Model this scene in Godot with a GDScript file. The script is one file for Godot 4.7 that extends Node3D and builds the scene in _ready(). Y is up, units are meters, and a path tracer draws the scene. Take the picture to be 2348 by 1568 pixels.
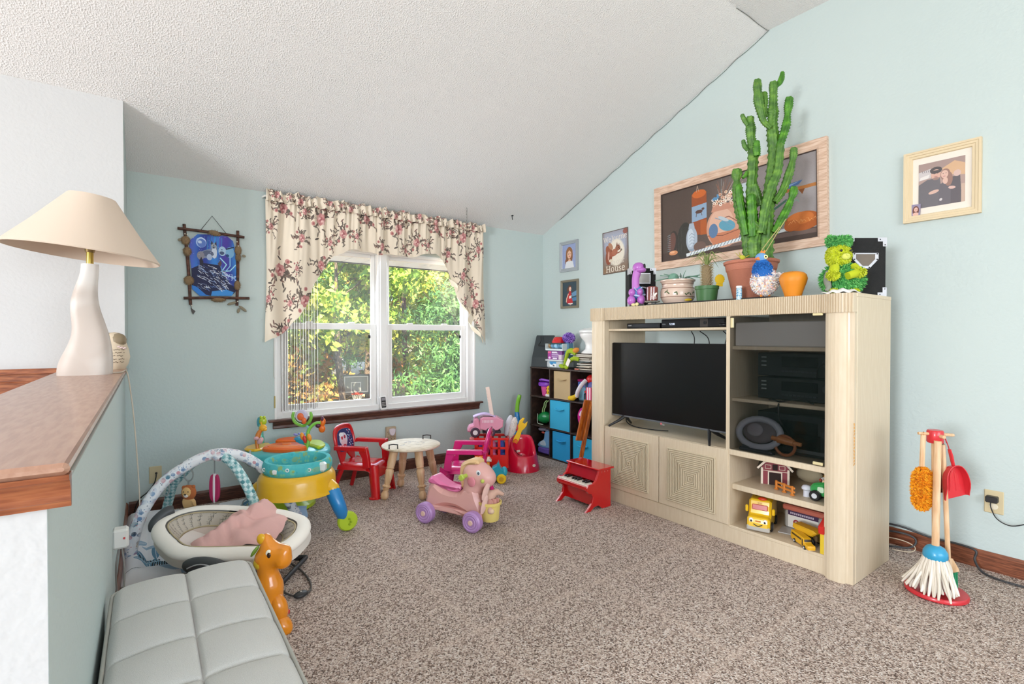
extends Node3D

# ---------------------------------------------------------------- mesh builder
class MB:
	var st := SurfaceTool.new()
	var g := 0
	var T := Transform3D()
	var col := Color(1, 1, 1)
	func _init() -> void:
		st.begin(Mesh.PRIMITIVE_TRIANGLES)
	func sm() -> void:
		g += 1
		st.set_smooth_group(g)
	func fl() -> void:
		st.set_smooth_group(-1)
	func at(p: Vector3, R := Basis()) -> MB:
		T = Transform3D(R, p)
		return self
	func v(p: Vector3, uv := Vector2.ZERO) -> void:
		st.set_color(col)
		st.set_uv(uv)
		st.add_vertex(T * p)
	func tri(a: Vector3, b: Vector3, c: Vector3, ua := Vector2.ZERO, ub := Vector2.ZERO, uc := Vector2.ZERO) -> void:
		v(a, ua); v(c, uc); v(b, ub)
	func quad(a: Vector3, b: Vector3, c: Vector3, d: Vector3, ua := Vector2.ZERO, ub := Vector2.ZERO, uc := Vector2.ZERO, ud := Vector2.ZERO) -> void:
		tri(a, b, c, ua, ub, uc)
		tri(a, c, d, ua, uc, ud)
	func otri(a: Vector3, b: Vector3, c: Vector3, o: Vector3) -> void:
		if (b - a).cross(c - a).dot(o) < 0.0:
			tri(a, c, b)
		else:
			tri(a, b, c)
	func oquad(a: Vector3, b: Vector3, c: Vector3, d: Vector3, o: Vector3) -> void:
		if (b - a).cross(c - a).dot(o) < 0.0:
			quad(a, d, c, b)
		else:
			quad(a, b, c, d)
	# box by centre and size, edges chamfered by b
	func box(c: Vector3, s: Vector3, b := 0.0, R := Basis()) -> MB:
		fl()
		var h := s * 0.5
		b = minf(b, minf(h.x, minf(h.y, h.z)) * 0.95)
		for a in 3:
			var u := (a + 1) % 3
			var w := (a + 2) % 3
			for sg in [1.0, -1.0]:
				var q := []
				for k in [[-1, -1], [1, -1], [1, 1], [-1, 1]]:
					var p := Vector3()
					p[a] = sg * h[a]; p[u] = k[0] * (h[u] - b); p[w] = k[1] * (h[w] - b)
					q.append(p)
				var uvs := []
				for p in q:
					var t := Vector2((p.x / s.x + 0.5) if a != 0 else (p.z / s.z + 0.5), (0.5 - p.y / s.y) if a != 1 else (p.z / s.z + 0.5))
					uvs.append(t)
				if sg > 0:
					quad(c + R * q[0], c + R * q[1], c + R * q[2], c + R * q[3], uvs[0], uvs[1], uvs[2], uvs[3])
				else:
					quad(c + R * q[3], c + R * q[2], c + R * q[1], c + R * q[0], uvs[3], uvs[2], uvs[1], uvs[0])
		if b > 0.0:
			for a in 3:
				var u := (a + 1) % 3
				var w := (a + 2) % 3
				for su in [1.0, -1.0]:
					for sw in [1.0, -1.0]:
						var q := []
						for k in [[-1, 0], [1, 0], [1, 1], [-1, 1]]:
							var p := Vector3()
							p[a] = k[0] * (h[a] - b)
							p[u] = su * (h[u] - (b if k[1] == 1 else 0.0))
							p[w] = sw * (h[w] - (0.0 if k[1] == 1 else b))
							q.append(c + R * p)
						var o := Vector3()
						o[u] = su; o[w] = sw
						oquad(q[0], q[1], q[2], q[3], R * o)
			for k in 8:
				var s3 := Vector3(1 if k & 1 else -1, 1 if k & 2 else -1, 1 if k & 4 else -1)
				var e := h - Vector3(b, b, b)
				otri(c + R * (s3 * Vector3(h.x, e.y, e.z)), c + R * (s3 * Vector3(e.x, h.y, e.z)), c + R * (s3 * Vector3(e.x, e.y, h.z)), R * s3)
		return self
	func span(a: Vector3, b: Vector3, bev := 0.0) -> MB:      # box by two corners
		return box((a + b) * 0.5, (b - a).abs(), bev)
	# rows: array of PackedVector3Array, all of one length
	func grid(rows: Array, closed_u := false, rev := false, uv0 := Vector2(0, 0), uv1 := Vector2(1, 1), smooth := true) -> MB:
		if smooth:
			sm()
		else:
			fl()
		var nv := rows.size()
		for j in nv - 1:
			var r0: PackedVector3Array = rows[j]
			var r1: PackedVector3Array = rows[j + 1]
			var n := r0.size()
			for i in (n if closed_u else n - 1):
				var k := (i + 1) % n
				var d := float(n if closed_u else n - 1)
				var u0 := lerpf(uv0.x, uv1.x, i / d); var u1 := lerpf(uv0.x, uv1.x, (i + 1) / d)
				var v0 := lerpf(uv0.y, uv1.y, j / float(nv - 1)); var v1 := lerpf(uv0.y, uv1.y, (j + 1) / float(nv - 1))
				if rev:
					quad(r0[i], r1[i], r1[k], r0[k], Vector2(u0, v0), Vector2(u0, v1), Vector2(u1, v1), Vector2(u1, v0))
				else:
					quad(r0[i], r0[k], r1[k], r1[i], Vector2(u0, v0), Vector2(u1, v0), Vector2(u1, v1), Vector2(u0, v1))
		return self
	func fan(ring: PackedVector3Array, o: Vector3) -> MB:
		fl()
		var c := Vector3()
		for p in ring: c += p
		c /= ring.size()
		for i in ring.size():
			otri(c, ring[i], ring[(i + 1) % ring.size()], o)
		return self
	# profile of Vector2(radius, height), turned round the y axis at c
	func lathe(prof: Array, n := 24, c := Vector3.ZERO, R := Basis(), sq := Vector2(1, 1)) -> MB:
		var rows := []
		for p in prof:
			var row := PackedVector3Array()
			for i in n:
				var a := TAU * i / n
				row.append(c + R * Vector3(cos(a) * p.x * sq.x, p.y, -sin(a) * p.x * sq.y))
			rows.append(row)
		var k := 0
		while k < rows.size() - 1:
			var e := k + 1
			while e < rows.size() - 1:
				var d0: Vector2 = (prof[e] - prof[e - 1]).normalized()
				var d1: Vector2 = (prof[e + 1] - prof[e]).normalized()
				if d0.dot(d1) < 0.72: break
				e += 1
			grid(rows.slice(k, e + 1), true, false, Vector2(0, 1.0 - k / float(rows.size() - 1)), Vector2(1, 1.0 - e / float(rows.size() - 1)))
			k = e
		return self
	func cyl(a: Vector3, b: Vector3, r0: float, r1 := -1.0, n := 16, bev := 0.0) -> MB:
		if r1 < 0.0: r1 = r0
		var d := (b - a)
		var L := d.length()
		var y := d / L
		var x := y.cross(Vector3(0, 0, 1) if absf(y.z) < 0.9 else Vector3(1, 0, 0)).normalized()
		var R := Basis(x, y, x.cross(y))
		if bev > 0.0:
			return lathe([Vector2(0, 0), Vector2(r0 - bev, 0), Vector2(r0, bev), Vector2(r1, L - bev), Vector2(r1 - bev, L), Vector2(0, L)], n, a, R)
		return lathe([Vector2(0, 0), Vector2(r0, 0), Vector2(r1, L), Vector2(0, L)], n, a, R)
	func tube(pts: Array, r, n := 8, closed := false, sq := 1.0) -> MB:
		var rows := []
		var m := pts.size()
		var up := Vector3.ZERO
		for i in m:
			var t: Vector3
			if closed:
				t = (pts[(i + 1) % m] - pts[(i - 1 + m) % m]).normalized()
			else:
				t = (pts[mini(i + 1, m - 1)] - pts[maxi(i - 1, 0)]).normalized()
			if up == Vector3.ZERO:
				up = Vector3(0, 1, 0) if absf(t.y) < 0.9 else Vector3(1, 0, 0)
			up = (up - t * up.dot(t)).normalized()
			var s := t.cross(up)
			var rr: float = r[i] if r is Array else r
			var row := PackedVector3Array()
			for k in n:
				var a := TAU * k / n
				row.append(pts[i] + (up * cos(a) * sq + s * sin(a)) * rr)
			rows.append(row)
		if closed:
			rows.append(rows[0])
		grid(rows, true, true)
		if not closed:
			fan(rows[0], pts[0] - pts[1])
			fan(rows[m - 1], pts[m - 1] - pts[m - 2])
		return self
	func ell(c: Vector3, r: Vector3, n := 16, R := Basis(), m := 0) -> MB:
		var rows := []
		if m == 0: m = maxi(6, n / 2)
		for j in m + 1:
			var t := PI * j / m - PI / 2
			var row := PackedVector3Array()
			for i in n:
				var a := TAU * i / n
				row.append(c + R * (Vector3(cos(a) * cos(t), sin(t), -sin(a) * cos(t)) * r))
			rows.append(row)
		return grid(rows, true, false, Vector2(0, 1), Vector2(1, 0))
	func _inset(poly: Array, b: float) -> Array:
		var out := []
		var n := poly.size()
		for i in n:
			var p: Vector2 = poly[i]
			var d0: Vector2 = (p - poly[(i - 1 + n) % n]).normalized()
			var d1: Vector2 = (poly[(i + 1) % n] - p).normalized()
			var n0 := Vector2(-d0.y, d0.x); var n1 := Vector2(-d1.y, d1.x)
			var q := (n0 + n1)
			if q.length() < 0.3: q = n0
			q = q.normalized()
			out.append(p + q * (b / maxf(0.45, q.dot(n0))))
		return out
	# outline in local xy (any turn), pulled from z0 to z1, edges chamfered by b
	func extr(poly: Array, z0: float, z1: float, b := 0.0, R := Basis(), c := Vector3.ZERO, smooth := false) -> MB:
		var ar := 0.0
		for i in poly.size():
			ar += poly[i].cross(poly[(i + 1) % poly.size()])
		if ar < 0.0:
			poly = poly.duplicate(); poly.reverse()
		var lo := Vector2(1e9, 1e9); var hi := Vector2(-1e9, -1e9)
		for p in poly:
			lo = lo.min(p); hi = hi.max(p)
		var ins := _inset(poly, b) if b > 0.0 else poly
		var idx := Geometry2D.triangulate_polygon(PackedVector2Array(ins))
		if idx.is_empty(): idx = Geometry2D.triangulate_polygon(PackedVector2Array(poly))
		fl()
		for k in range(0, idx.size(), 3):
			for f in 2:
				var z := z1 if f == 0 else z0
				var o := Vector3(0, 0, 1 if f == 0 else -1)
				var q := []
				var uq := []
				for j in 3:
					var p: Vector2 = ins[idx[k + j]]
					q.append(Vector3(p.x, p.y, z))
					uq.append(Vector2((p.x - lo.x) / (hi.x - lo.x), (hi.y - p.y) / (hi.y - lo.y)))
				if (q[1] - q[0]).cross(q[2] - q[0]).dot(o) < 0:
					tri(c + R * q[0], c + R * q[2], c + R * q[1], uq[0], uq[2], uq[1])
				else:
					tri(c + R * q[0], c + R * q[1], c + R * q[2], uq[0], uq[1], uq[2])
		var rings := [[ins, z0], [poly, z0 + b], [poly, z1 - b], [ins, z1]] if b > 0.0 else [[poly, z0], [poly, z1]]
		for k in rings.size() - 1:
			var rows := []
			for j in 2:
				var row := PackedVector3Array()
				for p in rings[k + j][0]:
					row.append(c + R * Vector3(p.x, p.y, rings[k + j][1]))
				rows.append(row)
			grid(rows, true, false, Vector2(0, 0), Vector2(1, 1), smooth)
		return self
	# a soft sheet: f(u, v) -> Vector3, th thick
	func sheet(f: Callable, nu: int, nv: int, th := 0.0) -> MB:
		var rows := []
		for j in nv + 1:
			var row := PackedVector3Array()
			for i in nu + 1:
				row.append(f.call(i / float(nu), j / float(nv)))
			rows.append(row)
		grid(rows)
		if th > 0.0:
			var back := []
			for j in nv + 1:
				var row := PackedVector3Array()
				for i in nu + 1:
					var du: Vector3 = rows[j][mini(i + 1, nu)] - rows[j][maxi(i - 1, 0)]
					var dv: Vector3 = rows[mini(j + 1, nv)][i] - rows[maxi(j - 1, 0)][i]
					row.append(rows[j][i] - du.cross(dv).normalized() * th)
				back.append(row)
			grid(back, false, true)
			var e0 := PackedVector3Array(); var e1 := PackedVector3Array(); var b0 := PackedVector3Array(); var b1 := PackedVector3Array()
			for j in nv + 1:
				e0.append(rows[j][0]); e1.append(rows[j][nu]); b0.append(back[j][0]); b1.append(back[j][nu])
			grid([rows[0], back[0]], false, true); grid([rows[nv], back[nv]])
			grid([e0, b0]); grid([e1, b1], false, true)
		return self
	# tapered capsules [a, b, ra, rb] joined by a smooth minimum and meshed as surface nets
	func blob(caps: Array, k: float, cell: float, cut := []) -> MB:
		var D := {}
		for c in caps:
			var m: float = maxf(c[2], c[3]) + cell * 2.0 + k * 0.3
			var lo: Vector3 = ((c[0] as Vector3).min(c[1]) - Vector3(m, m, m)) / cell
			var hi: Vector3 = ((c[0] as Vector3).max(c[1]) + Vector3(m, m, m)) / cell
			for x in range(floori(lo.x), ceili(hi.x) + 1):
				for y in range(floori(lo.y), ceili(hi.y) + 1):
					for z in range(floori(lo.z), ceili(hi.z) + 1):
						var key := Vector3i(x, y, z)
						var p := Vector3(key) * cell
						var ab: Vector3 = c[1] - c[0]
						var L := ab.length_squared()
						var t: float = clampf((p - c[0]).dot(ab) / L, 0.0, 1.0) if L > 1e-12 else 0.0
						var d: float = (p - c[0] - ab * t).length() - lerpf(c[2], c[3], t)
						if D.has(key):
							var o: float = D[key]
							var h := maxf(k - absf(o - d), 0.0) / k
							D[key] = minf(o, d) - h * h * k * 0.25
						else:
							D[key] = d
		var V := {}
		var cs := [Vector3i(0, 0, 0), Vector3i(1, 0, 0), Vector3i(0, 1, 0), Vector3i(1, 1, 0), Vector3i(0, 0, 1), Vector3i(1, 0, 1), Vector3i(0, 1, 1), Vector3i(1, 1, 1)]
		var es := [[0, 1], [2, 3], [4, 5], [6, 7], [0, 2], [1, 3], [4, 6], [5, 7], [0, 4], [1, 5], [2, 6], [3, 7]]
		for key in D:
			var ok := true
			var neg := 0
			var dd := []
			for o in cs:
				var q = D.get(key + o)
				if q == null:
					ok = false
					break
				dd.append(q)
				if q < 0.0: neg += 1
			if not ok or neg == 0 or neg == 8: continue
			var s := Vector3()
			var n := 0
			for e in es:
				if (dd[e[0]] < 0.0) != (dd[e[1]] < 0.0):
					var t: float = dd[e[0]] / (dd[e[0]] - dd[e[1]])
					s += Vector3(cs[e[0]]).lerp(Vector3(cs[e[1]]), t)
					n += 1
			V[key] = (Vector3(key) + s / n) * cell
		sm()
		for key in D:
			for a in 3:
				var step := Vector3i(); step[a] = 1
				var o = D.get(key + step)
				if o == null or (D[key] < 0.0) == (o < 0.0): continue
				var u := Vector3i(); u[(a + 1) % 3] = 1
				var w := Vector3i(); w[(a + 2) % 3] = 1
				var q := [V.get(key - u - w), V.get(key - w), V.get(key), V.get(key - u)]
				if q.has(null): continue
				if D[key] < 0.0:
					quad(q[0], q[1], q[2], q[3])
				else:
					quad(q[3], q[2], q[1], q[0])
		return self
	func mesh() -> ArrayMesh:
		st.index()
		st.generate_normals()
		return st.commit()

# ---------------------------------------------------------------- picture painter
class PT:
	var im: Image
	var w: int
	var h: int
	func _init(ww: int, hh: int, c: Color) -> void:
		w = ww; h = hh
		im = Image.create(w, h, false, Image.FORMAT_RGB8)
		im.fill(c)
	func dot(x: int, y: int, c: Color, a := 1.0) -> void:
		if x >= 0 and y >= 0 and x < w and y < h:
			im.set_pixel(x, y, c if a >= 1.0 else im.get_pixel(x, y).lerp(c, a))
	func ell(cx: float, cy: float, rx: float, ry: float, c, rot := 0.0, a := 1.0, soft := 0.0) -> PT:
		if c is String: c = Color(c)
		var R := maxf(rx, ry) + 1
		var co := cos(rot); var si := sin(rot)
		for y in range(floori(cy - R), ceili(cy + R) + 1):
			for x in range(floori(cx - R), ceili(cx + R) + 1):
				var dx := x - cx; var dy := y - cy
				var u := (dx * co + dy * si) / rx; var v := (-dx * si + dy * co) / ry
				var q := u * u + v * v
				if q <= 1.0:
					dot(x, y, c, a if soft <= 0.0 else a * clampf((1.0 - q) / soft, 0, 1))
		return self
	func wrap_ell(cx: float, cy: float, rx: float, ry: float, c, rot := 0.0) -> void:
		for ox in [-w, 0, w]:
			for oy in [-h, 0, h]:
				var R := maxf(rx, ry)
				if cx + ox + R > 0 and cx + ox - R < w and cy + oy + R > 0 and cy + oy - R < h:
					ell(cx + ox, cy + oy, rx, ry, c, rot)
	func rect(x0: float, y0: float, x1: float, y1: float, c, a := 1.0) -> PT:
		if c is String: c = Color(c)
		for y in range(int(y0), int(y1)):
			for x in range(int(x0), int(x1)):
				dot(x, y, c, a)
		return self
	func poly(p: Array, c, a := 1.0) -> PT:
		if c is String: c = Color(c)
		var pv := PackedVector2Array()
		var lo := Vector2(1e9, 1e9); var hi := -lo
		for k in range(0, p.size(), 2):
			var q := Vector2(p[k], p[k + 1])
			pv.append(q); lo = lo.min(q); hi = hi.max(q)
		for y in range(floori(lo.y), ceili(hi.y) + 1):
			for x in range(floori(lo.x), ceili(hi.x) + 1):
				if Geometry2D.is_point_in_polygon(Vector2(x + 0.5, y + 0.5), pv):
					dot(x, y, c, a)
		return self
	func line(p: Array, wd: float, c, a := 1.0) -> PT:
		if c is String: c = Color(c)
		for k in range(0, p.size() - 2, 2):
			var A := Vector2(p[k], p[k + 1]); var B := Vector2(p[k + 2], p[k + 3])
			var lo := A.min(B) - Vector2(wd, wd); var hi := A.max(B) + Vector2(wd, wd)
			for y in range(floori(lo.y), ceili(hi.y) + 1):
				for x in range(floori(lo.x), ceili(hi.x) + 1):
					var P := Vector2(x, y)
					if P.distance_to(Geometry2D.get_closest_point_to_segment(P, A, B)) <= wd * 0.5:
						dot(x, y, c, a)
		return self
	func grad(top: Color, bot: Color) -> PT:
		for y in h:
			var c := top.lerp(bot, y / float(h))
			for x in w: im.set_pixel(x, y, c)
		return self
	func speck(amp: float, sd: int) -> PT:
		var r := RandomNumberGenerator.new()
		r.seed = sd
		for y in h:
			for x in w:
				var c := im.get_pixel(x, y)
				var d := r.randf_range(-amp, amp)
				im.set_pixel(x, y, Color(c.r + d, c.g + d, c.b + d))
		return self
	func tex() -> ImageTexture:
		return ImageTexture.create_from_image(im)

# ---------------------------------------------------------------- materials and objects
var mats := {}
var used := {}
var rng := RandomNumberGenerator.new()

func mt(hex: String, rough := 0.6, o := {}) -> StandardMaterial3D:
	var key := hex + str(rough) + str(o)
	if mats.has(key): return mats[key]
	var m := StandardMaterial3D.new()
	m.albedo_color = Color(hex)
	m.roughness = rough
	m.cull_mode = BaseMaterial3D.CULL_DISABLED
	m.metallic_specular = 0.5
	for k in o:
		var x = o[k]
		match k:
			"metal": m.metallic = x
			"coat":
				m.clearcoat_enabled = true; m.clearcoat = x; m.clearcoat_roughness = 0.1
			"tex": m.albedo_texture = x
			"tri":
				m.uv1_triplanar = true; m.uv1_scale = x
			"world": m.uv1_world_triplanar = x
			"scale": m.uv1_scale = x
			"nrm":
				m.normal_enabled = true; m.normal_texture = x
			"nsc": m.normal_scale = x
			"alpha":
				m.transparency = BaseMaterial3D.TRANSPARENCY_ALPHA; m.albedo_color.a = x
			"refr":
				m.refraction_enabled = true; m.refraction_scale = x; m.transparency = BaseMaterial3D.TRANSPARENCY_ALPHA; m.albedo_color.a = 0.1
			"emit":
				m.emission_enabled = true; m.emission = Color(hex); m.emission_energy_multiplier = x
			"back":
				m.backlight_enabled = true; m.backlight = Color(x)
			"rim":
				m.rim_enabled = true; m.rim = x; m.rim_tint = 0.5
			"vc": m.vertex_color_use_as_albedo = x
			"spec": m.metallic_specular = x
			"height":
				m.heightmap_enabled = true; m.heightmap_texture = x
			"hsc": m.heightmap_scale = x
	mats[key] = m
	return m

func noise_tex(cols: Array, sd: int, freq := 0.02, kind := 0, size := 512, oct := 4) -> NoiseTexture2D:
	var n := FastNoiseLite.new()
	n.seed = sd; n.frequency = freq; n.fractal_octaves = oct
	n.noise_type = FastNoiseLite.TYPE_SIMPLEX_SMOOTH if kind == 0 else FastNoiseLite.TYPE_CELLULAR
	if kind >= 1:
		n.cellular_return_type = FastNoiseLite.RETURN_CELL_VALUE if kind == 1 else FastNoiseLite.RETURN_DISTANCE
		n.fractal_type = FastNoiseLite.FRACTAL_NONE
		n.cellular_jitter = 1.0
	var t := NoiseTexture2D.new()
	t.width = size; t.height = size; t.seamless = true; t.noise = n
	if cols.size():
		var gr := Gradient.new()
		gr.offsets = PackedFloat32Array(cols.map(func(c): return c[0]))
		gr.colors = PackedColorArray(cols.map(func(c): return Color(c[1])))
		t.color_ramp = gr
	return t

func norm_tex(sd: int, freq := 0.05, kind := 0, size := 512, strength := 6.0, oct := 3) -> NoiseTexture2D:
	var t := noise_tex([], sd, freq, kind, size, oct)
	t.as_normal_map = true
	t.bump_strength = strength
	return t

func numbered(n: String) -> String:
	var k: int = used.get(n, 0)
	used[n] = k + 1
	return n if k == 0 else "%s_%03d" % [n, k]

func tag(o: Node3D, label: String, cat: String, group := "") -> Node3D:
	o.set_meta("label", label)
	o.set_meta("category", cat)
	if group: o.set_meta("group", group)
	return o

# a thing made of parts: a node at its base
func thing(called: String, label: String, cat: String, at := Vector3.ZERO, yaw := 0.0, group := "") -> Node3D:
	var o := Node3D.new()
	o.name = numbered(called)
	add_child(o)
	o.position = at
	o.rotation_degrees.y = yaw
	return tag(o, label, cat, group)

# one mesh: a part of a thing, or (parent = null) a thing of its own
func part(parent: Node3D, called: String, b: MB, m: Material, label := "") -> MeshInstance3D:
	var o := MeshInstance3D.new()
	o.mesh = b.mesh()
	o.material_override = m
	if parent == null:
		o.name = numbered(called)
		add_child(o)
	else:
		o.name = called
		parent.add_child(o, true)
	if label: o.set_meta("label", label)
	return o

func solo(called: String, b: MB, m: Material, label: String, cat: String, group := "") -> MeshInstance3D:
	var o := part(null, called, b, m)
	tag(o, label, cat, group)
	return o

func struct(called: String, b: MB, m: Material, label: String, cat := "wall") -> MeshInstance3D:
	var o := part(null, called, b, m)
	tag(o, label, cat)
	o.set_meta("kind", "structure")
	return o

func copy(o: Node3D, label: String, at: Vector3, yaw := 0.0) -> Node3D:
	var base := String(o.name)
	if base.length() > 4 and base[base.length() - 4] == "_" and base.right(3).is_valid_int(): base = base.left(-4)
	var c: Node3D = o.duplicate()
	c.name = numbered(base)
	add_child(c)
	c.position = at
	c.rotation_degrees.y = yaw
	c.set_meta("label", label)
	return c

func text(parent: Node3D, called: String, s: String, hgt: float, m: Material, at: Vector3, R := Basis(), font := "Droid Sans", depth := 0.001, bold := false) -> MeshInstance3D:
	var tm := TextMesh.new()
	var f := SystemFont.new()
	f.font_names = PackedStringArray([font])
	if bold: f.font_weight = 700
	tm.font = f
	tm.text = s
	tm.font_size = 32
	tm.pixel_size = hgt / 24.0
	tm.depth = depth
	var o := MeshInstance3D.new()
	o.mesh = tm
	o.material_override = m
	o.name = called
	parent.add_child(o, true)
	o.transform = Transform3D(R, at)
	return o

func V(x: float, y: float, z: float) -> Vector3:
	return Vector3(x, y, z)

func spline(p: Array, n := 6, closed := false) -> Array:
	var out := []
	var m := p.size()
	for i in (m if closed else m - 1):
		var a: Vector3 = p[(i - 1 + m) % m] if closed or i > 0 else p[0] * 2.0 - p[1]
		var b: Vector3 = p[i]
		var c: Vector3 = p[(i + 1) % m]
		var d: Vector3 = p[(i + 2) % m] if closed or i < m - 2 else p[m - 1] * 2.0 - p[m - 2]
		for k in n:
			out.append(b.cubic_interpolate(c, a, d, k / float(n)))
	if not closed: out.append(p[m - 1])
	return out

func sp2(p: Array, n := 5, closed := true) -> Array:          # smooth outline from [x, y, x, y ...]
	var q := []
	for k in range(0, p.size(), 2): q.append(Vector3(p[k], p[k + 1], 0))
	return spline(q, n, closed).map(func(a): return Vector2(a.x, a.y))

func pl(p: Array) -> Array:                                  # outline from [x, y, x, y ...]
	var q := []
	for k in range(0, p.size(), 2): q.append(Vector2(p[k], p[k + 1]))
	return q

func rrect(w: float, h: float, r: float, n := 4, c := Vector2.ZERO) -> Array:
	var q := []
	for k in 4:
		var o := Vector2((w / 2 - r) * (1 if k == 0 or k == 3 else -1), (h / 2 - r) * (1 if k < 2 else -1))
		for i in n + 1:
			var a := PI / 2 * (k + i / float(n))
			q.append(c + o + Vector2(cos(a), sin(a)) * r)
	return q

func oval(rx: float, ry: float, n := 24, c := Vector2.ZERO) -> Array:
	var q := []
	for i in n: q.append(c + Vector2(cos(TAU * i / n) * rx, sin(TAU * i / n) * ry))
	return q

func RX(d: float) -> Basis: return Basis(Vector3.RIGHT, deg_to_rad(d))
func RY(d: float) -> Basis: return Basis(Vector3.UP, deg_to_rad(d))
func RZ(d: float) -> Basis: return Basis(Vector3.BACK, deg_to_rad(d))

# spikes on an ellipsoid or along a list of points, for plush, mops and needles
func spikes(b: MB, c: Vector3, r: Vector3, n: int, ln: float, wd: float, sd: int, droop := 0.0, cols := []) -> void:
	var q := RandomNumberGenerator.new()
	q.seed = sd
	b.fl()
	for i in n:
		var y := 1.0 - 2.0 * (i + 0.5) / n
		var a := i * 2.399963 + q.randf() * 0.6
		var d := Vector3(cos(a) * sqrt(1 - y * y), y, sin(a) * sqrt(1 - y * y))
		var p := c + d * r * 0.96
		var o := (d / r).normalized()
		var tip := p + (o + V(q.randf_range(-0.5, 0.5), q.randf_range(-0.5, 0.5) - droop, q.randf_range(-0.5, 0.5))).normalized() * ln * q.randf_range(0.7, 1.2)
		var s := o.cross(V(q.randf() - 0.5, q.randf() - 0.5, q.randf() - 0.5)).normalized() * wd
		var t := o.cross(s).normalized() * wd
		if cols.size(): b.col = Color(cols[q.randi() % cols.size()]).srgb_to_linear()
		var m := (p + tip) * 0.5 + o * ln * 0.1
		b.tri(p - s - t * 0.5, p + s - t * 0.5, tip)
		b.tri(p + s - t * 0.5, p + t, tip)
		b.tri(p + t, p - s - t * 0.5, tip)
	b.col = Color.WHITE

const R_X := 3.70
const B_Z := -4.45
var M := {}

func _ready() -> void:
	rng.seed = 7
	# ---- camera
	var cam := Camera3D.new()
	cam.name = "camera"
	add_child(cam)
	cam.fov = rad_to_deg(2.0 * atan(784.0 / 1146.0))
	cam.position = V(0, 1.27, 0)
	cam.rotation_degrees = V(-0.6, -36.2, 0)
	cam.near = 0.05
	cam.far = 300
	cam.current = true
	# ---- sky
	var sm := ProceduralSkyMaterial.new()
	sm.sky_top_color = Color(0.55, 0.72, 0.95)
	sm.sky_horizon_color = Color(0.93, 0.96, 0.98)
	sm.sky_curve = 0.2
	sm.ground_bottom_color = Color(0.35, 0.33, 0.28)
	sm.ground_horizon_color = Color(0.75, 0.76, 0.72)
	sm.sky_energy_multiplier = 1.7
	var sky := Sky.new()
	sky.sky_material = sm
	var env := Environment.new()
	env.background_mode = Environment.BG_SKY
	env.sky = sky
	env.tonemap_mode = Environment.TONE_MAPPER_LINEAR
	env.tonemap_exposure = 1.0
	env.sdfgi_enabled = true
	env.ssao_enabled = true
	env.ssil_enabled = true
	var we := WorldEnvironment.new()
	we.name = "world_environment"
	we.environment = env
	add_child(we)
	# ---- sun, behind the house, on the woods
	var sun := DirectionalLight3D.new()
	sun.name = "sun"
	add_child(sun)
	sun.rotation_degrees = V(-52, -25, 0)
	sun.light_energy = 6.8
	sun.light_color = Color(1.0, 0.93, 0.78)
	sun.light_angular_distance = 0.6
	sun.shadow_enabled = true
	# ---- daylight through window and foyer; the light behind is an added fill
	area("window_daylight_foyer", V(-6.42, 1.75, 0.4), V(1, 0.0, -0.25), Vector2(1.7, 1.6), 46.0, Color(0.97, 0.985, 1.0))
	area("added_fill_behind", V(0.6, 1.75, 3.55), V(0.35, 0.05, -1), Vector2(3.4, 1.7), 11.5, Color(0.97, 0.985, 1.0))  # unseen fill light added behind the camera to brighten the walls
	area("window_daylight_front", V(1.81, 1.35, -4.62), V(0, -0.25, 1), Vector2(1.8, 1.35), 3.2, Color(0.93, 0.97, 1.0))
	make_materials()
	room()
	outside()
	furniture()

func area(called: String, at: Vector3, dir: Vector3, size: Vector2, e: float, c: Color) -> void:
	var l := AreaLight3D.new()
	l.name = called
	add_child(l)
	l.look_at_from_position(at, at + dir, Vector3.UP)
	l.area_size = size
	l.light_energy = e
	l.light_color = c
	l.area_range = 14.0
	l.area_attenuation = 2.0
	l.shadow_enabled = true

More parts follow.
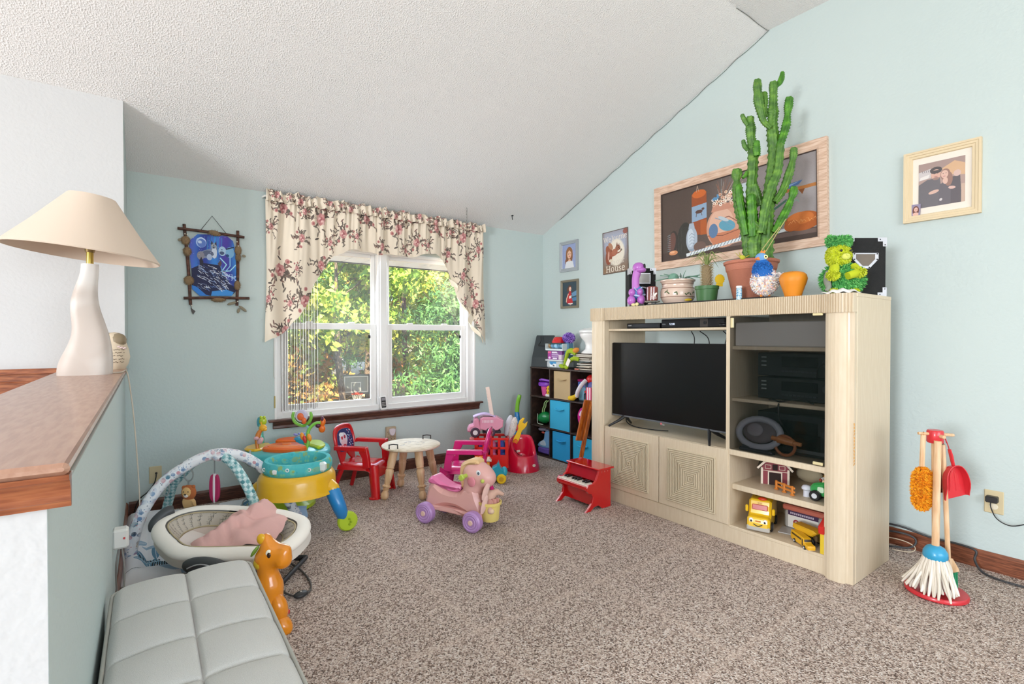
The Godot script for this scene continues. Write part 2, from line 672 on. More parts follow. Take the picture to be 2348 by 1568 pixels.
func make_materials() -> void:
	var popn := norm_tex(11, 0.09, 2, 512, 6.0)
	M.ceil = mt("efeeed", 0.95, {"tri": V(2.7, 2.7, 2.7), "nrm": popn, "nsc": 0.85, "world": true})
	var wn := norm_tex(5, 0.05, 0, 256, 2.0)
	M.teal = mt("c3d0ce", 0.75, {"tri": V(3, 3, 3), "nrm": wn, "nsc": 0.35, "world": true})
	M.white_wall = mt("cbcbcb", 0.8, {"tri": V(3, 3, 3), "nrm": wn, "nsc": 0.35, "world": true})
	var ct := noise_tex([[0.0, "6f625b"], [0.25, "b3a59d"], [0.5, "d8ccc5"], [0.75, "efe7e1"], [1.0, "ffffff"]], 3, 0.13, 1, 1024)
	var cn := norm_tex(3, 0.13, 2, 1024, 10.0)
	M.carpet = mt("f0e3d9", 1.0, {"tex": ct, "nrm": cn, "nsc": 1.0, "tri": V(1.35, 1.35, 1.35), "world": true, "spec": 0.1, "rim": 0.15})
	var wd := noise_tex([[0.2, "7a3f24"], [0.5, "965432"], [0.8, "aa6740"]], 8, 0.012, 0, 512)
	var dk := noise_tex([[0.2, "43261c"], [0.5, "593427"], [0.8, "6d4333"]], 9, 0.012, 0, 512)
	M.ledge = mt("d3c0b4", 0.36, {"tex": noise_tex([[0.2, "c9a692"], [0.5, "d4b3a0"], [0.8, "dbbdab"]], 8, 0.012, 0, 512), "tri": V(9, 9, 1.2), "coat": 0.3})
	M.wood_end = mt("ffffff", 0.35, {"tex": wd, "tri": V(1.5, 12, 12), "coat": 0.4})
	M.trim = mt("ffffff", 0.4, {"tex": dk, "tri": V(1.5, 14, 14), "coat": 0.3})
	M.trim_z = mt("ffffff", 0.4, {"tex": noise_tex([[0.2, "63341f"], [0.5, "7c452b"], [0.8, "94573a"]], 9, 0.012, 0, 512), "tri": V(14, 14, 1.5), "coat": 0.3})
	M.vinyl = mt("efeeec", 0.35)
	M.pane = mt("ffffff", 0.02, {"alpha": 0.04})
	M.black = mt("17181a", 0.45)
	M.chrome = mt("d8d8d8", 0.25, {"metal": 1.0})
	M.brass = mt("c9b05a", 0.35, {"metal": 0.8})

func ceil_y(z: float) -> float:
	return minf(3.52, 2.44 + (z - B_Z) * (1.08 / 2.58))

func room() -> void:
	# floor and ceiling
	var b := MB.new()
	b.span(V(-6.7, -0.2, -4.6), V(3.9, 0.0, 3.8))
	struct("floor", b, M.carpet, "speckled brown and beige looped carpet over the whole room", "floor")
	b = MB.new()
	b.extr(pl([-4.62, 2.369, -1.87, 3.52, 3.8, 3.52, 3.8, 3.7, -1.91, 3.7, -4.62, 2.56]), -3.9, 6.7, 0.0, RY(-90))
	var ce := struct("ceiling", b, M.ceil, "white popcorn textured ceiling sloping up from the window wall", "ceiling")
	b = MB.new()
	var cr := [V(3.69, 3.515, -1.87), V(3.56, 3.516, -1.872), V(3.42, 3.517, -1.866), V(3.27, 3.518, -1.871)]
	b.tube(cr, 0.0022, 4)
	var c2 := []
	for k in 28:
		var z := -1.86 - k * 0.085
		c2.append(V(3.694, ceil_y(z) - 0.004 - 0.012 * absf(sin(k * 2.1)) * (1.0 if k < 20 else 0.3), z))
	b.tube(c2, 0.0022, 4)
	part(ce, "crack", b, mt("6f716c", 0.9))
	# window wall with its opening
	b = MB.new()
	b.span(V(-0.25, 0, -4.60), V(0.86, 2.5, B_Z))
	b.span(V(2.765, 0, -4.60), V(3.9, 2.5, B_Z))
	b.span(V(0.86, 0, -4.60), V(2.765, 0.555, B_Z))
	b.span(V(0.86, 2.06, -4.60), V(2.765, 2.5, B_Z))
	struct("wall_back", b, M.teal, "pale teal wall around the double window")
	b = MB.new()
	b.span(V(R_X, 0, -4.6), V(3.9, 3.7, 3.8))
	struct("wall_right", b, M.teal, "pale teal wall behind the entertainment unit and pictures")
	# behind the camera, with an opening added for light; foyer with its window
	b = MB.new()
	b.span(V(-6.7, 0, 3.6), V(-0.55, 3.7, 3.8)); b.span(V(2.95, 0, 3.6), V(3.9, 3.7, 3.8))
	b.span(V(-0.55, 0, 3.6), V(2.95, 0.85, 3.8)); b.span(V(-0.55, 2.65, 3.6), V(2.95, 3.7, 3.8))
	struct("wall_front", b, M.teal, "pale teal wall behind the viewer with a wide opening added to let light in")
	b = MB.new()
	b.span(V(-6.7, 0, -0.5), V(-6.48, 0.9, 1.3)); b.span(V(-6.7, 2.6, -0.5), V(-6.48, 3.7, 1.3))
	b.span(V(-6.7, 0, -4.6), V(-6.48, 3.7, -0.5)); b.span(V(-6.7, 0, 1.3), V(-6.48, 3.7, 3.8))
	struct("wall_left", b, M.white_wall, "white foyer wall with a window opening")
	# white wall beyond the half wall, and the nook side
	b = MB.new()
	b.extr(pl([-6.6, 0, -0.128, 0, -0.128, 1.07, -0.105, 1.07, -0.105, 2.75, -6.6, 2.75]), -3.95, -3.84)
	struct("wall_foyer", b, M.white_wall, "white foyer wall rising behind the table lamp")
	b = MB.new()
	b.span(V(-0.25, 0, -4.5), V(-0.122, 1.06, -3.843)); b.span(V(-0.25, 1.06, -4.5), V(-0.104, 2.9, -3.843))
	struct("wall_nook", b, M.teal, "narrow teal return wall beside the window wall")
	# half wall: teal on the room side, white on its end
	b = MB.new()
	b.span(V(-0.132, 0, -3.84), V(-0.122, 1.03, -1.0205))
	struct("wall_half", b, M.teal, "teal half wall below the wooden ledge")
	b = MB.new()
	b.span(V(-0.36, 0, -3.84), V(-0.1224, 1.03, -1.019))
	struct("wall_half_end", b, M.white_wall, "white end of the half wall at the stair")
	# ledge with bullnose and cove moulding
	b = MB.new()
	b.extr(pl([-0.39, 1.064, -0.39, 1.078, -0.386, 1.082, -0.1, 1.082, -0.095, 1.079, -0.093, 1.073, -0.095, 1.067, -0.1, 1.064]), -3.838, -0.99, 0.006)
	var le := struct("trim_2", b, M.ledge, "worn reddish wooden ledge cap on the half wall", "ledge")
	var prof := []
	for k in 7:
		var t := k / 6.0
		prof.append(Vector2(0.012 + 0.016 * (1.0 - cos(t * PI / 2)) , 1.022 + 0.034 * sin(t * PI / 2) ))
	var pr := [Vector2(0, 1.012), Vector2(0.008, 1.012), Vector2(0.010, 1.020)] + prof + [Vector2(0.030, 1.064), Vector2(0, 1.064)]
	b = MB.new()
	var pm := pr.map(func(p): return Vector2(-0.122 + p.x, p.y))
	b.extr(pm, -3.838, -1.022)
	part(le, "moulding", b, mt("a9ada8", 0.5))  # shade of the long side is put into the grey of this wood
	b = MB.new()
	b.extr(pr.map(func(p): return Vector2(-(-1.02 + p.x), p.y)), -0.37, -0.094, 0.0, RY(90))
	part(le, "end_moulding", b, M.wood_end, "polished orange brown moulding on the ledge end")
	b = MB.new()
	b.span(V(-3.6, 0.93, -3.842), V(-0.35, 1.075, -3.82), 0.004)
	b.span(V(-3.6, 1.06, -3.842), V(-0.35, 1.092, -3.80), 0.006)
	b.span(V(-3.6, 1.012, -3.842), V(-0.35, 1.022, -3.812), 0.003)
	struct("trim_3", b, M.wood_end, "orange brown wooden rail along the foyer wall", "trim")
	# baseboards
	b = MB.new()
	b.extr(pl([B_Z - 0.01, 0, B_Z + 0.014, 0, B_Z + 0.014, 0.085, B_Z + 0.006, 0.1, B_Z - 0.01, 0.1]), -3.7, 0.105, 0.0, RY(-90))
	struct("baseboard_back", b, M.trim, "dark brown wooden baseboard below the window", "baseboard")
	b = MB.new()
	b.extr(pl([3.71, 0, 3.686, 0, 3.686, 0.085, 3.694, 0.1, 3.71, 0.1]), -4.436, 3.6)
	struct("baseboard_right", b, M.trim_z, "reddish brown wooden baseboard along the right wall", "baseboard")
	b = MB.new()
	b.extr(pl([-0.14, 0, -0.108, 0, -0.108, 0.085, -0.116, 0.1, -0.14, 0.1]), -4.436, -1.05)
	struct("baseboard_left", b, M.trim_z, "brown wooden baseboard at the foot of the half wall", "baseboard")
	window()

func window() -> void:
	var w := thing("window_1", "white double window with four panes over the wooden sill", "window", V(0, 0, 0))
	w.set_meta("kind", "structure")
	var b := MB.new()
	# outer frame and centre mullion
	for s in [[0.855, 0.91], [2.70, 2.768]]:
		b.span(V(s[0], 0.60, -4.57), V(s[1], 2.06, -4.475), 0.004)
	b.span(V(0.855, 2.035, -4.57), V(2.768, 2.08, -4.475), 0.004)
	b.span(V(0.855, 0.585, -4.57), V(2.768, 0.64, -4.48), 0.004)
	part(w, "frame", b, M.vinyl)
	b = MB.new()
	b.span(V(1.735, 0.60, -4.57), V(1.835, 2.06, -4.472), 0.006)
	b.span(V(1.752, 0.60, -4.49), V(1.818, 2.06, -4.462), 0.006)
	part(w, "mullion", b, M.vinyl)
	for side in [[0.91, 1.735], [1.835, 2.70]]:
		for up in [true, false]:
			var x0: float = side[0]; var x1: float = side[1]
			var y0 := 1.355 if up else 0.635
			var y1 := 2.045 if up else 1.39
			var z0 := -4.545 if up else -4.515
			var e := 0.04 if up else 0.055
			b = MB.new()
			b.span(V(x0, y0, z0 - 0.025), V(x0 + e, y1, z0), 0.005)
			b.span(V(x1 - e, y0, z0 - 0.025), V(x1, y1, z0), 0.005)
			b.span(V(x0 + e - 0.002, y0, z0 - 0.025), V(x1 - e + 0.002, y0 + (0.035 if up else 0.06), z0), 0.005)
			b.span(V(x0 + e - 0.002, y1 - (0.045 if up else 0.055), z0 - 0.025), V(x1 - e + 0.002, y1, z0), 0.005)
			var s := part(w, "sash", b, M.vinyl)
			b = MB.new()
			b.span(V(x0 + e - 0.01, y0 + 0.03, z0 - 0.016), V(x1 - e + 0.01, y1 - 0.04, z0 - 0.012))
			part(s, "pane", b, M.pane)
			if not up:
				b = MB.new()
				for q in [0.28, 0.72]:
					b.box(V(lerpf(x0, x1, q), y1 + 0.006, z0 - 0.012), V(0.06, 0.014, 0.02), 0.004)
				part(s, "lock", b, M.vinyl)
				b = MB.new()
				b.box(V(x1 - e - 0.012, y1 - 0.12, z0 - 0.004), V(0.022, 0.03, 0.006), 0.002)
				part(s, "tilt_clip", b, M.black)
	b = MB.new()
	b.span(V(0.85, 0.30, -4.6), V(2.775, 0.596, -4.475)); b.span(V(0.86, 0.555, -4.48), V(2.768, 0.592, -4.445), 0.003)
	part(w, "inner_sill", b, M.vinyl)
	b = MB.new()
	for s in [[0.845, 0.862], [2.762, 2.779]]:
		b.span(V(s[0], 0.59, -4.6), V(s[1], 2.07, -4.446), 0.002)
	part(w, "jamb", b, M.vinyl)
	# wooden stool and apron
	b = MB.new()
	b.extr(pl([-4.46, 0.575, -4.405, 0.575, -4.40, 0.58, -4.40, 0.59, -4.405, 0.594, -4.46, 0.594]), -2.85, -0.795, 0.003, RY(-90))
	var t := struct("trim_1", b, M.trim, "dark reddish wooden window stool with apron moulding", "window sill")
	b = MB.new()
	b.extr(pl([-4.46, 0.515, -4.432, 0.515, -4.428, 0.522, -4.43, 0.54, -4.422, 0.556, -4.412, 0.576, -4.46, 0.576]), -2.82, -0.83, 0.002, RY(-90))
	part(t, "apron", b, M.trim)

func leaf_cluster(n: int, r: float, ln: float, wd: float, sd: int) -> ArrayMesh:
	var q := RandomNumberGenerator.new()
	q.seed = sd
	var b := MB.new()
	b.fl()
	for i in n:
		var p := V(q.randf_range(-1, 1), q.randf_range(-1, 1), q.randf_range(-1, 1)) * r
		var R := Basis.from_euler(V(q.randf() * TAU, q.randf() * TAU, q.randf() * TAU))
		var g := q.randf_range(0.75, 1.1)
		b.col = Color(g, g, g)
		b.quad(p + R * V(0, -wd, 0), p + R * V(ln * 0.5, 0, wd * 0.3), p + R * V(0, wd, 0), p + R * V(-ln * 0.5, 0, wd * 0.3))
	return b.mesh()

func outside() -> void:
	# roof overhang of the house above the window
	var th := thing("roof_overhang", "grey vinyl soffit of the roof overhang above the window outside", "roof", V(0, 0, 0))
	var soff := mt("c3ccd8", 0.6)
	for k in 22:
		var b := MB.new()
		var x := -0.6 + k * 0.2
		b.span(V(x + 0.004, 2.03, -5.1), V(x + 0.196, 2.06, -4.62), 0.003)
		part(th, "soffit_panel", b, soff)
	var b2 := MB.new()
	b2.span(V(-0.7, 2.02, -5.13), V(3.9, 2.2, -5.10), 0.003)
	part(th, "fascia", b2, mt("3b3f44", 0.6))
	b2 = MB.new()
	b2.span(V(-0.7, 2.065, -5.1), V(3.9, 2.2, -4.62))
	part(th, "roof_board", b2, mt("55585c", 0.8))
	# woodland floor
	var b := MB.new()
	b.sheet(func(u, v): return V(lerpf(-40, 70, u), -3.3 + 0.5 * sin(u * 23.0) * sin(v * 17.0) + v * 3.2, lerpf(-5.5, -95, v)), 60, 60)
	struct("ground_outside", b, mt("ffffff", 1.0, {"tex": noise_tex([[0.2, "8a6a50"], [0.45, "b89878"], [0.6, "d8bfa4"], [0.8, "8f9a62"]], 21, 0.03, 0, 512), "tri": V(0.35, 0.35, 0.35), "world": true}), "leaf litter on the wood floor below the window", "ground")
	# trees
	var bark := mt("ffffff", 0.95, {"tex": noise_tex([[0.2, "40352d"], [0.5, "66584e"], [0.8, "96897d"]], 31, 0.03, 0, 256), "tri": V(3, 0.8, 3)})
	var lm := [leaf_cluster(7, 0.30, 0.26, 0.075, 1), leaf_cluster(9, 0.26, 0.20, 0.03, 2)]
	var cols := [["86a83c", "a9c24a", "6f9838", "c3cf5e"], ["4d7d3c", "5c9150", "3f6e3a", "6fa05c"], ["9cb84a", "bfc85a", "7fa544", "d3cf68"], ["b08a4a", "8f8a48", "7a8f46", "a9763c"]]
	var q := RandomNumberGenerator.new()
	q.seed = 77
	var spots := []
	# [azimuth from straight out, distance, height, crown radius, lowest leaf, colour set, leaf kind]
	for s in [[7, 15, 4.5, 2.0, 0.0, 1, 1], [17.5, 19, 9, 2.6, 4.6, 0, 0], [28.5, 18, 6.5, 2.4, 0.2, 1, 1], [31, 16, 6.0, 2.2, 0.3, 1, 1], [29, 14, 3.2, 1.6, 0.0, 1, 1], [10, 22, 8, 2.8, 2.2, 0, 0], [14, 25, 10, 3.0, 3.0, 1, 1], [20, 29, 12, 3.2, 3.0, 0, 0], [24.5, 23, 10, 2.9, 3.4, 2, 0], [28, 25, 12, 3.0, 3.0, 0, 0], [33, 23, 11, 3.0, 2.0, 2, 0], [37, 19, 9, 3.0, 0.5, 1, 1], [6, 20, 9, 3.0, 0.8, 0, 0], [13, 19, 3.4, 1.7, 0.2, 3, 0], [18, 31, 8, 2.8, 0.2, 3, 0], [16, 35, 14, 3.8, 2.5, 0, 0], [21, 39, 17, 4.2, 2, 2, 0], [26, 36, 16, 4.2, 2, 0, 0], [30, 39, 17, 4.4, 1, 2, 0], [11, 36, 15, 4.2, 1, 0, 0], [35, 36, 16, 4.4, 1, 0, 0], [23, 46, 19, 5, 1, 0, 0], [28, 48, 20, 5.2, 1, 2, 0], [18, 48, 18, 5.2, 1, 2, 0], [13, 48, 18, 5.2, 1, 0, 0], [33, 48, 20, 5.2, 1, 0, 0], [8, 44, 18, 5.2, 1, 0, 0], [40, 42, 18, 5.2, 1, 2, 0], [2, 30, 14, 4.2, 1, 2, 0], [43, 26, 12, 4, 1, 0, 0], [-4, 34, 16, 5, 1, 0, 0]]:
		var a := deg_to_rad(s[0])
		spots.append([V(sin(a) * s[1], -3.3, -cos(a) * s[1])] + s.slice(2))
	var words := ["yellow green leafy tree", "dark green feathery evergreen", "sunlit lime green tree", "low russet brown bush"]
	var places := ["close below the window", "in the nearer row of the wood", "in the middle of the wood", "at the back of the wood"]
	var order := ["leftmost", "second from the left", "third from the left", "fourth from the left", "fifth from the left", "sixth from the left", "seventh from the left", "eighth from the left", "ninth from the left", "tenth from the left", "rightmost but one", "rightmost"]
	var seen_in := {}
	spots.sort_custom(func(a, c): return a[0].x / -a[0].z < c[0].x / -c[0].z)
	for s in spots:
		var p: Vector3 = s[0]
		var dist := p.length()
		p.y = -3.3 + clampf((-p.z - 5.5) / 89.5, 0, 1) * 3.2 - 0.4
		var hgt: float = s[1]
		var place: String = places[0 if dist < 17.5 else (1 if dist < 27 else (2 if dist < 42 else 3))]
		var key: String = words[s[4]] + " " + place
		var nth: int = seen_in.get(key, 0)
		seen_in[key] = nth + 1
		var tr := thing("tree", "%s %s, %s" % [words[s[4]], place, order[nth]], "tree", p, 0.0, "trees outside the window")
		b = MB.new()
		var lean := V(q.randf_range(-0.05, 0.05), 1, q.randf_range(-0.03, 0.03)) * hgt
		var tp := []
		for k in 6: tp.append(lean * (k / 5.0) + V(q.randf_range(-0.08, 0.08), 0, q.randf_range(-0.08, 0.08)))
		b.tube(tp, [0.17, 0.15, 0.13, 0.10, 0.06, 0.02].map(func(r): return r * (0.5 + hgt / 22.0)), 7)
		for k in 6:
			var h0 := lerpf(0.4, 0.9, k / 6.0)
			var an := q.randf() * TAU
			b.tube([lean * h0, lean * h0 + V(cos(an), 0.7, sin(an)) * s[2] * 0.25, lean * h0 + V(cos(an), 0.8, sin(an)) * s[2] * 0.45], [0.04, 0.022, 0.008], 5)
		part(tr, "trunk", b, bark)
		var mm := MultiMesh.new()
		mm.transform_format = MultiMesh.TRANSFORM_3D
		mm.use_colors = true
		mm.mesh = lm[s[5]]
		var cnt := int(520 + s[2] * 240)
		mm.instance_count = cnt
		var cs: Array = cols[s[4]]
		# leaves hang in boughs
		var boughs := []
		for k in 26:
			var h := lerpf(s[3], hgt + 0.4, pow(q.randf(), 0.9))
			var f: float = (h - s[3]) / maxf(hgt - s[3], 0.1)
			var rr: float = s[2] * (sqrt(maxf(0.05, 1.0 - pow(f * 1.6 - 0.6, 2))) if s[5] == 0 else (1.05 - f))
			var an := q.randf() * TAU
			var rad := rr * sqrt(q.randf_range(0.15, 1.0))
			boughs.append([V(cos(an) * rad, h, sin(an) * rad), q.randf_range(0.5, 1.0) * (0.55 + s[2] * 0.16)])
		for i in cnt:
			var bo: Array = boughs[q.randi() % boughs.size()]
			var d: Vector3 = V(q.randfn(), q.randfn() * 0.5, q.randfn()) * bo[1] * 0.6
			if s[5] == 1: d.y -= d.length() * 0.25
			var sc := q.randf_range(0.7, 1.25) * (1.0 if dist < 30 else 1.45)
			mm.set_instance_transform(i, Transform3D(Basis.from_euler(V(q.randf() * TAU, q.randf() * TAU, q.randf() * TAU)).scaled(V(sc, sc, sc)), bo[0] + d))
			var c := Color(cs[q.randi() % cs.size()]).srgb_to_linear()
			mm.set_instance_color(i, c)
		var mi := MultiMeshInstance3D.new()
		mi.multimesh = mm
		mi.material_override = mt("ffffff", 0.7, {"vc": true, "back": "6a7a20"})
		mi.name = "foliage"
		mi.set_meta("kind", "stuff")
		tr.add_child(mi)
	# basketball hoop on its post
	var hp := thing("basketball_hoop", "basketball hoop with clear backboard among the trees outside", "basketball hoop", V(7.35, -3.25, -21.5), -12)
	var fr := mt("4f5a66", 0.5)
	var wl := mt("f2f6fa", 0.5)
	var y0 := 2.05
	b = MB.new()
	b.box(V(0, y0 + 0.39, 0), V(1.16, 0.82, 0.03), 0.01)
	part(hp, "backboard", b, mt("9aa0a4", 0.3))
	b = MB.new()
	for f in [[-0.58, y0 - 0.03, 0.06, 0.84], [0.52, y0 - 0.03, 0.06, 0.84]]:
		b.span(V(f[0], f[1], -0.03), V(f[0] + f[2], f[1] + f[3], 0.02))
	b.span(V(-0.58, y0 - 0.03, -0.03), V(0.58, y0 + 0.04, 0.02)); b.span(V(-0.58, y0 + 0.77, -0.03), V(0.58, y0 + 0.83, 0.02))
	part(hp, "rim_frame", b, fr)
	b = MB.new()
	for r in [[-0.5, 0.06, 0.5, 0.76, 0.035], [-0.22, 0.06, 0.2, 0.50, 0.03]]:
		b.span(V(r[0], y0 + r[1], 0.016), V(r[0] + r[4], y0 + r[3], 0.026)); b.span(V(r[2] - r[4], y0 + r[1], 0.016), V(r[2], y0 + r[3], 0.026))
		b.span(V(r[0], y0 + r[1], 0.016), V(r[2], y0 + r[1] + r[4], 0.026)); b.span(V(r[0], y0 + r[3] - r[4], 0.016), V(r[2], y0 + r[3], 0.026))
	part(hp, "white_lines", b, wl)
	b = MB.new()
	var ring := []
	for k in 20: ring.append(V(cos(TAU * k / 20) * 0.23, y0 + 0.02, 0.3 + sin(TAU * k / 20) * 0.23))
	b.tube(ring, 0.016, 6, true)
	b.box(V(0, y0 + 0.01, 0.05), V(0.2, 0.08, 0.08), 0.01)
	part(hp, "hoop", b, mt("d2473a", 0.5))
	b = MB.new()
	for k in 12:
		for s in [1, -1]:
			var a0: float = TAU * k / 12; var a1: float = TAU * (k + s) / 12
			b.tube([V(cos(a0) * 0.23, y0 + 0.02, 0.3 + sin(a0) * 0.23), V(cos(a1) * 0.12, y0 - 0.38, 0.3 + sin(a1) * 0.12)], 0.007, 4)
	part(hp, "net", b, mt("eef0f0", 0.8))
	b = MB.new()
	b.tube([V(0, -0.5, -0.5), V(0, 1.5, -0.5), V(0, y0 + 0.2, -0.05)], 0.05, 8)
	for s in [-0.2, 0.2]: b.tube([V(s, y0 + 0.8, -0.04), V(s, y0 + 0.1, -0.05), V(0, 1.4, -0.5)], 0.025, 6)
	part(hp, "post", b, mt("23272c", 0.5))
func ring_of_boxes(b: MB, c: Vector3, w: float, h: float, t: float, d: float) -> void:
	var e = t * 0.25
	b.box(c + V(0, h / 2 - t / 2, 0), V(w, t, d), e); b.box(c + V(0, -h / 2 + t / 2, 0), V(w, t, d), e)
	b.box(c + V(-w / 2 + t / 2, 0, 0), V(t, h - t * 1.9, d), e); b.box(c + V(w / 2 - t / 2, 0, 0), V(t, h - t * 1.9, d), e)

func cabinet() -> void:
	var grain = noise_tex([[0.2, "e6dbc8"], [0.5, "e9dfcd"], [0.8, "ece3d3"]], 41, 0.012, 0, 512)
	var cm = mt("e9e0d2", 0.5, {"tex": grain, "tri": V(10, 0.9, 10), "coat": 0.15})
	M.cream = cm
	var cd = mt("d2c3a6", 0.55)
	var t = thing("entertainment_unit", "large cream entertainment unit with fluted cornice, carved doors and dark glass door", "entertainment unit", V(2.90, 0, -1.945), -90)
	var b = MB.new()
	b.span(V(-0.80, 0, -0.48), V(0.80, 0.104, -0.004), 0.003)
	part(t, "plinth", b, cm)
	# columns, bowed outwards, with fluted capitals
	for s in [-1, 1]:
		b = MB.new()
		var o = [Vector2(s * 0.926, 0.05), Vector2(s * 0.926, 0.0), Vector2(s * 0.905, -0.002)]
		for k in 9:
			var a = PI * k / 8.0
			o.append(Vector2(s * (0.848 + 0.05 * cos(a)), -0.004 - 0.026 * sin(a)))
		o += [Vector2(s * 0.79, 0.0), Vector2(s * 0.79, 0.05)]
		b.extr(o, 0.0, 1.398, 0.002, RX(-90))
		var col = part(t, "column", b, cm)
		b = MB.new()
		var cp = []
		for k in 45:
			var f = k / 44.0
			var x = lerpf(0.926, 0.785, f)
			cp.append(Vector2(s * x, -0.012 - 0.024 * sin(PI * f) - (0.008 if k % 4 < 2 else 0.0)))
		cp += [Vector2(s * 0.785, 0.03), Vector2(s * 0.926, 0.03)]
		b.extr(cp, 1.395, 1.494, 0.0, RX(-90))
		part(col, "capital", b, cm)
		if s == 1:
			b = MB.new()
			for k in 13: b.box(V(0.9265, 0.62 + k * 0.017, -0.002), V(0.0012, 0.013, 0.012), 0, RZ(k * 37 % 30 - 15))
			part(col, "scuff", b, mt("d9a35c", 0.7), "orange scuffed edge")
	b = MB.new()
	b.span(V(0.912, 0, -0.50), V(0.928, 1.478, -0.03), 0.002)
	part(t, "side_panel", b, cm)
	b = MB.new()
	b.span(V(-0.928, 0, -0.50), V(-0.912, 1.478, -0.03), 0.002)
	part(t, "side_panel", b, cm)
	b = MB.new()
	b.span(V(-0.928, 1.474, -0.50), V(0.930, 1.496, -0.02), 0.003)
	part(t, "top_board", b, cm)
	b = MB.new()
	var co = []
	var n = 127
	for k in n * 4:
		var x = lerpf(-0.784, 0.784, k / float(n * 4 - 1))
		co.append(Vector2(x, 0.0 - (0.009 if k % 4 == 1 or k % 4 == 2 else 0.0)))
	co += [Vector2(0.784, 0.03), Vector2(-0.784, 0.03)]
	b.extr(co, 1.398, 1.495, 0.0, RX(-90))
	part(t, "cornice", b, cm)
	b = MB.new()
	b.span(V(0.228, 0.10, -0.48), V(0.254, 1.40, -0.002), 0.002)
	part(t, "divider", b, cm)
	b = MB.new()
	b.span(V(-0.815, 0.10, -0.50), V(-0.796, 1.474, -0.01), 0.001)
	part(t, "inner_side", b, cm)
	b = MB.new()
	b.span(V(0.794, 0.10, -0.50), V(0.81, 1.474, -0.01), 0.001)
	part(t, "inner_side", b, cm)
	b = MB.new()
	b.span(V(0.25, 0.10, -0.50), V(0.80, 1.474, -0.485)); b.span(V(-0.80, 0.10, -0.50), V(0.25, 0.56, -0.485))
	part(t, "back_panel", b, cm)
	for s in [[-0.80, 0.228, 1.314, 1.331, -0.47, -0.05], [-0.80, 0.254, 0.552, 0.573, -0.50, -0.012], [0.25, 0.80, 0.543, 0.577, -0.49, 0.0], [0.25, 0.80, 0.872, 0.892, -0.49, -0.03], [0.25, 0.80, 1.19, 1.212, -0.49, -0.03], [0.254, 0.80, 0.326, 0.36, -0.49, -0.03], [0.25, 0.80, 0.09, 0.108, -0.49, -0.002]]:
		b = MB.new()
		b.span(V(s[0], s[2], s[4]), V(s[1], s[3], s[5]), 0.003)
		part(t, "shelf", b, cm)
	for d in [[-0.785, -0.273, -0.536], [-0.268, 0.247, -0.016]]:
		b = MB.new()
		b.span(V(d[0], 0.106, -0.016), V(d[1], 0.571, 0.004), 0.003)
		var dr = part(t, "door", b, cm)
		b = MB.new()
		for k in 14:
			var w = 0.362 - k * 0.0255
			ring_of_boxes(b, V(d[2], 0.328, 0.008), w, w, 0.0080, 0.010)
		part(dr, "carved_square", b, cd, "concentric carved squares")
	b = MB.new()
	b.span(V(0.258, 0.582, 0.0), V(0.792, 1.392, 0.005))
	var gl = part(t, "glass_door", b, mt("0c1512", 0.04, {"alpha": 0.36, "spec": 0.2}))
	for hg in [[0.272, 1.355, 0.02, 0.06], [0.755, 1.39, 0.05, 0.014], [0.76, 0.592, 0.05, 0.016]]:
		b = MB.new()
		b.box(V(hg[0], hg[1], 0.004), V(hg[2], hg[3], 0.015), 0.003)
		part(gl, "hinge", b, mt("e8d9a8", 0.35, {"metal": 0.3}))
	cabinet_things()

# a point in the cabinet's own frame, as a place in the room
func cab(x: float, y: float, z: float) -> Vector3:
	return V(2.90 - z, y, -1.945 + x)

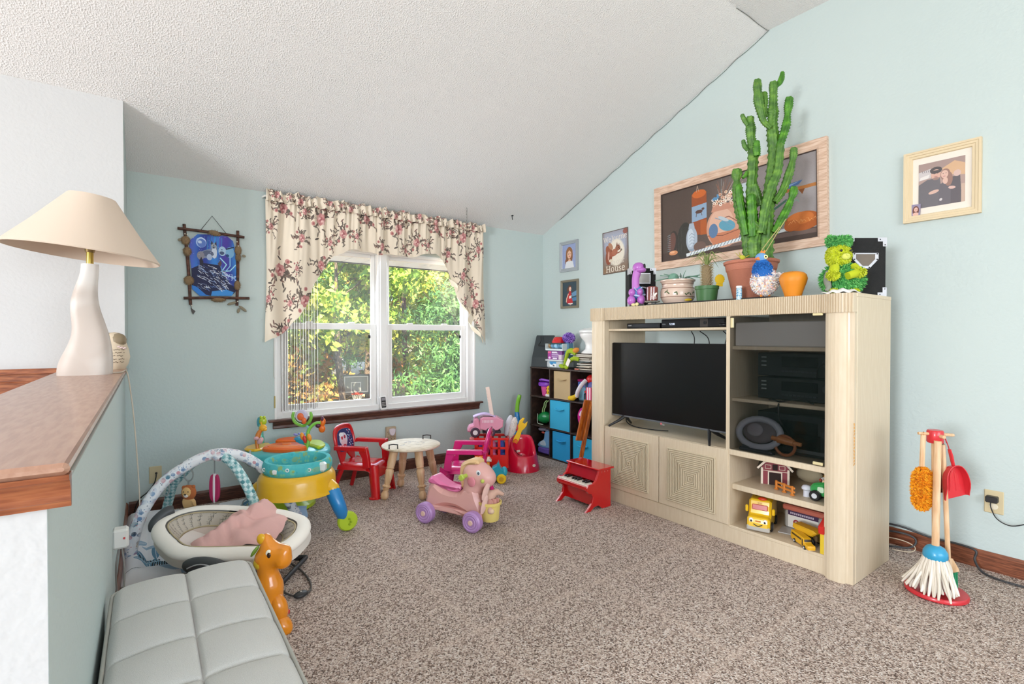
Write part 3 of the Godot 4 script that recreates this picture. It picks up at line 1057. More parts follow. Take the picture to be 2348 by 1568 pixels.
func cabinet_things() -> void:
	# television
	var t = thing("television", "flat black television standing in the open bay of the cream unit", "television", cab(-0.305, 0.573, -0.09), -90)
	var b = MB.new()
	b.box(V(0, 0.365, -0.018), V(0.97, 0.572, 0.035), 0.006)
	part(t, "housing", b, mt("2a2c30", 0.4))
	b = MB.new()
	b.box(V(0, 0.368, 0.001), V(0.962, 0.56, 0.004), 0.001)
	part(t, "screen", b, mt("040405", 0.30, {"spec": 0.42}))
	b = MB.new()
	b.box(V(0, 0.083, 0.001), V(0.97, 0.012, 0.008), 0.002)
	var bz = part(t, "bottom_bezel", b, mt("6c7076", 0.35, {"metal": 0.4}))
	for s in [-1, 1]:
		b = MB.new()
		b.tube([V(s * 0.36, 0.085, -0.01), V(s * 0.385, 0.05, 0.03), V(s * 0.43, 0.006, 0.10)], [0.014, 0.012, 0.008], 6)
		b.tube([V(s * 0.36, 0.085, -0.02), V(s * 0.385, 0.05, -0.07), V(s * 0.42, 0.006, -0.15)], [0.014, 0.012, 0.008], 6)
		part(t, "foot", b, mt("1b1c1f", 0.4))
	b = MB.new()
	b.cyl(V(-0.012, 0.072, 0.004), V(-0.012, 0.072, 0.007), 0.008, 0.008, 14)
	part(bz, "badge", b, mt("c96a74", 0.4))
	text(bz, "lettering", "LG", 0.011, mt("cfd2d6", 0.4), V(0.008, 0.067, 0.006))
	# players on the upper shelf
	t = thing("disc_player", "slim black disc player at the left of the shelf above the television", "disc player", cab(-0.54, 1.331, -0.20), -90)
	b = MB.new()
	b.box(V(0, 0.022, -0.05), V(0.31, 0.040, 0.2), 0.004)
	part(t, "case", b, M.black)
	b = MB.new()
	b.box(V(0, 0.024, 0.051), V(0.29, 0.026, 0.003), 0.001)
	part(t, "front", b, mt("3c3e42", 0.25, {"metal": 0.5}))
	text(t, "lettering", "SONY", 0.010, mt("e6e6e6", 0.4), V(-0.12, 0.026, 0.053))
	t = thing("cable_box", "glossy black cable box with lit clock beside the disc player", "cable box", cab(-0.12, 1.331, -0.19), -90)
	b = MB.new()
	b.box(V(0, 0.034, -0.07), V(0.50, 0.062, 0.22), 0.006)
	part(t, "case", b, mt("141518", 0.3))
	b = MB.new()
	b.box(V(0.10, 0.034, 0.041), V(0.06, 0.056, 0.004), 0.002)
	part(t, "panel", b, mt("4a4440", 0.35))
	b = MB.new()
	b.cyl(V(0.11, 0.034, 0.043), V(0.11, 0.034, 0.047), 0.011, 0.011, 16)
	part(t, "dial", b, mt("26272a", 0.3))
	text(t, "clock_display", "12:00", 0.014, mt("dfe9ff", 0.5, {"emit": 1.2}), V(-0.155, 0.03, 0.041))
	text(t, "lettering", "xfinity", 0.008, mt("b8bcc2", 0.5), V(-0.225, 0.03, 0.041))
	for k in 2:
		var mo = thing("remote_puck", ["rounded black gadget just right of the cable box", "small black gadget at the right end of the upper shelf"][k], "gadget", cab(0.155 + k * 0.05, 1.331, -0.10 - k * 0.06), -90)
		b = MB.new()
		b.ell(V(0, 0.016, 0), V(0.034, 0.015, 0.03), 14)
		part(mo, "shell", b, mt("1d1e21", 0.3))
		b = MB.new()
		b.ell(V(0, 0.022, 0.006), V(0.02, 0.011, 0.016), 12)
		part(mo, "button", b, mt("4a4c50", 0.4))
	for c in [[-0.20, 0, "leftmost"], [-0.13, 0.02, "second"], [0.05, 0.01, "third"], [0.09, -0.02, "rightmost"]]:
		b = MB.new()
		b.tube(spline([cab(c[0] * 1.0 - 0.02, 1.31, -0.30), cab(c[0] + c[1] * 2, 1.26, -0.31), cab(c[0] + c[1] * 3, 1.17, -0.30)], 4), 0.0035, 5)
		solo("cable", b, M.black, c[2] + " of the thin black cables hanging under the shelf above the television", "cable", "cables behind the television")
	b = MB.new()
	b.tube(spline([cab(-0.71, 0.66, -0.16), cab(-0.68, 0.60, -0.14), cab(-0.58, 0.578, -0.13), cab(-0.42, 0.577, -0.15), cab(-0.34, 0.577, -0.2)], 5), 0.004, 6)
	solo("cable", b, M.black, "black power cable lying under the television's left foot", "cable")
	# hi-fi behind the glass
	var dk = mt("24282a", 0.35)
	var dl = mt("3d4447", 0.4)
	var fr = mt("0e1111", 0.2)
	var lt = mt("8d9696", 0.4)
	for r in [[1.032, 0.145, "receiver", "upper hi-fi receiver with wide display behind the glass door"], [0.894, 0.135, "tuner", "lower hi-fi tuner under the receiver behind the glass door"], [0.579, 0.24, "stereo_deck", "black cassette stereo deck on the bottom shelf behind the glass door"]]:
		t = thing(r[2], r[3], "stereo", cab(0.565, r[0], -0.17), -90)
		b = MB.new()
		b.box(V(0, r[1] / 2, -0.12), V(0.43, r[1] - 0.006, 0.28), 0.004)
		part(t, "case", b, dk)
		b = MB.new()
		b.box(V(0.03, r[1] * 0.62, 0.021), V(0.2, r[1] * 0.42, 0.004), 0.001)
		part(t, "display", b, fr)
		b = MB.new()
		for k in 9: b.box(V(-0.06 + k * 0.022, r[1] * 0.24, 0.022), V(0.018, 0.009, 0.006), 0.001)
		part(t, "button_row", b, dl)
		for k in 3:
			b = MB.new()
			b.box(V(-0.175, r[1] * (0.45 + 0.17 * k), 0.022), V(0.03, 0.008, 0.006), 0.001)
			part(t, "key", b, lt)
		b = MB.new()
		b.cyl(V(0.18, r[1] * 0.6, 0.02), V(0.18, r[1] * 0.6, 0.04), 0.026, 0.024, 20, 0.003)
		part(t, "volume_knob", b, dl)
		if r[1] > 0.2:
			b = MB.new()
			for s in [-0.12, 0.07]:
				b.box(V(s, 0.085, 0.022), V(0.15, 0.09, 0.006), 0.002)
			part(t, "cassette_door", b, fr)
			b = MB.new()
			b.box(V(0.1, 0.03, 0.022), V(0.2, 0.02, 0.006), 0.002)
			part(t, "lower_trim", b, mt("6e7478", 0.3, {"metal": 0.5}))
	b = MB.new()
	b.tube(spline([cab(0.45, 0.896, -0.09), cab(0.5, 0.9, -0.06), cab(0.54, 0.897, -0.05), cab(0.62, 0.915, -0.08), cab(0.7, 0.895, -0.09)], 6), 0.004, 6)
	b.tube(spline([cab(0.535, 0.9, -0.05), cab(0.537, 0.87, -0.024), cab(0.54, 0.80, -0.03), cab(0.55, 0.76, -0.05)], 6), 0.005, 6)
	b.tube(spline([cab(0.70, 1.04, -0.12), cab(0.72, 1.10, -0.10), cab(0.78, 1.15, -0.12)], 6), 0.005, 6)
	solo("audio_cable", b, M.black, "black audio leads trailing over the middle shelf behind the glass", "cable")
	# grey panel box in the top bay
	b = MB.new()
	b.box(cab(0.525, 1.285, -0.14), V(0.20, 0.145, 0.52), 0.006)
	solo("storage_box", b, mt("cfcac4", 0.5), "plain grey box filling the top bay behind the glass door", "box")
	# toy steering wheel and brown toy
	t = thing("steering_wheel_toy", "grey toy steering wheel leaning behind the glass door", "toy", cab(0.40, 0.69, -0.075), -90)
	t.rotation_degrees.x = -18
	b = MB.new()
	var rg = []
	for k in 28: rg.append(V(cos(TAU * k / 28) * 0.125, sin(TAU * k / 28) * 0.085, 0))
	b.tube(rg, 0.02, 10, true)
	part(t, "rim", b, mt("9a9ca6", 0.45))
	b = MB.new()
	b.ell(V(0, 0.01, -0.005), V(0.105, 0.07, 0.018), 24)
	part(t, "pad", b, mt("5d5558", 0.5))
	b = MB.new()
	b.ell(V(-0.02, 0.015, 0.014), V(0.05, 0.04, 0.012), 18)
	part(t, "horn_button", b, mt("7d7880", 0.4))
	b = MB.new()
	b.box(V(-0.06, -0.095, 0.0), V(0.06, 0.035, 0.03), 0.008); b.box(V(0.0, -0.108, -0.005), V(0.2, 0.02, 0.05), 0.006)
	part(t, "stand", b, mt("2b2b30", 0.5))
	t = thing("toy_telescope", "brown ring shaped toy behind the glass right of the steering wheel", "toy", cab(0.56, 0.579, -0.055), -90)
	b = MB.new()
	rg = []
	for k in 24: rg.append(V(cos(TAU * k / 24) * 0.055, 0.066 + sin(TAU * k / 24) * 0.055, 0))
	b.tube(rg, 0.009, 8, true)
	part(t, "ring", b, mt("9a5a33", 0.4))
	b = MB.new()
	b.cyl(V(-0.075, 0.10, 0.0), V(0.09, 0.085, 0.0), 0.014, 0.011, 12, 0.002)
	b.cyl(V(-0.04, 0.097, 0.0), V(0.05, 0.089, 0.0), 0.022, 0.02, 12, 0.002)
	part(t, "barrel", b, mt("b0703f", 0.4))
	# ---- lower bays
	barn()
	shelf_toys()

func barn() -> void:
	var t = thing("toy_barn", "red toy barn with grey gambrel roof on the upper toy shelf", "toy barn", cab(0.43, 0.36, -0.21), -66)
	var red = mt("8f3440", 0.5)
	var wh = mt("efe0cf", 0.5)
	var dkb = mt("3f3d33", 0.6)
	var b = MB.new()
	var gab = pl([-0.075, 0, 0.075, 0, 0.075, 0.105, 0.05, 0.135, 0, 0.16, -0.05, 0.135, -0.075, 0.105])
	b.extr(gab, -0.16, 0.0, 0.0)
	part(t, "walls", b, red)
	b = MB.new()
	for s in [-1, 1]:
		b.extr(pl([s * 0.0, 0.162, s * 0.052, 0.138, s * 0.092, 0.094, s * 0.098, 0.10, s * 0.056, 0.147, s * 0.0, 0.173]), -0.175, 0.012, 0.0)
	var rf = part(t, "roof", b, dkb)
	b = MB.new()
	for s in [-1, 1]:
		b.extr(pl([s * 0.0, 0.160, s * 0.052, 0.136, s * 0.092, 0.092, s * 0.1, 0.10, s * 0.057, 0.149, s * 0.0, 0.175]), 0.011, 0.017, 0.0)
		b.box(V(s * 0.072, 0.05, 0.001), V(0.012, 0.1, 0.006))
	part(rf, "barge_board", b, wh)
	b = MB.new()
	b.box(V(-0.045, 0.148, -0.09), V(0.05, 0.006, 0.07), 0.002, RZ(28))
	part(rf, "label", b, mt("b6c86a", 0.5), "green oval label")
	b = MB.new()
	b.box(V(0, 0.037, 0.0015), V(0.066, 0.074, 0.003))
	part(t, "doorway", b, mt("2e1a18", 0.8))
	b = MB.new()
	b.box(V(-0.036, 0.04, 0.003), V(0.007, 0.08, 0.006)); b.box(V(0.036, 0.04, 0.003), V(0.007, 0.08, 0.006)); b.box(V(0, 0.08, 0.003), V(0.079, 0.006, 0.006)); b.box(V(0, 0.084, 0.001), V(0.15, 0.003, 0.004))
	for s in [-0.038, 0.038]:
		ring_of_boxes(b, V(s, 0.108, 0.002), 0.034, 0.026, 0.003, 0.004)
	part(t, "door_frame", b, wh)
	b = MB.new()
	b.box(V(0, 0.108, 0.002), V(0.028, 0.034, 0.004))
	part(t, "loft_hatch", b, mt("2e1a18", 0.8))
	b = MB.new()
	for k in 2: b.box(V(-0.076, 0.055, -0.05 - k * 0.06), V(0.004, 0.05, 0.036))
	part(t, "window", b, mt("cdb9a8", 0.6))

func wheel(t: Node3D, c: Vector3, r: float, w: float, tyre: Material, hub: Material, axis := Vector3(0, 0, 1)) -> void:
	var b = MB.new()
	b.cyl(c - axis * w * 0.5, c + axis * w * 0.5, r, r, 22, w * 0.2)
	var p = part(t, "wheel", b, tyre)
	b = MB.new()
	b.cyl(c - axis * w * 0.54, c + axis * w * 0.54, r * 0.55, r * 0.55, 18, w * 0.1)
	part(p, "hub", b, hub)

func shelf_toys() -> void:
	var b = MB.new()
	# orange toy fence
	var t = thing("toy_fence", "orange toy fence lying in front of the barn", "toy fence", cab(0.54, 0.36, -0.10), -112)
	for k in 3:
		b = MB.new()
		b.box(V(-0.065 + k * 0.06, 0.028, 0), V(0.016, 0.056, 0.012), 0.004); b.ell(V(-0.065 + k * 0.06, 0.005, 0), V(0.015, 0.006, 0.013), 10)
		part(t, "post", b, mt("c9792c", 0.45))
	for k in 2:
		b = MB.new()
		b.box(V(0, 0.024 + k * 0.022, 0), V(0.15, 0.013, 0.007), 0.003)
		part(t, "rail", b, mt("c9792c", 0.45))
	# white toy silo figure
	b = MB.new()
	b.lathe([Vector2(0, 0), Vector2(0.018, 0), Vector2(0.017, 0.035), Vector2(0.026, 0.042), Vector2(0.027, 0.05), Vector2(0.02, 0.062), Vector2(0, 0.068)], 16, cab(0.645, 0.36, -0.135))
	solo("toy_sheep", b, mt("d9dbe6", 0.6), "small white toy figure at the right end of the orange fence", "toy figure")
	# green tractor and its driver
	t = thing("toy_tractor", "green toy tractor with black wheels on the upper toy shelf", "toy tractor", cab(0.76, 0.36, -0.14), -90)
	var gm = mt("2f9a4b", 0.35, {"coat": 0.5})
	b = MB.new()
	b.extr(sp2([-0.085, 0.04, -0.088, 0.065, -0.07, 0.09, -0.035, 0.1, -0.015, 0.105, 0.0, 0.07, 0.04, 0.06, 0.07, 0.08, 0.085, 0.06, 0.07, 0.03, 0.0, 0.025, -0.06, 0.025], 3), -0.035, 0.035, 0.01)
	part(t, "body", b, gm)
	b = MB.new()
	b.extr(sp2([-0.045, 0.075, -0.03, 0.078, -0.015, 0.075, -0.015, 0.05, -0.03, 0.047, -0.045, 0.05], 2), 0.035, 0.038)
	part(t, "grille", b, mt("cfe8c9", 0.5))
	b = MB.new()
	b.ell(V(-0.045, 0.108, 0), V(0.008, 0.009, 0.008), 10)
	part(t, "cap", b, mt("8f3322", 0.4))
	for z in [-0.05, 0.05]:
		wheel(t, V(-0.052, 0.029, z), 0.029, 0.026, M.black, mt("d5d8de", 0.4))
		wheel(t, V(0.042, 0.044, z), 0.044, 0.03, M.black, mt("d5d8de", 0.4))
	t = thing("toy_farmer", "toy farmer in blue with straw hat riding the green tractor", "toy figure", cab(0.76, 0.425, -0.14), -90)
	b = MB.new()
	b.ell(V(0, 0.026, 0), V(0.024, 0.03, 0.022), 14); b.ell(V(0.018, 0.028, 0.022), V(0.011, 0.015, 0.01), 10)
	part(t, "body", b, mt("3f97cf", 0.5))
	b = MB.new()
	b.ell(V(0.004, 0.066, 0), V(0.022, 0.02, 0.021), 16); b.ell(V(-0.022, 0.04, 0.018), V(0.008, 0.012, 0.008), 8)
	part(t, "head", b, mt("f0c4a0", 0.5))
	b = MB.new()
	b.lathe([Vector2(0, 0.105), Vector2(0.02, 0.10), Vector2(0.024, 0.08), Vector2(0.035, 0.074), Vector2(0.034, 0.07), Vector2(0, 0.072)], 18, V(0.006, 0, 0))
	part(t, "hat", b, mt("e0a22e", 0.6))
	b = MB.new()
	for k in 9: b.tube([V(0, 0, 0) + cab(0.70 + k * 0.006, 0.47 + 0.006 * (k % 3), -0.27), cab(0.665 + k * 0.007, 0.44, -0.262), cab(0.64 + k * 0.008, 0.362, -0.25)], [0.003, 0.006, 0.002], 5)
	solo("toy_horsetail", b, mt("cfc8c2", 0.7), "pale grey tufted toy tail behind the green tractor", "toy")
	b = MB.new()
	b.ell(cab(0.53, 0.41, -0.435), V(0.035, 0.05, 0.08), 14)
	solo("pouch", b, mt("b3a588", 0.8), "tan cloth pouch in the shade behind the barn", "pouch")
	# big yellow bus
	t = thing("toy_bus", "large smiling yellow toy school bus on the bottom shelf", "toy bus", cab(0.42, 0.108, -0.03), -72)
	var ym = mt("e9bd1c", 0.35, {"coat": 0.4})
	b = MB.new()
	b.extr(sp2([0, 0.012, 0, 0.075, -0.02, 0.088, -0.05, 0.095, -0.065, 0.165, -0.10, 0.178, -0.25, 0.178, -0.27, 0.16, -0.275, 0.02, -0.2, 0.012, -0.1, 0.012], 3), -0.062, 0.062, 0.012, RY(-90))
	part(t, "body", b, ym)
	b = MB.new()
	b.box(V(0, 0.022, 0.0), V(0.126, 0.03, 0.018), 0.006)
	part(t, "bumper", b, mt("b6b2aa", 0.45))
	b = MB.new()
	b.box(V(0, 0.132, -0.056), V(0.085, 0.032, 0.008), 0.003, RX(-12))
	part(t, "windscreen", b, mt("b32a1c", 0.3))
	b = MB.new()
	b.box(V(-0.012, 0.176, -0.165), V(0.055, 0.006, 0.09), 0.002)
	part(t, "roof_opening", b, mt("5a3418", 0.6))
	b = MB.new()
	b.ell(V(0.01, 0.178, -0.08), V(0.026, 0.012, 0.014), 12)
	part(t, "roof_light", b, mt("d8421f", 0.35))
	b = MB.new()
	b.box(V(0, 0.065, 0.004), V(0.03, 0.008, 0.006), 0.002)
	part(t, "nose", b, mt("c8701c", 0.5))
	for s in [-1, 1]:
		b = MB.new()
		b.ell(V(s * 0.038, 0.066, 0.0), V(0.013, 0.014, 0.008), 14)
		var e = part(t, "eye", b, mt("f4f4ee", 0.4))
		b = MB.new()
		b.ell(V(s * 0.037, 0.064, 0.006), V(0.006, 0.007, 0.004), 10)
		part(e, "pupil", b, M.black)
		b = MB.new()
		b.box(V(s * 0.073, 0.115, -0.06), V(0.016, 0.04, 0.02), 0.005)
		part(t, "mirror", b, ym)
		for z in [-0.06, -0.21]: wheel(t, V(s * 0.06, 0.028, z), 0.028, 0.022, M.black, mt("6a6a6a", 0.5), V(1, 0, 0))
	b = MB.new()
	b.tube(spline([V(-0.024, 0.048, 0.008), V(0, 0.038, 0.011), V(0.024, 0.048, 0.008)], 4), 0.0025, 5)
	part(t, "smile", b, M.black)
	text(t, "lettering", "BUS", 0.010, mt("c06a1a", 0.5), V(0, 0.157, -0.052), RX(-12))
	# clear labelled box
	t = thing("storage_box_clear", "clear lidded box with blue label behind the yellow buses", "box", cab(0.60, 0.108, -0.33), -90)
	b = MB.new()
	b.box(V(0, 0.055, 0), V(0.26, 0.11, 0.18), 0.012)
	part(t, "tub", b, mt("a9a7a2", 0.2))
	b = MB.new()
	b.box(V(0, 0.127, 0), V(0.275, 0.034, 0.195), 0.008)
	part(t, "lid", b, mt("c06a58", 0.4))
	var p = PT.new(256, 128, Color("e8e6e0"))
	p.rect(0, 0, 256, 34, "3c2348").ell(70, 85, 26, 24, "a03838").ell(70, 85, 12, 11, "e8e6e0").ell(160, 90, 26, 20, "8a3c46", 0.5)
	for k in 12: p.rect(20 + k * 17, 10, 31 + k * 17, 25, "cfc6d6")
	b = MB.new()
	b.box(V(-0.02, 0.062, 0.0905), V(0.17, 0.1, 0.002))
	part(t, "label", b, mt("ffffff", 0.5, {"tex": p.tex()}))
	# flat printed card
	b = MB.new()
	b.box(cab(0.56, 0.112, -0.20), V(0.12, 0.006, 0.17), 0.001, RY(14))
	solo("picture_card", b, mt("b8b6b4", 0.3), "flat grey card lying in front of the clear box", "card")
	# purple flower cushion ball
	t = thing("flower_ball", "purple ball with an orange flower at the back of the bottom shelf", "ball", cab(0.73, 0.108, -0.21), -90)
	b = MB.new()
	b.ell(V(0, 0.038, 0), V(0.06, 0.038, 0.06), 20)
	part(t, "ball", b, mt("3a1f55", 0.35))
	for k in 8:
		b = MB.new()
		b.ell(V(cos(TAU * k / 8) * 0.024, 0.070, sin(TAU * k / 8) * 0.024 + 0.012), V(0.02, 0.004, 0.008), 10, RY(-k * 45))
		part(t, "petal", b, mt("dca46a", 0.5))
	b = MB.new()
	b.ell(V(0, 0.074, 0.012), V(0.011, 0.005, 0.011), 10)
	part(t, "flower_centre", b, mt("b8402c", 0.5))
	# little school bus
	t = thing("toy_bus_small", "small yellow school bus with black windows at the shelf's front edge", "toy bus", cab(0.665, 0.108, -0.045), -128)
	b = MB.new()
	b.extr(sp2([-0.085, 0.008, -0.086, 0.05, -0.075, 0.058, 0.035, 0.058, 0.045, 0.05, 0.05, 0.034, 0.085, 0.03, 0.088, 0.012, 0.08, 0.008, 0.0, 0.008], 2), -0.022, 0.022, 0.004)
	part(t, "body", b, mt("dfa71c", 0.35))
	b = MB.new()
	for s in [-1, 1]:
		for k in 9: b.box(V(-0.07 + k * 0.011, 0.044, s * 0.0222), V(0.008, 0.010, 0.002))
		b.box(V(0.035, 0.032, s * 0.0222), V(0.010, 0.034, 0.002))
	b.box(V(0.046, 0.044, 0), V(0.006, 0.014, 0.036), 0, RZ(18))
	part(t, "window", b, mt("3a2c16", 0.3))
	for z in [-0.02, 0.02]:
		for x in [-0.045, 0.055]: wheel(t, V(x, 0.011, z), 0.011, 0.012, M.black, mt("d8d8d8", 0.4))
	# dump truck
	t = thing("toy_dump_truck", "yellow and black toy dump truck behind the small school bus", "toy truck", cab(0.655, 0.108, -0.125), -108)
	b = MB.new()
	b.extr(pl([-0.075, 0.062, -0.07, 0.085, 0.06, 0.085, 0.085, 0.075, 0.05, 0.045, -0.03, 0.04]), -0.035, 0.035, 0.006)
	part(t, "tipper", b, mt("d9a51f", 0.4))
	b = MB.new()
	b.box(V(0.0, 0.03, 0), V(0.14, 0.018, 0.05), 0.004); b.box(V(0.062, 0.042, 0), V(0.03, 0.04, 0.05), 0.008)
	part(t, "chassis", b, mt("57411c", 0.5))
	for z in [-0.032, 0.032]:
		for x in [-0.04, 0.05]: wheel(t, V(x, 0.022, z), 0.022, 0.02, M.black, mt("c79a2a", 0.4))
	# red, yellow and blue board book house on end
	t = thing("toy_playhouse", "red, yellow and blue toy house at the right end of the bottom shelf", "toy", cab(0.778, 0.108, -0.07), -90)
	b = MB.new()
	b.extr(pl([-0.06, 0, 0.07, 0, 0.07, 0.12, 0.0, 0.165, -0.06, 0.13]), -0.013, 0.013, 0.003, RY(90))
	part(t, "wall", b, mt("e2c22e", 0.45))
	b = MB.new()
	b.extr(pl([-0.075, 0.11, 0.0, 0.152, 0.08, 0.11, 0.085, 0.122, 0.0, 0.19, -0.08, 0.15]), -0.015, 0.015, 0.003, RY(90))
	part(t, "roof", b, mt("c4261f", 0.4))
	b = MB.new()
	b.extr(sp2([-0.055, 0.01, 0.02, 0.01, 0.03, 0.06, 0.0, 0.1, -0.04, 0.08], 3), 0.0, 0.006, 0.001, RY(-90), V(-0.016, 0, 0))
	part(t, "door", b, mt("5b7fc0", 0.45))
# a stem of five ribs with wavy, toothed edges
func cactus_stem(b: MB, p: Array, r: Array, sd: int) -> void:
	var q = RandomNumberGenerator.new()
	q.seed = sd
	var pts = spline(p, 12)
	var m = pts.size()
	var rows = []
	var up = Vector3.ZERO
	for i in m:
		var t = (pts[mini(i + 1, m - 1)] - pts[maxi(i - 1, 0)]).normalized()
		if up == Vector3.ZERO: up = V(0, 0, 1)
		up = (up - t * up.dot(t)).normalized()
		var s = t.cross(up)
		var f = i / float(m - 1) * (r.size() - 1)
		var rr = lerpf(r[int(f)], r[mini(int(f) + 1, r.size() - 1)], f - int(f))
		if i == m - 1: rr *= 0.35
		var row = PackedVector3Array()
		for k in 20:
			var a = TAU * k / 20
			var rib = [1.0, 0.80, 0.62, 0.80][k % 4]
			if k % 4 == 0: rib += 0.13 * (1.0 if i % 3 == 0 else -0.5)
			row.append(pts[i] + (up * cos(a) + s * sin(a)) * rr * rib)
		rows.append(row)
	b.grid(rows, true, true)
	b.fan(rows[m - 1], pts[m - 1] - pts[m - 2])

func top_things() -> void:
	var Y = 1.496
	var b = MB.new()
	# tray under the pots
	b.box(V(3.13, Y + 0.006, -1.87), V(0.36, 0.012, 0.84), 0.003)
	solo("tray", b, mt("2a2624", 0.5), "long thin black tray under the pots on the entertainment unit", "tray")
	# cactus in terracotta pot
	var t = thing("potted_cactus", "tall branching green cactus in a terracotta pot before the still life", "potted cactus", V(3.16, Y + 0.012, -1.70), -36.2)
	b = MB.new()
	b.lathe([Vector2(0, 0), Vector2(0.098, 0), Vector2(0.104, 0.006), Vector2(0.145, 0.185), Vector2(0.148, 0.187), Vector2(0.15, 0.19), Vector2(0.155, 0.225), Vector2(0.164, 0.232), Vector2(0.166, 0.246), Vector2(0.158, 0.250), Vector2(0.148, 0.246), Vector2(0.14, 0.2), Vector2(0, 0.2)], 40)
	part(t, "pot", b, mt("c07a62", 0.7, {"nrm": norm_tex(17, 0.12, 0, 256, 4.0), "tri": V(3, 3, 3), "nsc": 0.5}))
	b = MB.new()
	b.lathe([Vector2(0.142, 0.2), Vector2(0.1, 0.215), Vector2(0, 0.22)], 24)
	part(t, "soil", b, mt("5a4336", 1.0))
	var k = 0.002806
	var c3 = noise_tex([[0.2, "3f6628"], [0.5, "52822f"], [0.75, "6f9c3a"], [1.0, "8fb34d"]], 51, 0.02, 0, 256)
	var gm = [mt("ffffff", 0.5, {"tex": c3, "tri": V(4, 4, 4)}), mt("d8ffb0", 0.5, {"tex": c3, "tri": V(4, 4, 4)})]
	# [depth, light?, radii in px, points in px]
	for s in [
		[0.0, 0, [17, 16, 14, 13, 12, 13, 10, 12, 9, 8, 9, 8], [1751, 592, 1753, 520, 1757, 470, 1766, 405, 1771, 342, 1767, 294, 1768, 262, 1768, 246, 1769, 215, 1769, 200, 1769, 187]],
		[0.0, 1, [3, 6, 6, 4], [1776, 199, 1783, 190, 1788, 178, 1790, 164]],
		[-0.03, 0, [12, 10, 10, 11, 11, 9, 11, 8, 8], [1728, 590, 1730, 504, 1722, 465, 1726, 400, 1728, 342, 1723, 310, 1722, 291, 1721, 274, 1721, 262]],
		[-0.02, 0, [4, 5, 4], [1714, 284, 1706, 271, 1700, 258]],
		[-0.02, 0, [4, 5, 4], [1715, 342, 1707, 331, 1703, 317]],
		[0.035, 1, [7, 8, 6], [1726, 362, 1725, 345, 1725, 326]],
		[-0.01, 0, [9, 9, 6], [1742, 470, 1733, 440, 1728, 420]],
		[0.03, 0, [5, 6, 9, 10, 8, 9, 7], [1757, 297, 1742, 282, 1734, 255, 1729, 232, 1728, 216, 1727, 202, 1727, 187]],
		[0.0, 0, [5, 7, 8, 6], [1754, 268, 1748, 254, 1748, 232, 1748, 210]],
		[0.03, 1, [8, 8, 9, 6, 9, 8], [1776, 345, 1785, 318, 1793, 290, 1796, 267, 1798, 248, 1800, 227]],
		[0.02, 0, [7, 8, 9, 6, 8, 7], [1769, 466, 1788, 438, 1802, 400, 1810, 371, 1812, 358, 1813, 340]],
		[0.03, 1, [7, 9, 8, 6, 9, 7], [1767, 536, 1784, 504, 1798, 477, 1806, 457, 1810, 445, 1812, 430]],
		[-0.02, 0, [12, 12, 12, 11, 6, 12, 9], [1718, 590, 1711, 530, 1697, 480, 1690, 430, 1689, 412, 1689, 398, 1689, 384]],
		[0.02, 1, [8, 8, 8, 5], [1705, 540, 1697, 500, 1689, 460, 1685, 424]],
		[0.0, 1, [3, 4, 3], [1700, 408, 1706, 401, 1709, 392]],
		[0.04, 1, [10, 11, 9], [1717, 545, 1714, 490, 1712, 448]],
		[0.06, 0, [9, 10, 10, 9, 8], [1731, 540, 1741, 480, 1754, 435, 1768, 400, 1775, 335]],
		[0.03, 0, [13, 14, 9], [1722, 592, 1720, 560, 1729, 530]],
		[0.05, 0, [8, 9, 6], [1738, 533, 1722, 522, 1712, 508]],
		[-0.02, 1, [5, 8, 6], [1777, 352, 1780, 338, 1779, 320]]]:
		b = MB.new()
		var pts = []
		for i in range(0, s[3].size(), 2): pts.append(V((s[3][i] - 1720) * k, (688 - s[3][i + 1]) * k, s[0]))
		cactus_stem(b, pts, s[2].map(func(r): return r * k * 1.12), int(s[3][0]))
		part(t, "stem", b, gm[s[1]])
	b = MB.new()
	b.tube(spline([V(-0.01, 0.22, 0.08), V(0.05, 0.30, 0.09), V(0.12, 0.42, 0.10), V(0.17, 0.50, 0.10)], 4), 0.003, 5)
	b.tube(spline([V(-0.03, 0.22, 0.08), V(0.02, 0.30, 0.09), V(0.06, 0.36, 0.10), V(0.13, 0.45, 0.10)], 4), 0.003, 5)
	part(t, "dry_stalk", b, mt("b8ad70", 0.8))
	b = MB.new()
	for i in 7: b.tube([V(-0.10, 0.22, 0.10), V(-0.10 + 0.02 * cos(i * 2.0), 0.26, 0.10), V(-0.10 + 0.05 * cos(i * 2.0), 0.275 + 0.01 * (i % 3), 0.10 + 0.02 * sin(i))], [0.004, 0.003, 0.0008], 4)
	b.ell(V(-0.115, 0.255, 0.13), V(0.018, 0.014, 0.004), 10)
	part(t, "seedling", b, mt("b9b32b", 0.6))
	# ceramic pot
	t = thing("ceramic_pot", "pink beige ceramic pot painted with leaves holding a small plant", "plant pot", V(3.10, Y + 0.012, -2.21), -36.2)
	b = MB.new()
	b.lathe([Vector2(0, 0), Vector2(0.095, 0), Vector2(0.10, 0.012), Vector2(0.112, 0.03), Vector2(0.118, 0.05), Vector2(0.119, 0.09), Vector2(0.114, 0.108), Vector2(0.107, 0.118), Vector2(0.108, 0.135), Vector2(0.113, 0.152), Vector2(0.122, 0.16), Vector2(0.122, 0.168), Vector2(0.113, 0.17), Vector2(0.10, 0.15), Vector2(0, 0.148)], 40)
	part(t, "pot", b, mt("d8bfae", 0.25, {"coat": 0.6}))
	b = MB.new()
	for y in [0.046, 0.108, 0.14]:
		var rg = []
		for i in 40: rg.append(V(cos(TAU * i / 40), 0, sin(TAU * i / 40)) * ([0.1175, 0.1145, 0.109][[0.046, 0.108, 0.14].find(y)]) + V(0, y, 0))
		b.tube(rg, 0.0022, 4, true)
	part(t, "brown_band", b, mt("8d6250", 0.4))
	b = MB.new()
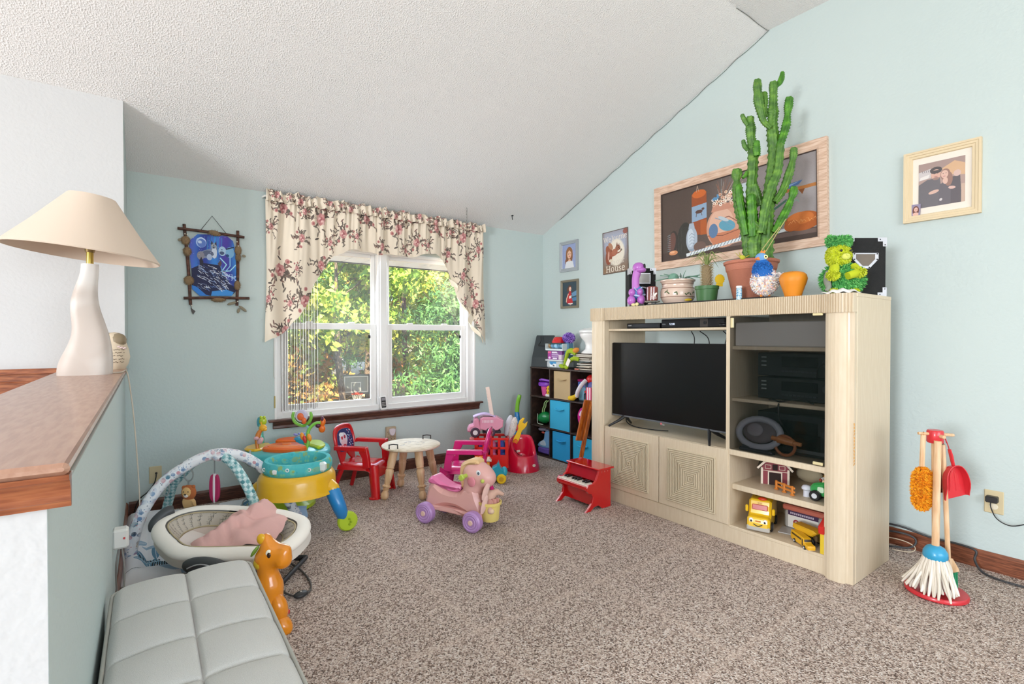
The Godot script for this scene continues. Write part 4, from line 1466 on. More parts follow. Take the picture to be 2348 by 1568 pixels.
	for s in [[-62, 0.08, 30], [-50, 0.072, -40], [-55, 0.086, 80], [-25, 0.074, 20], [-20, 0.066, 100], [10, 0.06, -30], [18, 0.068, 20], [28, 0.062, -60], [42, 0.074, 40], [48, 0.08, 110]]:
		var a = deg_to_rad(s[0])
		b.ell(V(sin(a) * 0.1185, s[1], cos(a) * 0.1185), V(0.012, 0.0045, 0.002), 8, RY(s[0]) * RZ(s[2]))
	part(t, "painted_leaves", b, mt("4e5f3a", 0.5))
	b = MB.new()
	b.lathe([Vector2(0.106, 0.149), Vector2(0, 0.155)], 20)
	part(t, "soil", b, mt("4a382c", 1.0))
	b = MB.new()
	b.ell(V(-0.04, 0.185, 0.03), V(0.038, 0.032, 0.03), 16); b.ell(V(-0.02, 0.18, 0.0), V(0.03, 0.03, 0.03), 12)
	for i in 11:
		var a = i * 0.9
		var o = V(cos(a), 0, sin(a))
		b.tube(spline([V(0.02, 0.15, 0), V(0.02, 0.19, 0) + o * 0.05, V(0, 0.172 + 0.012 * (i % 4), 0) + o * (0.13 + 0.03 * (i % 3))], 4), 0.003, 4)
	b.tube(spline([V(0.03, 0.15, 0.02), V(0.035, 0.20, 0.02), V(0.055, 0.245, 0.02)], 4), [0.006, 0.008, 0.009, 0.009, 0.009, 0.008, 0.006, 0.004, 0.001], 6, false, 0.3)
	part(t, "leaves", b, mt("6f9a86", 0.5))
	b = MB.new()
	b.ell(V(0.04, 0.022, 0.104), V(0.028, 0.009, 0.006), 12)
	part(t, "sticker", b, mt("d8b320", 0.6))
	# green nursery pot with a spiny palm
	t = thing("potted_palm", "small spiny palm in a dark green nursery pot", "potted plant", V(3.05, Y + 0.012, -1.945), -36.2)
	b = MB.new()
	b.lathe([Vector2(0, 0), Vector2(0.062, 0), Vector2(0.072, 0.078), Vector2(0.076, 0.08), Vector2(0.078, 0.102), Vector2(0.074, 0.102), Vector2(0.07, 0.09), Vector2(0, 0.088)], 32)
	part(t, "pot", b, mt("3f6b3c", 0.45))
	b = MB.new()
	b.tube(spline([V(0, 0.088, 0), V(0.0, 0.14, 0), V(-0.005, 0.20, 0), V(-0.003, 0.245, 0)], 4), [0.024, 0.025, 0.027, 0.028, 0.03, 0.03, 0.03, 0.03, 0.028, 0.028, 0.026, 0.024, 0.016], 12)
	part(t, "trunk", b, mt("8d7a5c", 0.9))
	b = MB.new()
	for i in 150:
		var a = i * 2.4
		var y = 0.10 + i * 0.001
		var o = V(cos(a), 0, sin(a))
		b.tube([o * 0.024 + V(0, y, 0), o * 0.036 + V(0, y + 0.006, 0), o * 0.048 + V(0, y + 0.012, 0)], [0.0035, 0.0022, 0.0004], 3)
	var sp = part(t, "spines", b, mt("b3a27c", 0.9))
	sp.set_meta("kind", "stuff")
	b = MB.new()
	for i in 22:
		var a = i * 2.4
		var L = 0.09 + 0.07 * (i % 5) / 4.0
		var o = V(cos(a), 0, sin(a) * 0.7)
		var h = 0.25 + 0.02 * (i % 3)
		b.tube(spline([V(0, 0.235, 0), V(0, h + 0.04, 0) + o * L * 0.45, V(0, h + 0.005 - L * 0.12, 0) + o * L * 1.1], 5), [0.004, 0.004, 0.004, 0.0038, 0.0036, 0.0033, 0.003, 0.0026, 0.002, 0.0013, 0.0005], 4, false, 0.35)
	for i in 4: b.tube([V(0.006 * (i - 1.5), 0.24, 0), V(0.008 * (i - 1.5), 0.29, 0), V(0.012 * (i - 1.5), 0.325, 0)], [0.006, 0.005, 0.001], 4)
	part(t, "fronds", b, mt("8a9a58", 0.6))
	b = MB.new()
	var fl = []
	for i in 28: fl.append(Vector2(0.072 + cos(TAU * i / 28) * (0.03 if i % 2 else 0.035), 0.145 + sin(TAU * i / 28) * (0.03 if i % 2 else 0.035)))
	b.extr(fl, 0.035, 0.038); b.box(V(0.07, 0.107, 0.0365), V(0.045, 0.02, 0.003), 0.001)
	part(t, "plant_tag", b, mt("dcb714", 0.6), "yellow scalloped plant tag")
	# blue glitter jar
	t = thing("glitter_jar", "tiny clear jar of blue beads with a white cap before the terracotta pot", "jar", V(2.957, Y, -1.665), -36.2)
	b = MB.new()
	b.cyl(V(0, 0, 0), V(0, 0.074, 0), 0.017, 0.017, 18, 0.003)
	part(t, "beads", b, mt("ffffff", 0.2, {"tex": noise_tex([[0.2, "3c7fa8"], [0.5, "7fb6d6"], [0.8, "d8ecf4"]], 61, 0.12, 1, 128), "tri": V(14, 14, 14), "coat": 0.8}))
	b = MB.new()
	b.cyl(V(0, 0.074, 0), V(0, 0.088, 0), 0.0175, 0.0175, 18, 0.002)
	part(t, "cap", b, mt("eef0f2", 0.4))
	hen()
	# pumpkin
	t = thing("pumpkin", "smooth orange pear shaped pumpkin beside the plush hen", "pumpkin", V(3.0, Y, -1.365), -36.2)
	b = MB.new()
	b.lathe([Vector2(0, 0.003), Vector2(0.03, 0), Vector2(0.043, 0.006), Vector2(0.05, 0.03), Vector2(0.058, 0.055), Vector2(0.069, 0.085), Vector2(0.073, 0.105), Vector2(0.068, 0.128), Vector2(0.052, 0.142), Vector2(0.03, 0.147), Vector2(0.012, 0.145), Vector2(0, 0.142)], 32)
	part(t, "fruit", b, mt("e08a1c", 0.5))
	b = MB.new()
	b.cyl(V(-0.006, 0.142, 0), V(-0.008, 0.150, 0), 0.006, 0.005, 8)
	part(t, "stem", b, mt("6b4a26", 0.8))
	plush()
	# folded white cloth
	b = MB.new()
	b.sheet(func(u, v): return V(2.905 + 0.09 * v + 0.004 * sin(u * 9), Y + 0.004 + 0.022 * pow(sin(PI * u), 0.6) * pow(sin(PI * v), 0.5) + 0.004 * sin(u * 21 + v * 5), -1.185 + 0.165 * u), 26, 12)
	solo("white_cloth", b, mt("ece9e6", 0.9), "crumpled white cloth on the corner of the entertainment unit", "cloth")
	speaker("speaker_cabinet", "black speaker with metal corners and handle cup beside the green plush toy", V(3.235, Y, -1.085), 0.225, 0.325, true)
	speaker("speaker_cabinet", "black horn speaker with metal corners behind the purple toy", V(3.16, Y, -2.575), 0.208, 0.315, false)
	purple_toy()
	# candle in a glass holder
	t = thing("candle", "dark red jar candle bearing a white fleur de lis", "candle", V(2.985, Y + 0.034, -2.345), -36.2)
	b = MB.new()
	b.cyl(V(0, 0, 0), V(0, 0.105, 0), 0.041, 0.041, 28, 0.006)
	part(t, "jar", b, mt("7a3a32", 0.15, {"coat": 0.8}))
	b = MB.new()
	for s in [0, 1, -1]:
		b.extr(sp2([s * 0.005, 0.03, s * 0.005 + 0.004 + s * 0.014, 0.05, s * 0.02, 0.068 if s == 0 else 0.06, s * 0.01 - 0.004, 0.05], 3), 0.040, 0.0425, 0.0)
	b.box(V(0, 0.032, 0.0412), V(0.034, 0.004, 0.002)); b.box(V(0, 0.02, 0.0412), V(0.04, 0.005, 0.002))
	part(t, "fleur_de_lis", b, mt("e9e2da", 0.5))
	t = thing("glass_candle_holder", "clear cut glass stand under the dark red candle", "candle holder", V(2.985, Y, -2.345), -36.2)
	b = MB.new()
	b.lathe([Vector2(0, 0), Vector2(0.04, 0), Vector2(0.045, 0.006), Vector2(0.03, 0.014), Vector2(0.032, 0.02), Vector2(0.055, 0.026), Vector2(0.058, 0.034), Vector2(0, 0.033)], 14)
	part(t, "stand", b, mt("e8ecea", 0.05, {"refr": 0.05}))

func hen() -> void:
	var t = thing("plush_hen", "plush hen with bright blue neck and speckled white body", "plush toy", V(3.0, 1.496, -1.535), -36.2)
	var b = MB.new()
	b.col = Color(["f2ece6", "f4efe9", "e9d9d6", "c9cbd6", "f0cfa0", "f3e3dc", "a9adc0", "f5f1ec", "eab8b0"][0]).srgb_to_linear()
	b.ell(V(0.005, 0.105, 0), V(0.075, 0.08, 0.062), 18)
	spikes(b, V(0.005, 0.105, 0), V(0.078, 0.082, 0.064), 900, 0.012, 0.006, 3, 0.3, ["f2ece6", "f4efe9", "e9d9d6", "c9cbd6", "f0cfa0", "f3e3dc", "a9adc0", "f5f1ec", "eab8b0"])
	part(t, "body", b, mt("ffffff", 0.9, {"vc": true}))
	b = MB.new()
	b.col = Color(["f3e6e2", "e9dadf", "f4efe9"][0]).srgb_to_linear()
	b.ell(V(0.09, 0.125, 0), V(0.05, 0.026, 0.03), 12, RZ(10))
	spikes(b, V(0.09, 0.125, 0), V(0.05, 0.028, 0.03), 160, 0.014, 0.006, 4, 0.2, ["f3e6e2", "e9dadf", "f4efe9"])
	part(t, "tail", b, mt("ffffff", 0.9, {"vc": true}))
	b = MB.new()
	b.col = Color(["1f62b0", "2a76c4", "3384cf", "1a559c"][0]).srgb_to_linear()
	b.tube([V(-0.005, 0.135, 0), V(-0.01, 0.18, 0), V(-0.014, 0.215, 0), V(-0.016, 0.24, 0)], [0.062, 0.052, 0.036, 0.026], 16)
	spikes(b, V(-0.008, 0.172, 0), V(0.056, 0.062, 0.052), 800, 0.009, 0.004, 5, 0.4, ["1f62b0", "2a76c4", "3384cf", "1a559c"])
	part(t, "neck", b, mt("ffffff", 0.9, {"vc": true}))
	b = MB.new()
	b.ell(V(-0.018, 0.248, 0.004), V(0.034, 0.03, 0.03), 18)
	part(t, "head", b, mt("6f9fcf", 0.9))
	b = MB.new()
	b.extr(sp2([-0.075 + 0.02, 0.244, -0.028, 0.256, -0.03, 0.232, -0.045, 0.232], 2), -0.004, 0.026, 0.004)
	part(t, "beak", b, mt("e2803a", 0.6))
	b = MB.new()
	b.extr(sp2([-0.02, 0.272, -0.016, 0.295, -0.006, 0.284, 0.004, 0.296, 0.006, 0.272], 2), -0.004, 0.008, 0.003)
	part(t, "comb", b, mt("e08a3c", 0.7))
	b = MB.new()
	b.ell(V(-0.004, 0.25, 0.03), V(0.014, 0.013, 0.006), 14)
	var e = part(t, "eye", b, mt("efe6a4", 0.6))
	b = MB.new()
	b.ell(V(-0.006, 0.25, 0.035), V(0.005, 0.005, 0.004), 10)
	part(e, "pupil", b, M.black)
	for s in [-1, 1]:
		b = MB.new()
		b.cyl(V(0.005 + s * 0.024, 0.008, 0.01), V(0.005 + s * 0.024, 0.045, 0.005), 0.006, 0.007, 10)
		for k in [-1, 0, 1]: b.ell(V(0.005 + s * 0.024 + k * 0.008, 0.005, 0.018), V(0.005, 0.005, 0.014), 8, RY(k * 30))
		part(t, "leg", b, mt("dd8426", 0.7))

func plush() -> void:
	# a plain shaggy toy in place of a known character
	var t = thing("plush_toy", "shaggy two tone green plush toy sitting beside the right speaker", "plush toy", V(3.06, 1.496, -1.15), -36.2)
	var gl = ["4fa052", "62b45e", "78c26c", "3f8d48"]
	var ll = ["b9c41f", "c6cf32", "a8b51c", "d0d848"]
	var b = MB.new()
	b.col = Color(gl[0]).srgb_to_linear()
	b.ell(V(0.015, 0.085, 0), V(0.105, 0.085, 0.075), 18)
	spikes(b, V(0.015, 0.085, 0), V(0.108, 0.088, 0.078), 1300, 0.022, 0.006, 11, 0.5, gl)
	part(t, "body", b, mt("ffffff", 0.9, {"vc": true}))
	b = MB.new()
	b.col = Color(ll[0]).srgb_to_linear()
	b.ell(V(-0.01, 0.215, 0.005), V(0.06, 0.068, 0.055), 18)
	spikes(b, V(-0.01, 0.215, 0.005), V(0.062, 0.07, 0.057), 900, 0.010, 0.004, 12, 0.5, ll)
	part(t, "head", b, mt("ffffff", 0.9, {"vc": true}))
	b = MB.new()
	b.col = Color(gl[0]).srgb_to_linear()
	b.ell(V(-0.005, 0.286, 0.0), V(0.054, 0.03, 0.046), 16)
	spikes(b, V(-0.005, 0.286, 0), V(0.056, 0.032, 0.048), 600, 0.017, 0.005, 13, 0.3, gl)
	for s in [-0.052, 0.042]:
		spikes(b, V(s, 0.300, 0), V(0.022, 0.024, 0.016), 160, 0.012, 0.005, 14, 0.0, gl)
	part(t, "topknot", b, mt("ffffff", 0.9, {"vc": true}))
	for s in [[-0.075, 0.135, -0.09, 0.10, -0.07, 0.085], [0.055, 0.14, 0.05, 0.115, -0.02, 0.095]]:
		b = MB.new()
		b.col = Color(ll[0]).srgb_to_linear()
		b.tube([V(s[0] * 0.75, s[1] + 0.01, 0.045), V(s[2], s[3], 0.085), V(s[4], s[5], 0.095)], [0.024, 0.026, 0.02], 10)
		spikes(b, V(s[2], s[3], 0.085), V(0.032, 0.026, 0.028), 160, 0.010, 0.004, 15, 0.5, ll)
		part(t, "arm", b, mt("ffffff", 0.9, {"vc": true}))
	b = MB.new()
	b.ell(V(-0.006, 0.203, 0.06), V(0.024, 0.018, 0.016), 12); b.ell(V(-0.006, 0.208, 0.077), V(0.008, 0.006, 0.005), 8)
	part(t, "snout", b, mt("d6da6a", 0.9))
	for s in [[-0.03, 0.235], [0.022, 0.235]]:
		b = MB.new()
		b.ell(V(s[0], s[1], 0.06), V(0.006, 0.007, 0.005), 10)
		part(t, "eye", b, M.black)
	for s in [-1, 1]:
		b = MB.new()
		b.col = Color(ll[0]).srgb_to_linear()
		b.ell(V(-0.02 + s * 0.055, 0.016, 0.06), V(0.026, 0.016, 0.03), 12)
		spikes(b, V(-0.02 + s * 0.055, 0.016, 0.06), V(0.026, 0.015, 0.03), 120, 0.007, 0.004, 16, 0.2, ll)
		part(t, "foot", b, mt("ffffff", 0.9, {"vc": true}))
	b = MB.new()
	b.tube(spline([V(-0.088, 0.125, 0.04), V(-0.10, 0.08, 0.05), V(-0.098, 0.04, 0.06), V(-0.108, 0.018, 0.06)], 4), [0.012, 0.014, 0.016, 0.016, 0.017, 0.017, 0.016, 0.015, 0.014, 0.012, 0.011, 0.012, 0.01], 10)
	part(t, "felt_strap", b, mt("85877c", 0.9))

func speaker(called: String, label: String, at: Vector3, w: float, h: float, cup: bool) -> void:
	var t = thing(called, label, "speaker", at, -36.2, "black speakers on the entertainment unit")
	var blk = mt("1b1b1c", 0.85, {"nrm": norm_tex(23, 0.2, 0, 256, 5.0), "tri": V(6, 6, 6)})
	var met = mt("c9c9cf", 0.35, {"metal": 0.35})
	var b = MB.new()
	b.box(V(0, h / 2, -0.07), V(w, h, 0.14), 0.004)
	part(t, "cabinet", b, blk)
	for sx in [-1, 1]:
		for sy in [0, 1]:
			b = MB.new()
			var y = 0.0 if sy == 0 else h
			var d = 1.0 if sy == 0 else -1.0
			b.box(V(sx * (w / 2 - 0.022), y + d * 0.010, 0.0), V(0.05, 0.022, 0.006), 0.001)
			b.box(V(sx * (w / 2 - 0.008), y + d * 0.034, 0.0), V(0.022, 0.030, 0.006), 0.001)
			b.box(V(sx * (w / 2 + 0.0005), y + d * 0.024, -0.03), V(0.004, 0.05, 0.06), 0.001)
			var cn = part(t, "corner", b, met)
			b = MB.new()
			b.cyl(V(sx * (w / 2 - 0.036), y + d * 0.010, 0.003), V(sx * (w / 2 - 0.036), y + d * 0.010, 0.005), 0.003, 0.003, 8)
			b.cyl(V(sx * (w / 2 - 0.009), y + d * 0.040, 0.003), V(sx * (w / 2 - 0.009), y + d * 0.040, 0.005), 0.003, 0.003, 8)
			part(cn, "rivet", b, M.black)
	if cup:
		var o = [Vector2(-0.072, 0.045), Vector2(-0.072, 0.01), Vector2(-0.022, -0.042), Vector2(0.022, -0.042), Vector2(0.072, 0.01), Vector2(0.072, 0.045)]
		var c = Vector2(-0.005, h * 0.60)
		b = MB.new()
		for i in 6:
			var p = o[i]; var q = o[(i + 1) % 6]
			b.extr([c + p, c + q, c + q * 0.74 + Vector2(0, 0.004), c + p * 0.74 + Vector2(0, 0.004)], 0.0, 0.006, 0.001)
		var hc = part(t, "handle_cup", b, met)
		b = MB.new()
		b.extr(o.map(func(p): return c + p * 0.76 + Vector2(0, 0.004)), 0.0004, 0.0016)
		part(hc, "recess", b, mt("6f6459", 0.6))
		b = MB.new()
		for i in 6: b.cyl(V(c.x + o[i].x * 0.88, c.y + o[i].y * 0.88, 0.006), V(c.x + o[i].x * 0.88, c.y + o[i].y * 0.88, 0.008), 0.004, 0.004, 8)
		part(hc, "screw", b, M.black)
	else:
		b = MB.new()
		var c = V(0.0, h * 0.74, 0.0)
		ring_of_boxes(b, c + V(0, 0, 0.003), 0.125, 0.085, 0.010, 0.008)
		var hn = part(t, "horn_frame", b, met)
		b = MB.new()
		var a = [V(-0.055, -0.034, 0.004), V(0.055, -0.034, 0.004), V(0.055, 0.034, 0.004), V(-0.055, 0.034, 0.004)]
		var a2 = [V(-0.02, -0.01, 0.0005), V(0.02, -0.01, 0.0005), V(0.02, 0.01, 0.0005), V(-0.02, 0.01, 0.0005)]
		for i in 4: b.quad(c + a[i], c + a[(i + 1) % 4], c + a2[(i + 1) % 4], c + a2[i])
		b.quad(c + a2[0], c + a2[1], c + a2[2], c + a2[3])
		part(hn, "horn", b, mt("a9a6a2", 0.4))
		b = MB.new()
		var arc = []
		for i in 15:
			var an = PI * i / 14
			arc.append(V(cos(an) * 0.075, h * 0.28 + sin(an) * 0.075, 0.004))
		b.tube(arc, 0.006, 6)
		part(t, "woofer_rim", b, met)

func purple_toy() -> void:
	var t = thing("toy_turtle", "purple long necked toy turtle in a blue shell at the unit's left end", "toy", V(2.99, 1.496, -2.49), -36.2)
	var pm = mt("b667c0", 0.35, {"coat": 0.4})
	var b = MB.new()
	b.ell(V(0.012, 0.295, 0), V(0.045, 0.04, 0.045), 20); b.ell(V(0.025, 0.275, 0.02), V(0.04, 0.022, 0.036), 14)
	part(t, "head", b, pm)
	b = MB.new()
	b.tube(spline([V(-0.004, 0.12, 0), V(-0.01, 0.17, 0), V(-0.008, 0.22, 0), V(0.004, 0.27, 0)], 4), [0.032, 0.031, 0.03, 0.029, 0.028, 0.028, 0.028, 0.028, 0.028, 0.029, 0.03, 0.03, 0.03], 14)
	part(t, "neck", b, mt("bd74c6", 0.5))
	b = MB.new()
	b.ell(V(0.048, 0.298, 0.028), V(0.008, 0.024, 0.016), 12, RY(20))
	var e = part(t, "eye", b, M.black)
	b = MB.new()
	b.ell(V(0.056, 0.305, 0.034), V(0.003, 0.007, 0.005), 8)
	part(e, "glint", b, mt("f4f4f4", 0.3))
	b = MB.new()
	b.ell(V(0.005, 0.105, -0.005), V(0.052, 0.055, 0.045), 18)
	part(t, "shell", b, mt("4a86c4", 0.4))
	b = MB.new()
	b.tube([V(-0.03, 0.14, 0.04), V(-0.008, 0.11, 0.05), V(0.03, 0.145, 0.04)], 0.005, 6)
	b.tube([V(-0.05, 0.09, 0.02), V(0, 0.078, 0.05), V(0.055, 0.09, 0.02)], 0.008, 6)
	part(t, "straps", b, mt("b9c4e8", 0.5))
	for s in [[-0.045, 0.105, 0.03, 0.026], [0.012, 0.108, 0.045, 0.024], [-0.05, 0.045, 0.035, 0.032], [0.022, 0.05, 0.04, 0.032]]:
		b = MB.new()
		b.ell(V(s[0], s[1], s[2]), V(s[3], s[3] * 1.15, s[3]), 14)
		part(t, "paw", b, pm)
	b = MB.new()
	b.cyl(V(-0.002, 0, 0.01), V(-0.002, 0.03, 0.01), 0.058, 0.05, 20, 0.006)
	part(t, "glass_base", b, mt("dfe6e2", 0.1, {"refr": 0.05}))
	b = MB.new()
	b.ell(V(-0.04, 0.012, 0.06), V(0.018, 0.011, 0.01), 10); b.ell(V(-0.015, 0.016, 0.064), V(0.014, 0.013, 0.008), 10)
	part(t, "yellow_flower", b, mt("e6dba0", 0.5))
func frame_mesh(w: float, h: float, t: float, d: float, steps := 1) -> MB:
	var b = MB.new()
	# mitred moulding, profile stepping down towards the picture
	var pr = [Vector2(0, 0), Vector2(0, d)]
	for k in steps:
		pr.append(Vector2(t * (k + 0.75) / steps, d * (1.0 - 0.16 * k)))
		pr.append(Vector2(t * (k + 0.9) / steps, d * (0.86 - 0.18 * k)))
	pr.append(Vector2(t, d * (0.7 - 0.18 * (steps - 1))))
	pr.append(Vector2(t, 0))
	var cs = [Vector2(-1, -1), Vector2(1, -1), Vector2(1, 1), Vector2(-1, 1)]
	for i in 4:
		var c0: Vector2 = cs[i]; var c1: Vector2 = cs[(i + 1) % 4]
		var rows = []
		for p in pr:
			rows.append(PackedVector3Array([V(c0.x * (w / 2 - p.x), c0.y * (h / 2 - p.x), p.y), V(c1.x * (w / 2 - p.x), c1.y * (h / 2 - p.x), p.y)]))
		b.grid(rows, false, true, Vector2(0, 0), Vector2(1, 1), false)
	return b

func picture(called: String, label: String, at: Vector3, w: float, h: float, t: float, d: float, fm: Material, p: PT, o := {}) -> Node3D:
	var n = thing(called, label, o.get("cat", "picture"), at, o.get("yaw", -90.0))
	if o.has("tilt"): n.rotation_degrees.z = o.tilt
	part(n, "frame", frame_mesh(w, h, t, d, o.get("steps", 1)), fm)
	var b = MB.new()
	if o.has("mat"):
		b.box(V(0, 0, d * 0.2), V(w - t * 1.8, h - t * 1.8, d * 0.2))
		part(n, "mat_board", b, mt("e9e0d4", 0.7))
		b = MB.new()
		b.box(V(0, 0, d * 0.33), V(o.mat[0], o.mat[1], 0.002))
	else:
		b.box(V(0, 0, d * 0.3), V(w - t * 1.8, h - t * 1.8, 0.004))
	part(n, o.get("print", "print"), b, mt("ffffff", o.get("rough", 0.35), {"tex": p.tex()}))
	return n

func wall_art() -> void:
	var X = R_X - 0.001
	# still life
	var p = PT.new(768, 366, Color("6b5c55"))
	for y in 366:
		for x in 768:
			var u = x / 768.0
			p.im.set_pixel(x, y, Color("54463f").lerp(Color("a39c9e"), smoothstep(0.15, 0.95, u)).lerp(Color("4a3e38"), 0.35 * absf(y / 366.0 - 0.4)))
	p.rect(0, 318, 768, 366, "4a3a34").rect(330, 322, 768, 340, "6e5a54")
	p.poly([170, 322, 480, 306, 480, 322, 170, 345], "c9a490")
	p.poly([610, 138, 768, 136, 768, 150, 610, 152], "b5743a").poly([690, 150, 715, 150, 705, 172], "8a5228")
	p.poly([622, 132, 640, 118, 706, 112, 690, 128, 650, 136], "4f74ad").poly([630, 130, 650, 121, 695, 115, 660, 126], "8fb0dc")
	p.ell(70, 270, 30, 62, "3b3431", 0.15).ell(66, 268, 22, 52, "6a4a42", 0.15)
	for k in 9: p.line([40, 230 + k * 10, 56, 226 + k * 11], 3, "7f9096")
	p.ell(138, 270, 44, 92, "35332f", 0.1)
	for k in 8: p.line([108 + k * 8, 200, 104 + k * 9, 330], 1.5, "4a4a44")
	p.ell(74, 322, 26, 12, "d08c62").ell(68, 318, 14, 6, "e8b088")
	p.poly([184, 48, 266, 48, 266, 260, 184, 250], "9a4f2a").poly([184, 110, 266, 104, 266, 178, 184, 188], "8fa9c4").ell(225, 52, 38, 20, "c9672c")
	p.line([210, 40, 216, 10, 224, 40], 2, "c9b09a").ell(224, 140, 20, 9, "5a4038").ell(246, 130, 8, 6, "5a4038").line([212, 142, 208, 162], 3, "5a4038").line([234, 142, 240, 160], 3, "5a4038").rect(232, 186, 266, 258, "b05c2c")
	p.ell(182, 270, 32, 62, "a9b6c6").ell(176, 262, 18, 46, "c6d2de").poly([170, 190, 194, 190, 200, 216, 164, 216], "a9b6c6").poly([164, 318, 204, 318, 196, 330, 172, 330], "8e9cae")
	for k in 4: p.line([168, 250 + k * 16, 182, 240 + k * 16, 198, 252 + k * 14], 1.6, "5f6f86")
	p.ell(226, 312, 34, 24, "6f5850")
	p.ell(356, 238, 92, 100, "cf9c84").ell(340, 222, 62, 72, "ddb29c").poly([300, 128, 412, 132, 420, 160, 290, 160], "c88f78")
	p.poly([272, 268, 440, 262, 420, 316, 300, 318], "c8805f").line([268, 270, 350, 280, 446, 262], 3, "7a4a3a")
	p.ell(300, 250, 24, 34, "5f7ea4").ell(370, 236, 42, 26, "62a0b8", 0.3).line([330, 200, 380, 196, 420, 226, 440, 250], 4, "8f5a4a").line([310, 190, 350, 210, 410, 250], 3, "7f9cb4").ell(352, 202, 30, 8, "b9c6cf", 0.5)
	var q = RandomNumberGenerator.new()
	q.seed = 5
	for k in 26: p.line([345, 120, 300 + q.randf() * 150, 8 + q.randf() * 50], 1.6, ["a06a50", "8f9a9a", "7a5240", "c9b8a0"][k % 4])
	for k in 40:
		var x = 296 + q.randf() * 130; var y = 76 + q.randf() * 62
		p.ell(x, y, 8, 7, ["efe0d0", "e8cdb4", "d9b49c", "f4ece2"][k % 4]).ell(x, y, 3, 3, "a05a40")
	for k in 6: p.ell(296 + q.randf() * 36, 80 + q.randf() * 30, 9, 5, "5b8fb8", q.randf() * 3)
	p.rect(440, 60, 500, 130, "b9c4cc")
	p.poly([150, 338, 470, 300, 472, 316, 152, 354], "dfe6ea").poly([560, 312, 650, 300, 652, 312, 562, 326], "dfe6ea")
	for k in 16: p.line([172 + k * 18, 350 - k * 2.2, 184 + k * 18, 332 - k * 2.2], 3, "5f7484")
	p.poly([575, 212, 600, 200, 640, 178, 648, 184, 610, 206, 580, 220], "3f6a5a").line([640, 186, 668, 196, 684, 190, 690, 200], 4, "8aa59c")
	p.ell(560, 250, 26, 40, "8f827c").ell(704, 284, 72, 40, "b05a20").ell(696, 270, 52, 26, "cc7230").ell(660, 296, 30, 24, "b86024")
	for k in 9: p.line([648 + k * 14, 290 - (k % 3) * 8, 656 + k * 14, 280 - (k % 2) * 6, 662 + k * 14, 288], 1.6, "e0a060")
	p.speck(0.02, 3)
	var n = picture("still_life_painting", "wide framed still life of pottery behind the tall cactus", V(X, 2.236, -2.158), 1.405, 0.728, 0.066, 0.03, mt("ffffff", 0.55, {"tex": noise_tex([[0.2, "c9a68e"], [0.5, "d9b9a2"], [0.8, "e3c8b4"]], 71, 0.012, 0, 256), "tri": V(2, 14, 14)}), p, {"tilt": 0.9, "cat": "painting", "rough": 0.5})
	var b = MB.new()
	ring_of_boxes(b, V(0, 0, 0.012), 1.285, 0.608, 0.012, 0.018)
	part(n, "inner_lip", b, mt("4a3a34", 0.5))
	# the couple
	p = PT.new(256, 316, Color("a98a80"))
	p.rect(0, 0, 256, 70, "9b8078").poly([130, 60, 200, 20, 256, 50, 256, 130, 170, 110], "d8a878").poly([0, 60, 70, 44, 70, 110, 0, 120], "cfc8c8").poly([10, 96, 64, 84, 56, 110, 8, 116], "f0ece6")
	for k in 5: p.line([20 + k * 11, 52, 24 + k * 11, 66], 3, "54505a")
	p.poly([0, 150, 50, 120, 120, 118, 140, 316, 0, 316], "4f4d55").poly([120, 170, 150, 150, 200, 160, 215, 316, 110, 316], "4a4850").poly([180, 130, 230, 128, 240, 316, 180, 316], "3e3a42").rect(236, 190, 256, 316, "c9a890")
	p.ell(98, 62, 34, 24, "2e2a2c").ell(98, 92, 27, 36, "d9a590").ell(98, 74, 28, 12, "2e2a2c").ell(98, 122, 18, 10, "8a6a60").ell(98, 108, 10, 4, "b06a64")
	p.ell(150, 104, 27, 40, "8a6050").ell(168, 140, 22, 50, "8a6050").ell(146, 102, 20, 28, "e3b4a0").ell(150, 148, 14, 24, "e3b4a0").ell(144, 116, 8, 3, "b86a68")
	for s in [[90, 86], [108, 86], [138, 96], [154, 96]]: p.ell(s[0], s[1], 3, 2, "4a3830")
	p.ell(86, 214, 30, 12, "dcae9a", -0.25).ell(186, 204, 20, 10, "dcb0a4", 0.2).ell(126, 276, 8, 10, "d8d4d4", 0.5).ell(214, 110, 20, 22, "d8b4a8")
	for y in 316:
		for x in 256: p.im.set_pixel(x, y, p.im.get_pixel(x, y).lerp(Color("b9aead"), 0.28))
	n = picture("couple_photo", "cream framed photograph of a couple on the bare right wall", V(X, 2.155, -0.868), 0.347, 0.413, 0.042, 0.026, mt("dcc9a6", 0.5), p, {"mat": [0.208, 0.256], "cat": "photograph", "steps": 3})
	p = PT.new(64, 96, Color("8f86a0"))
	p.ell(32, 52, 22, 38, "6a3f38").ell(33, 44, 13, 19, "e6b8a8").ell(32, 84, 20, 16, "e0b4a4").ell(33, 54, 5, 2, "b86a68").ell(28, 42, 2, 2, "40302c").ell(38, 42, 2, 2, "40302c")
	b = MB.new()
	b.box(V(-0.115, -0.135, 0.016), V(0.045, 0.066, 0.0015), 0, RZ(-2))
	part(n, "tucked_photo", b, mt("ffffff", 0.4, {"tex": p.tex()}))
	# girl in white
	p = PT.new(160, 192, Color("9aa6cc"))
	p.speck(0.05, 9)
	p.ell(82, 92, 40, 70, "8a5a3c").ell(82, 66, 38, 40, "96643f").ell(48, 140, 14, 26, "8a5a3c").ell(82, 82, 24, 33, "e9b99c").ell(86, 98, 10, 4, "d07a70").ell(72, 78, 4, 3, "4a3528").ell(92, 78, 4, 3, "4a3528")
	p.poly([52, 56, 82, 30, 112, 56, 104, 66, 82, 48, 60, 70], "9a683f").poly([30, 192, 44, 140, 84, 130, 124, 140, 138, 192], "dfe0e4").ell(84, 128, 14, 10, "e9b99c")
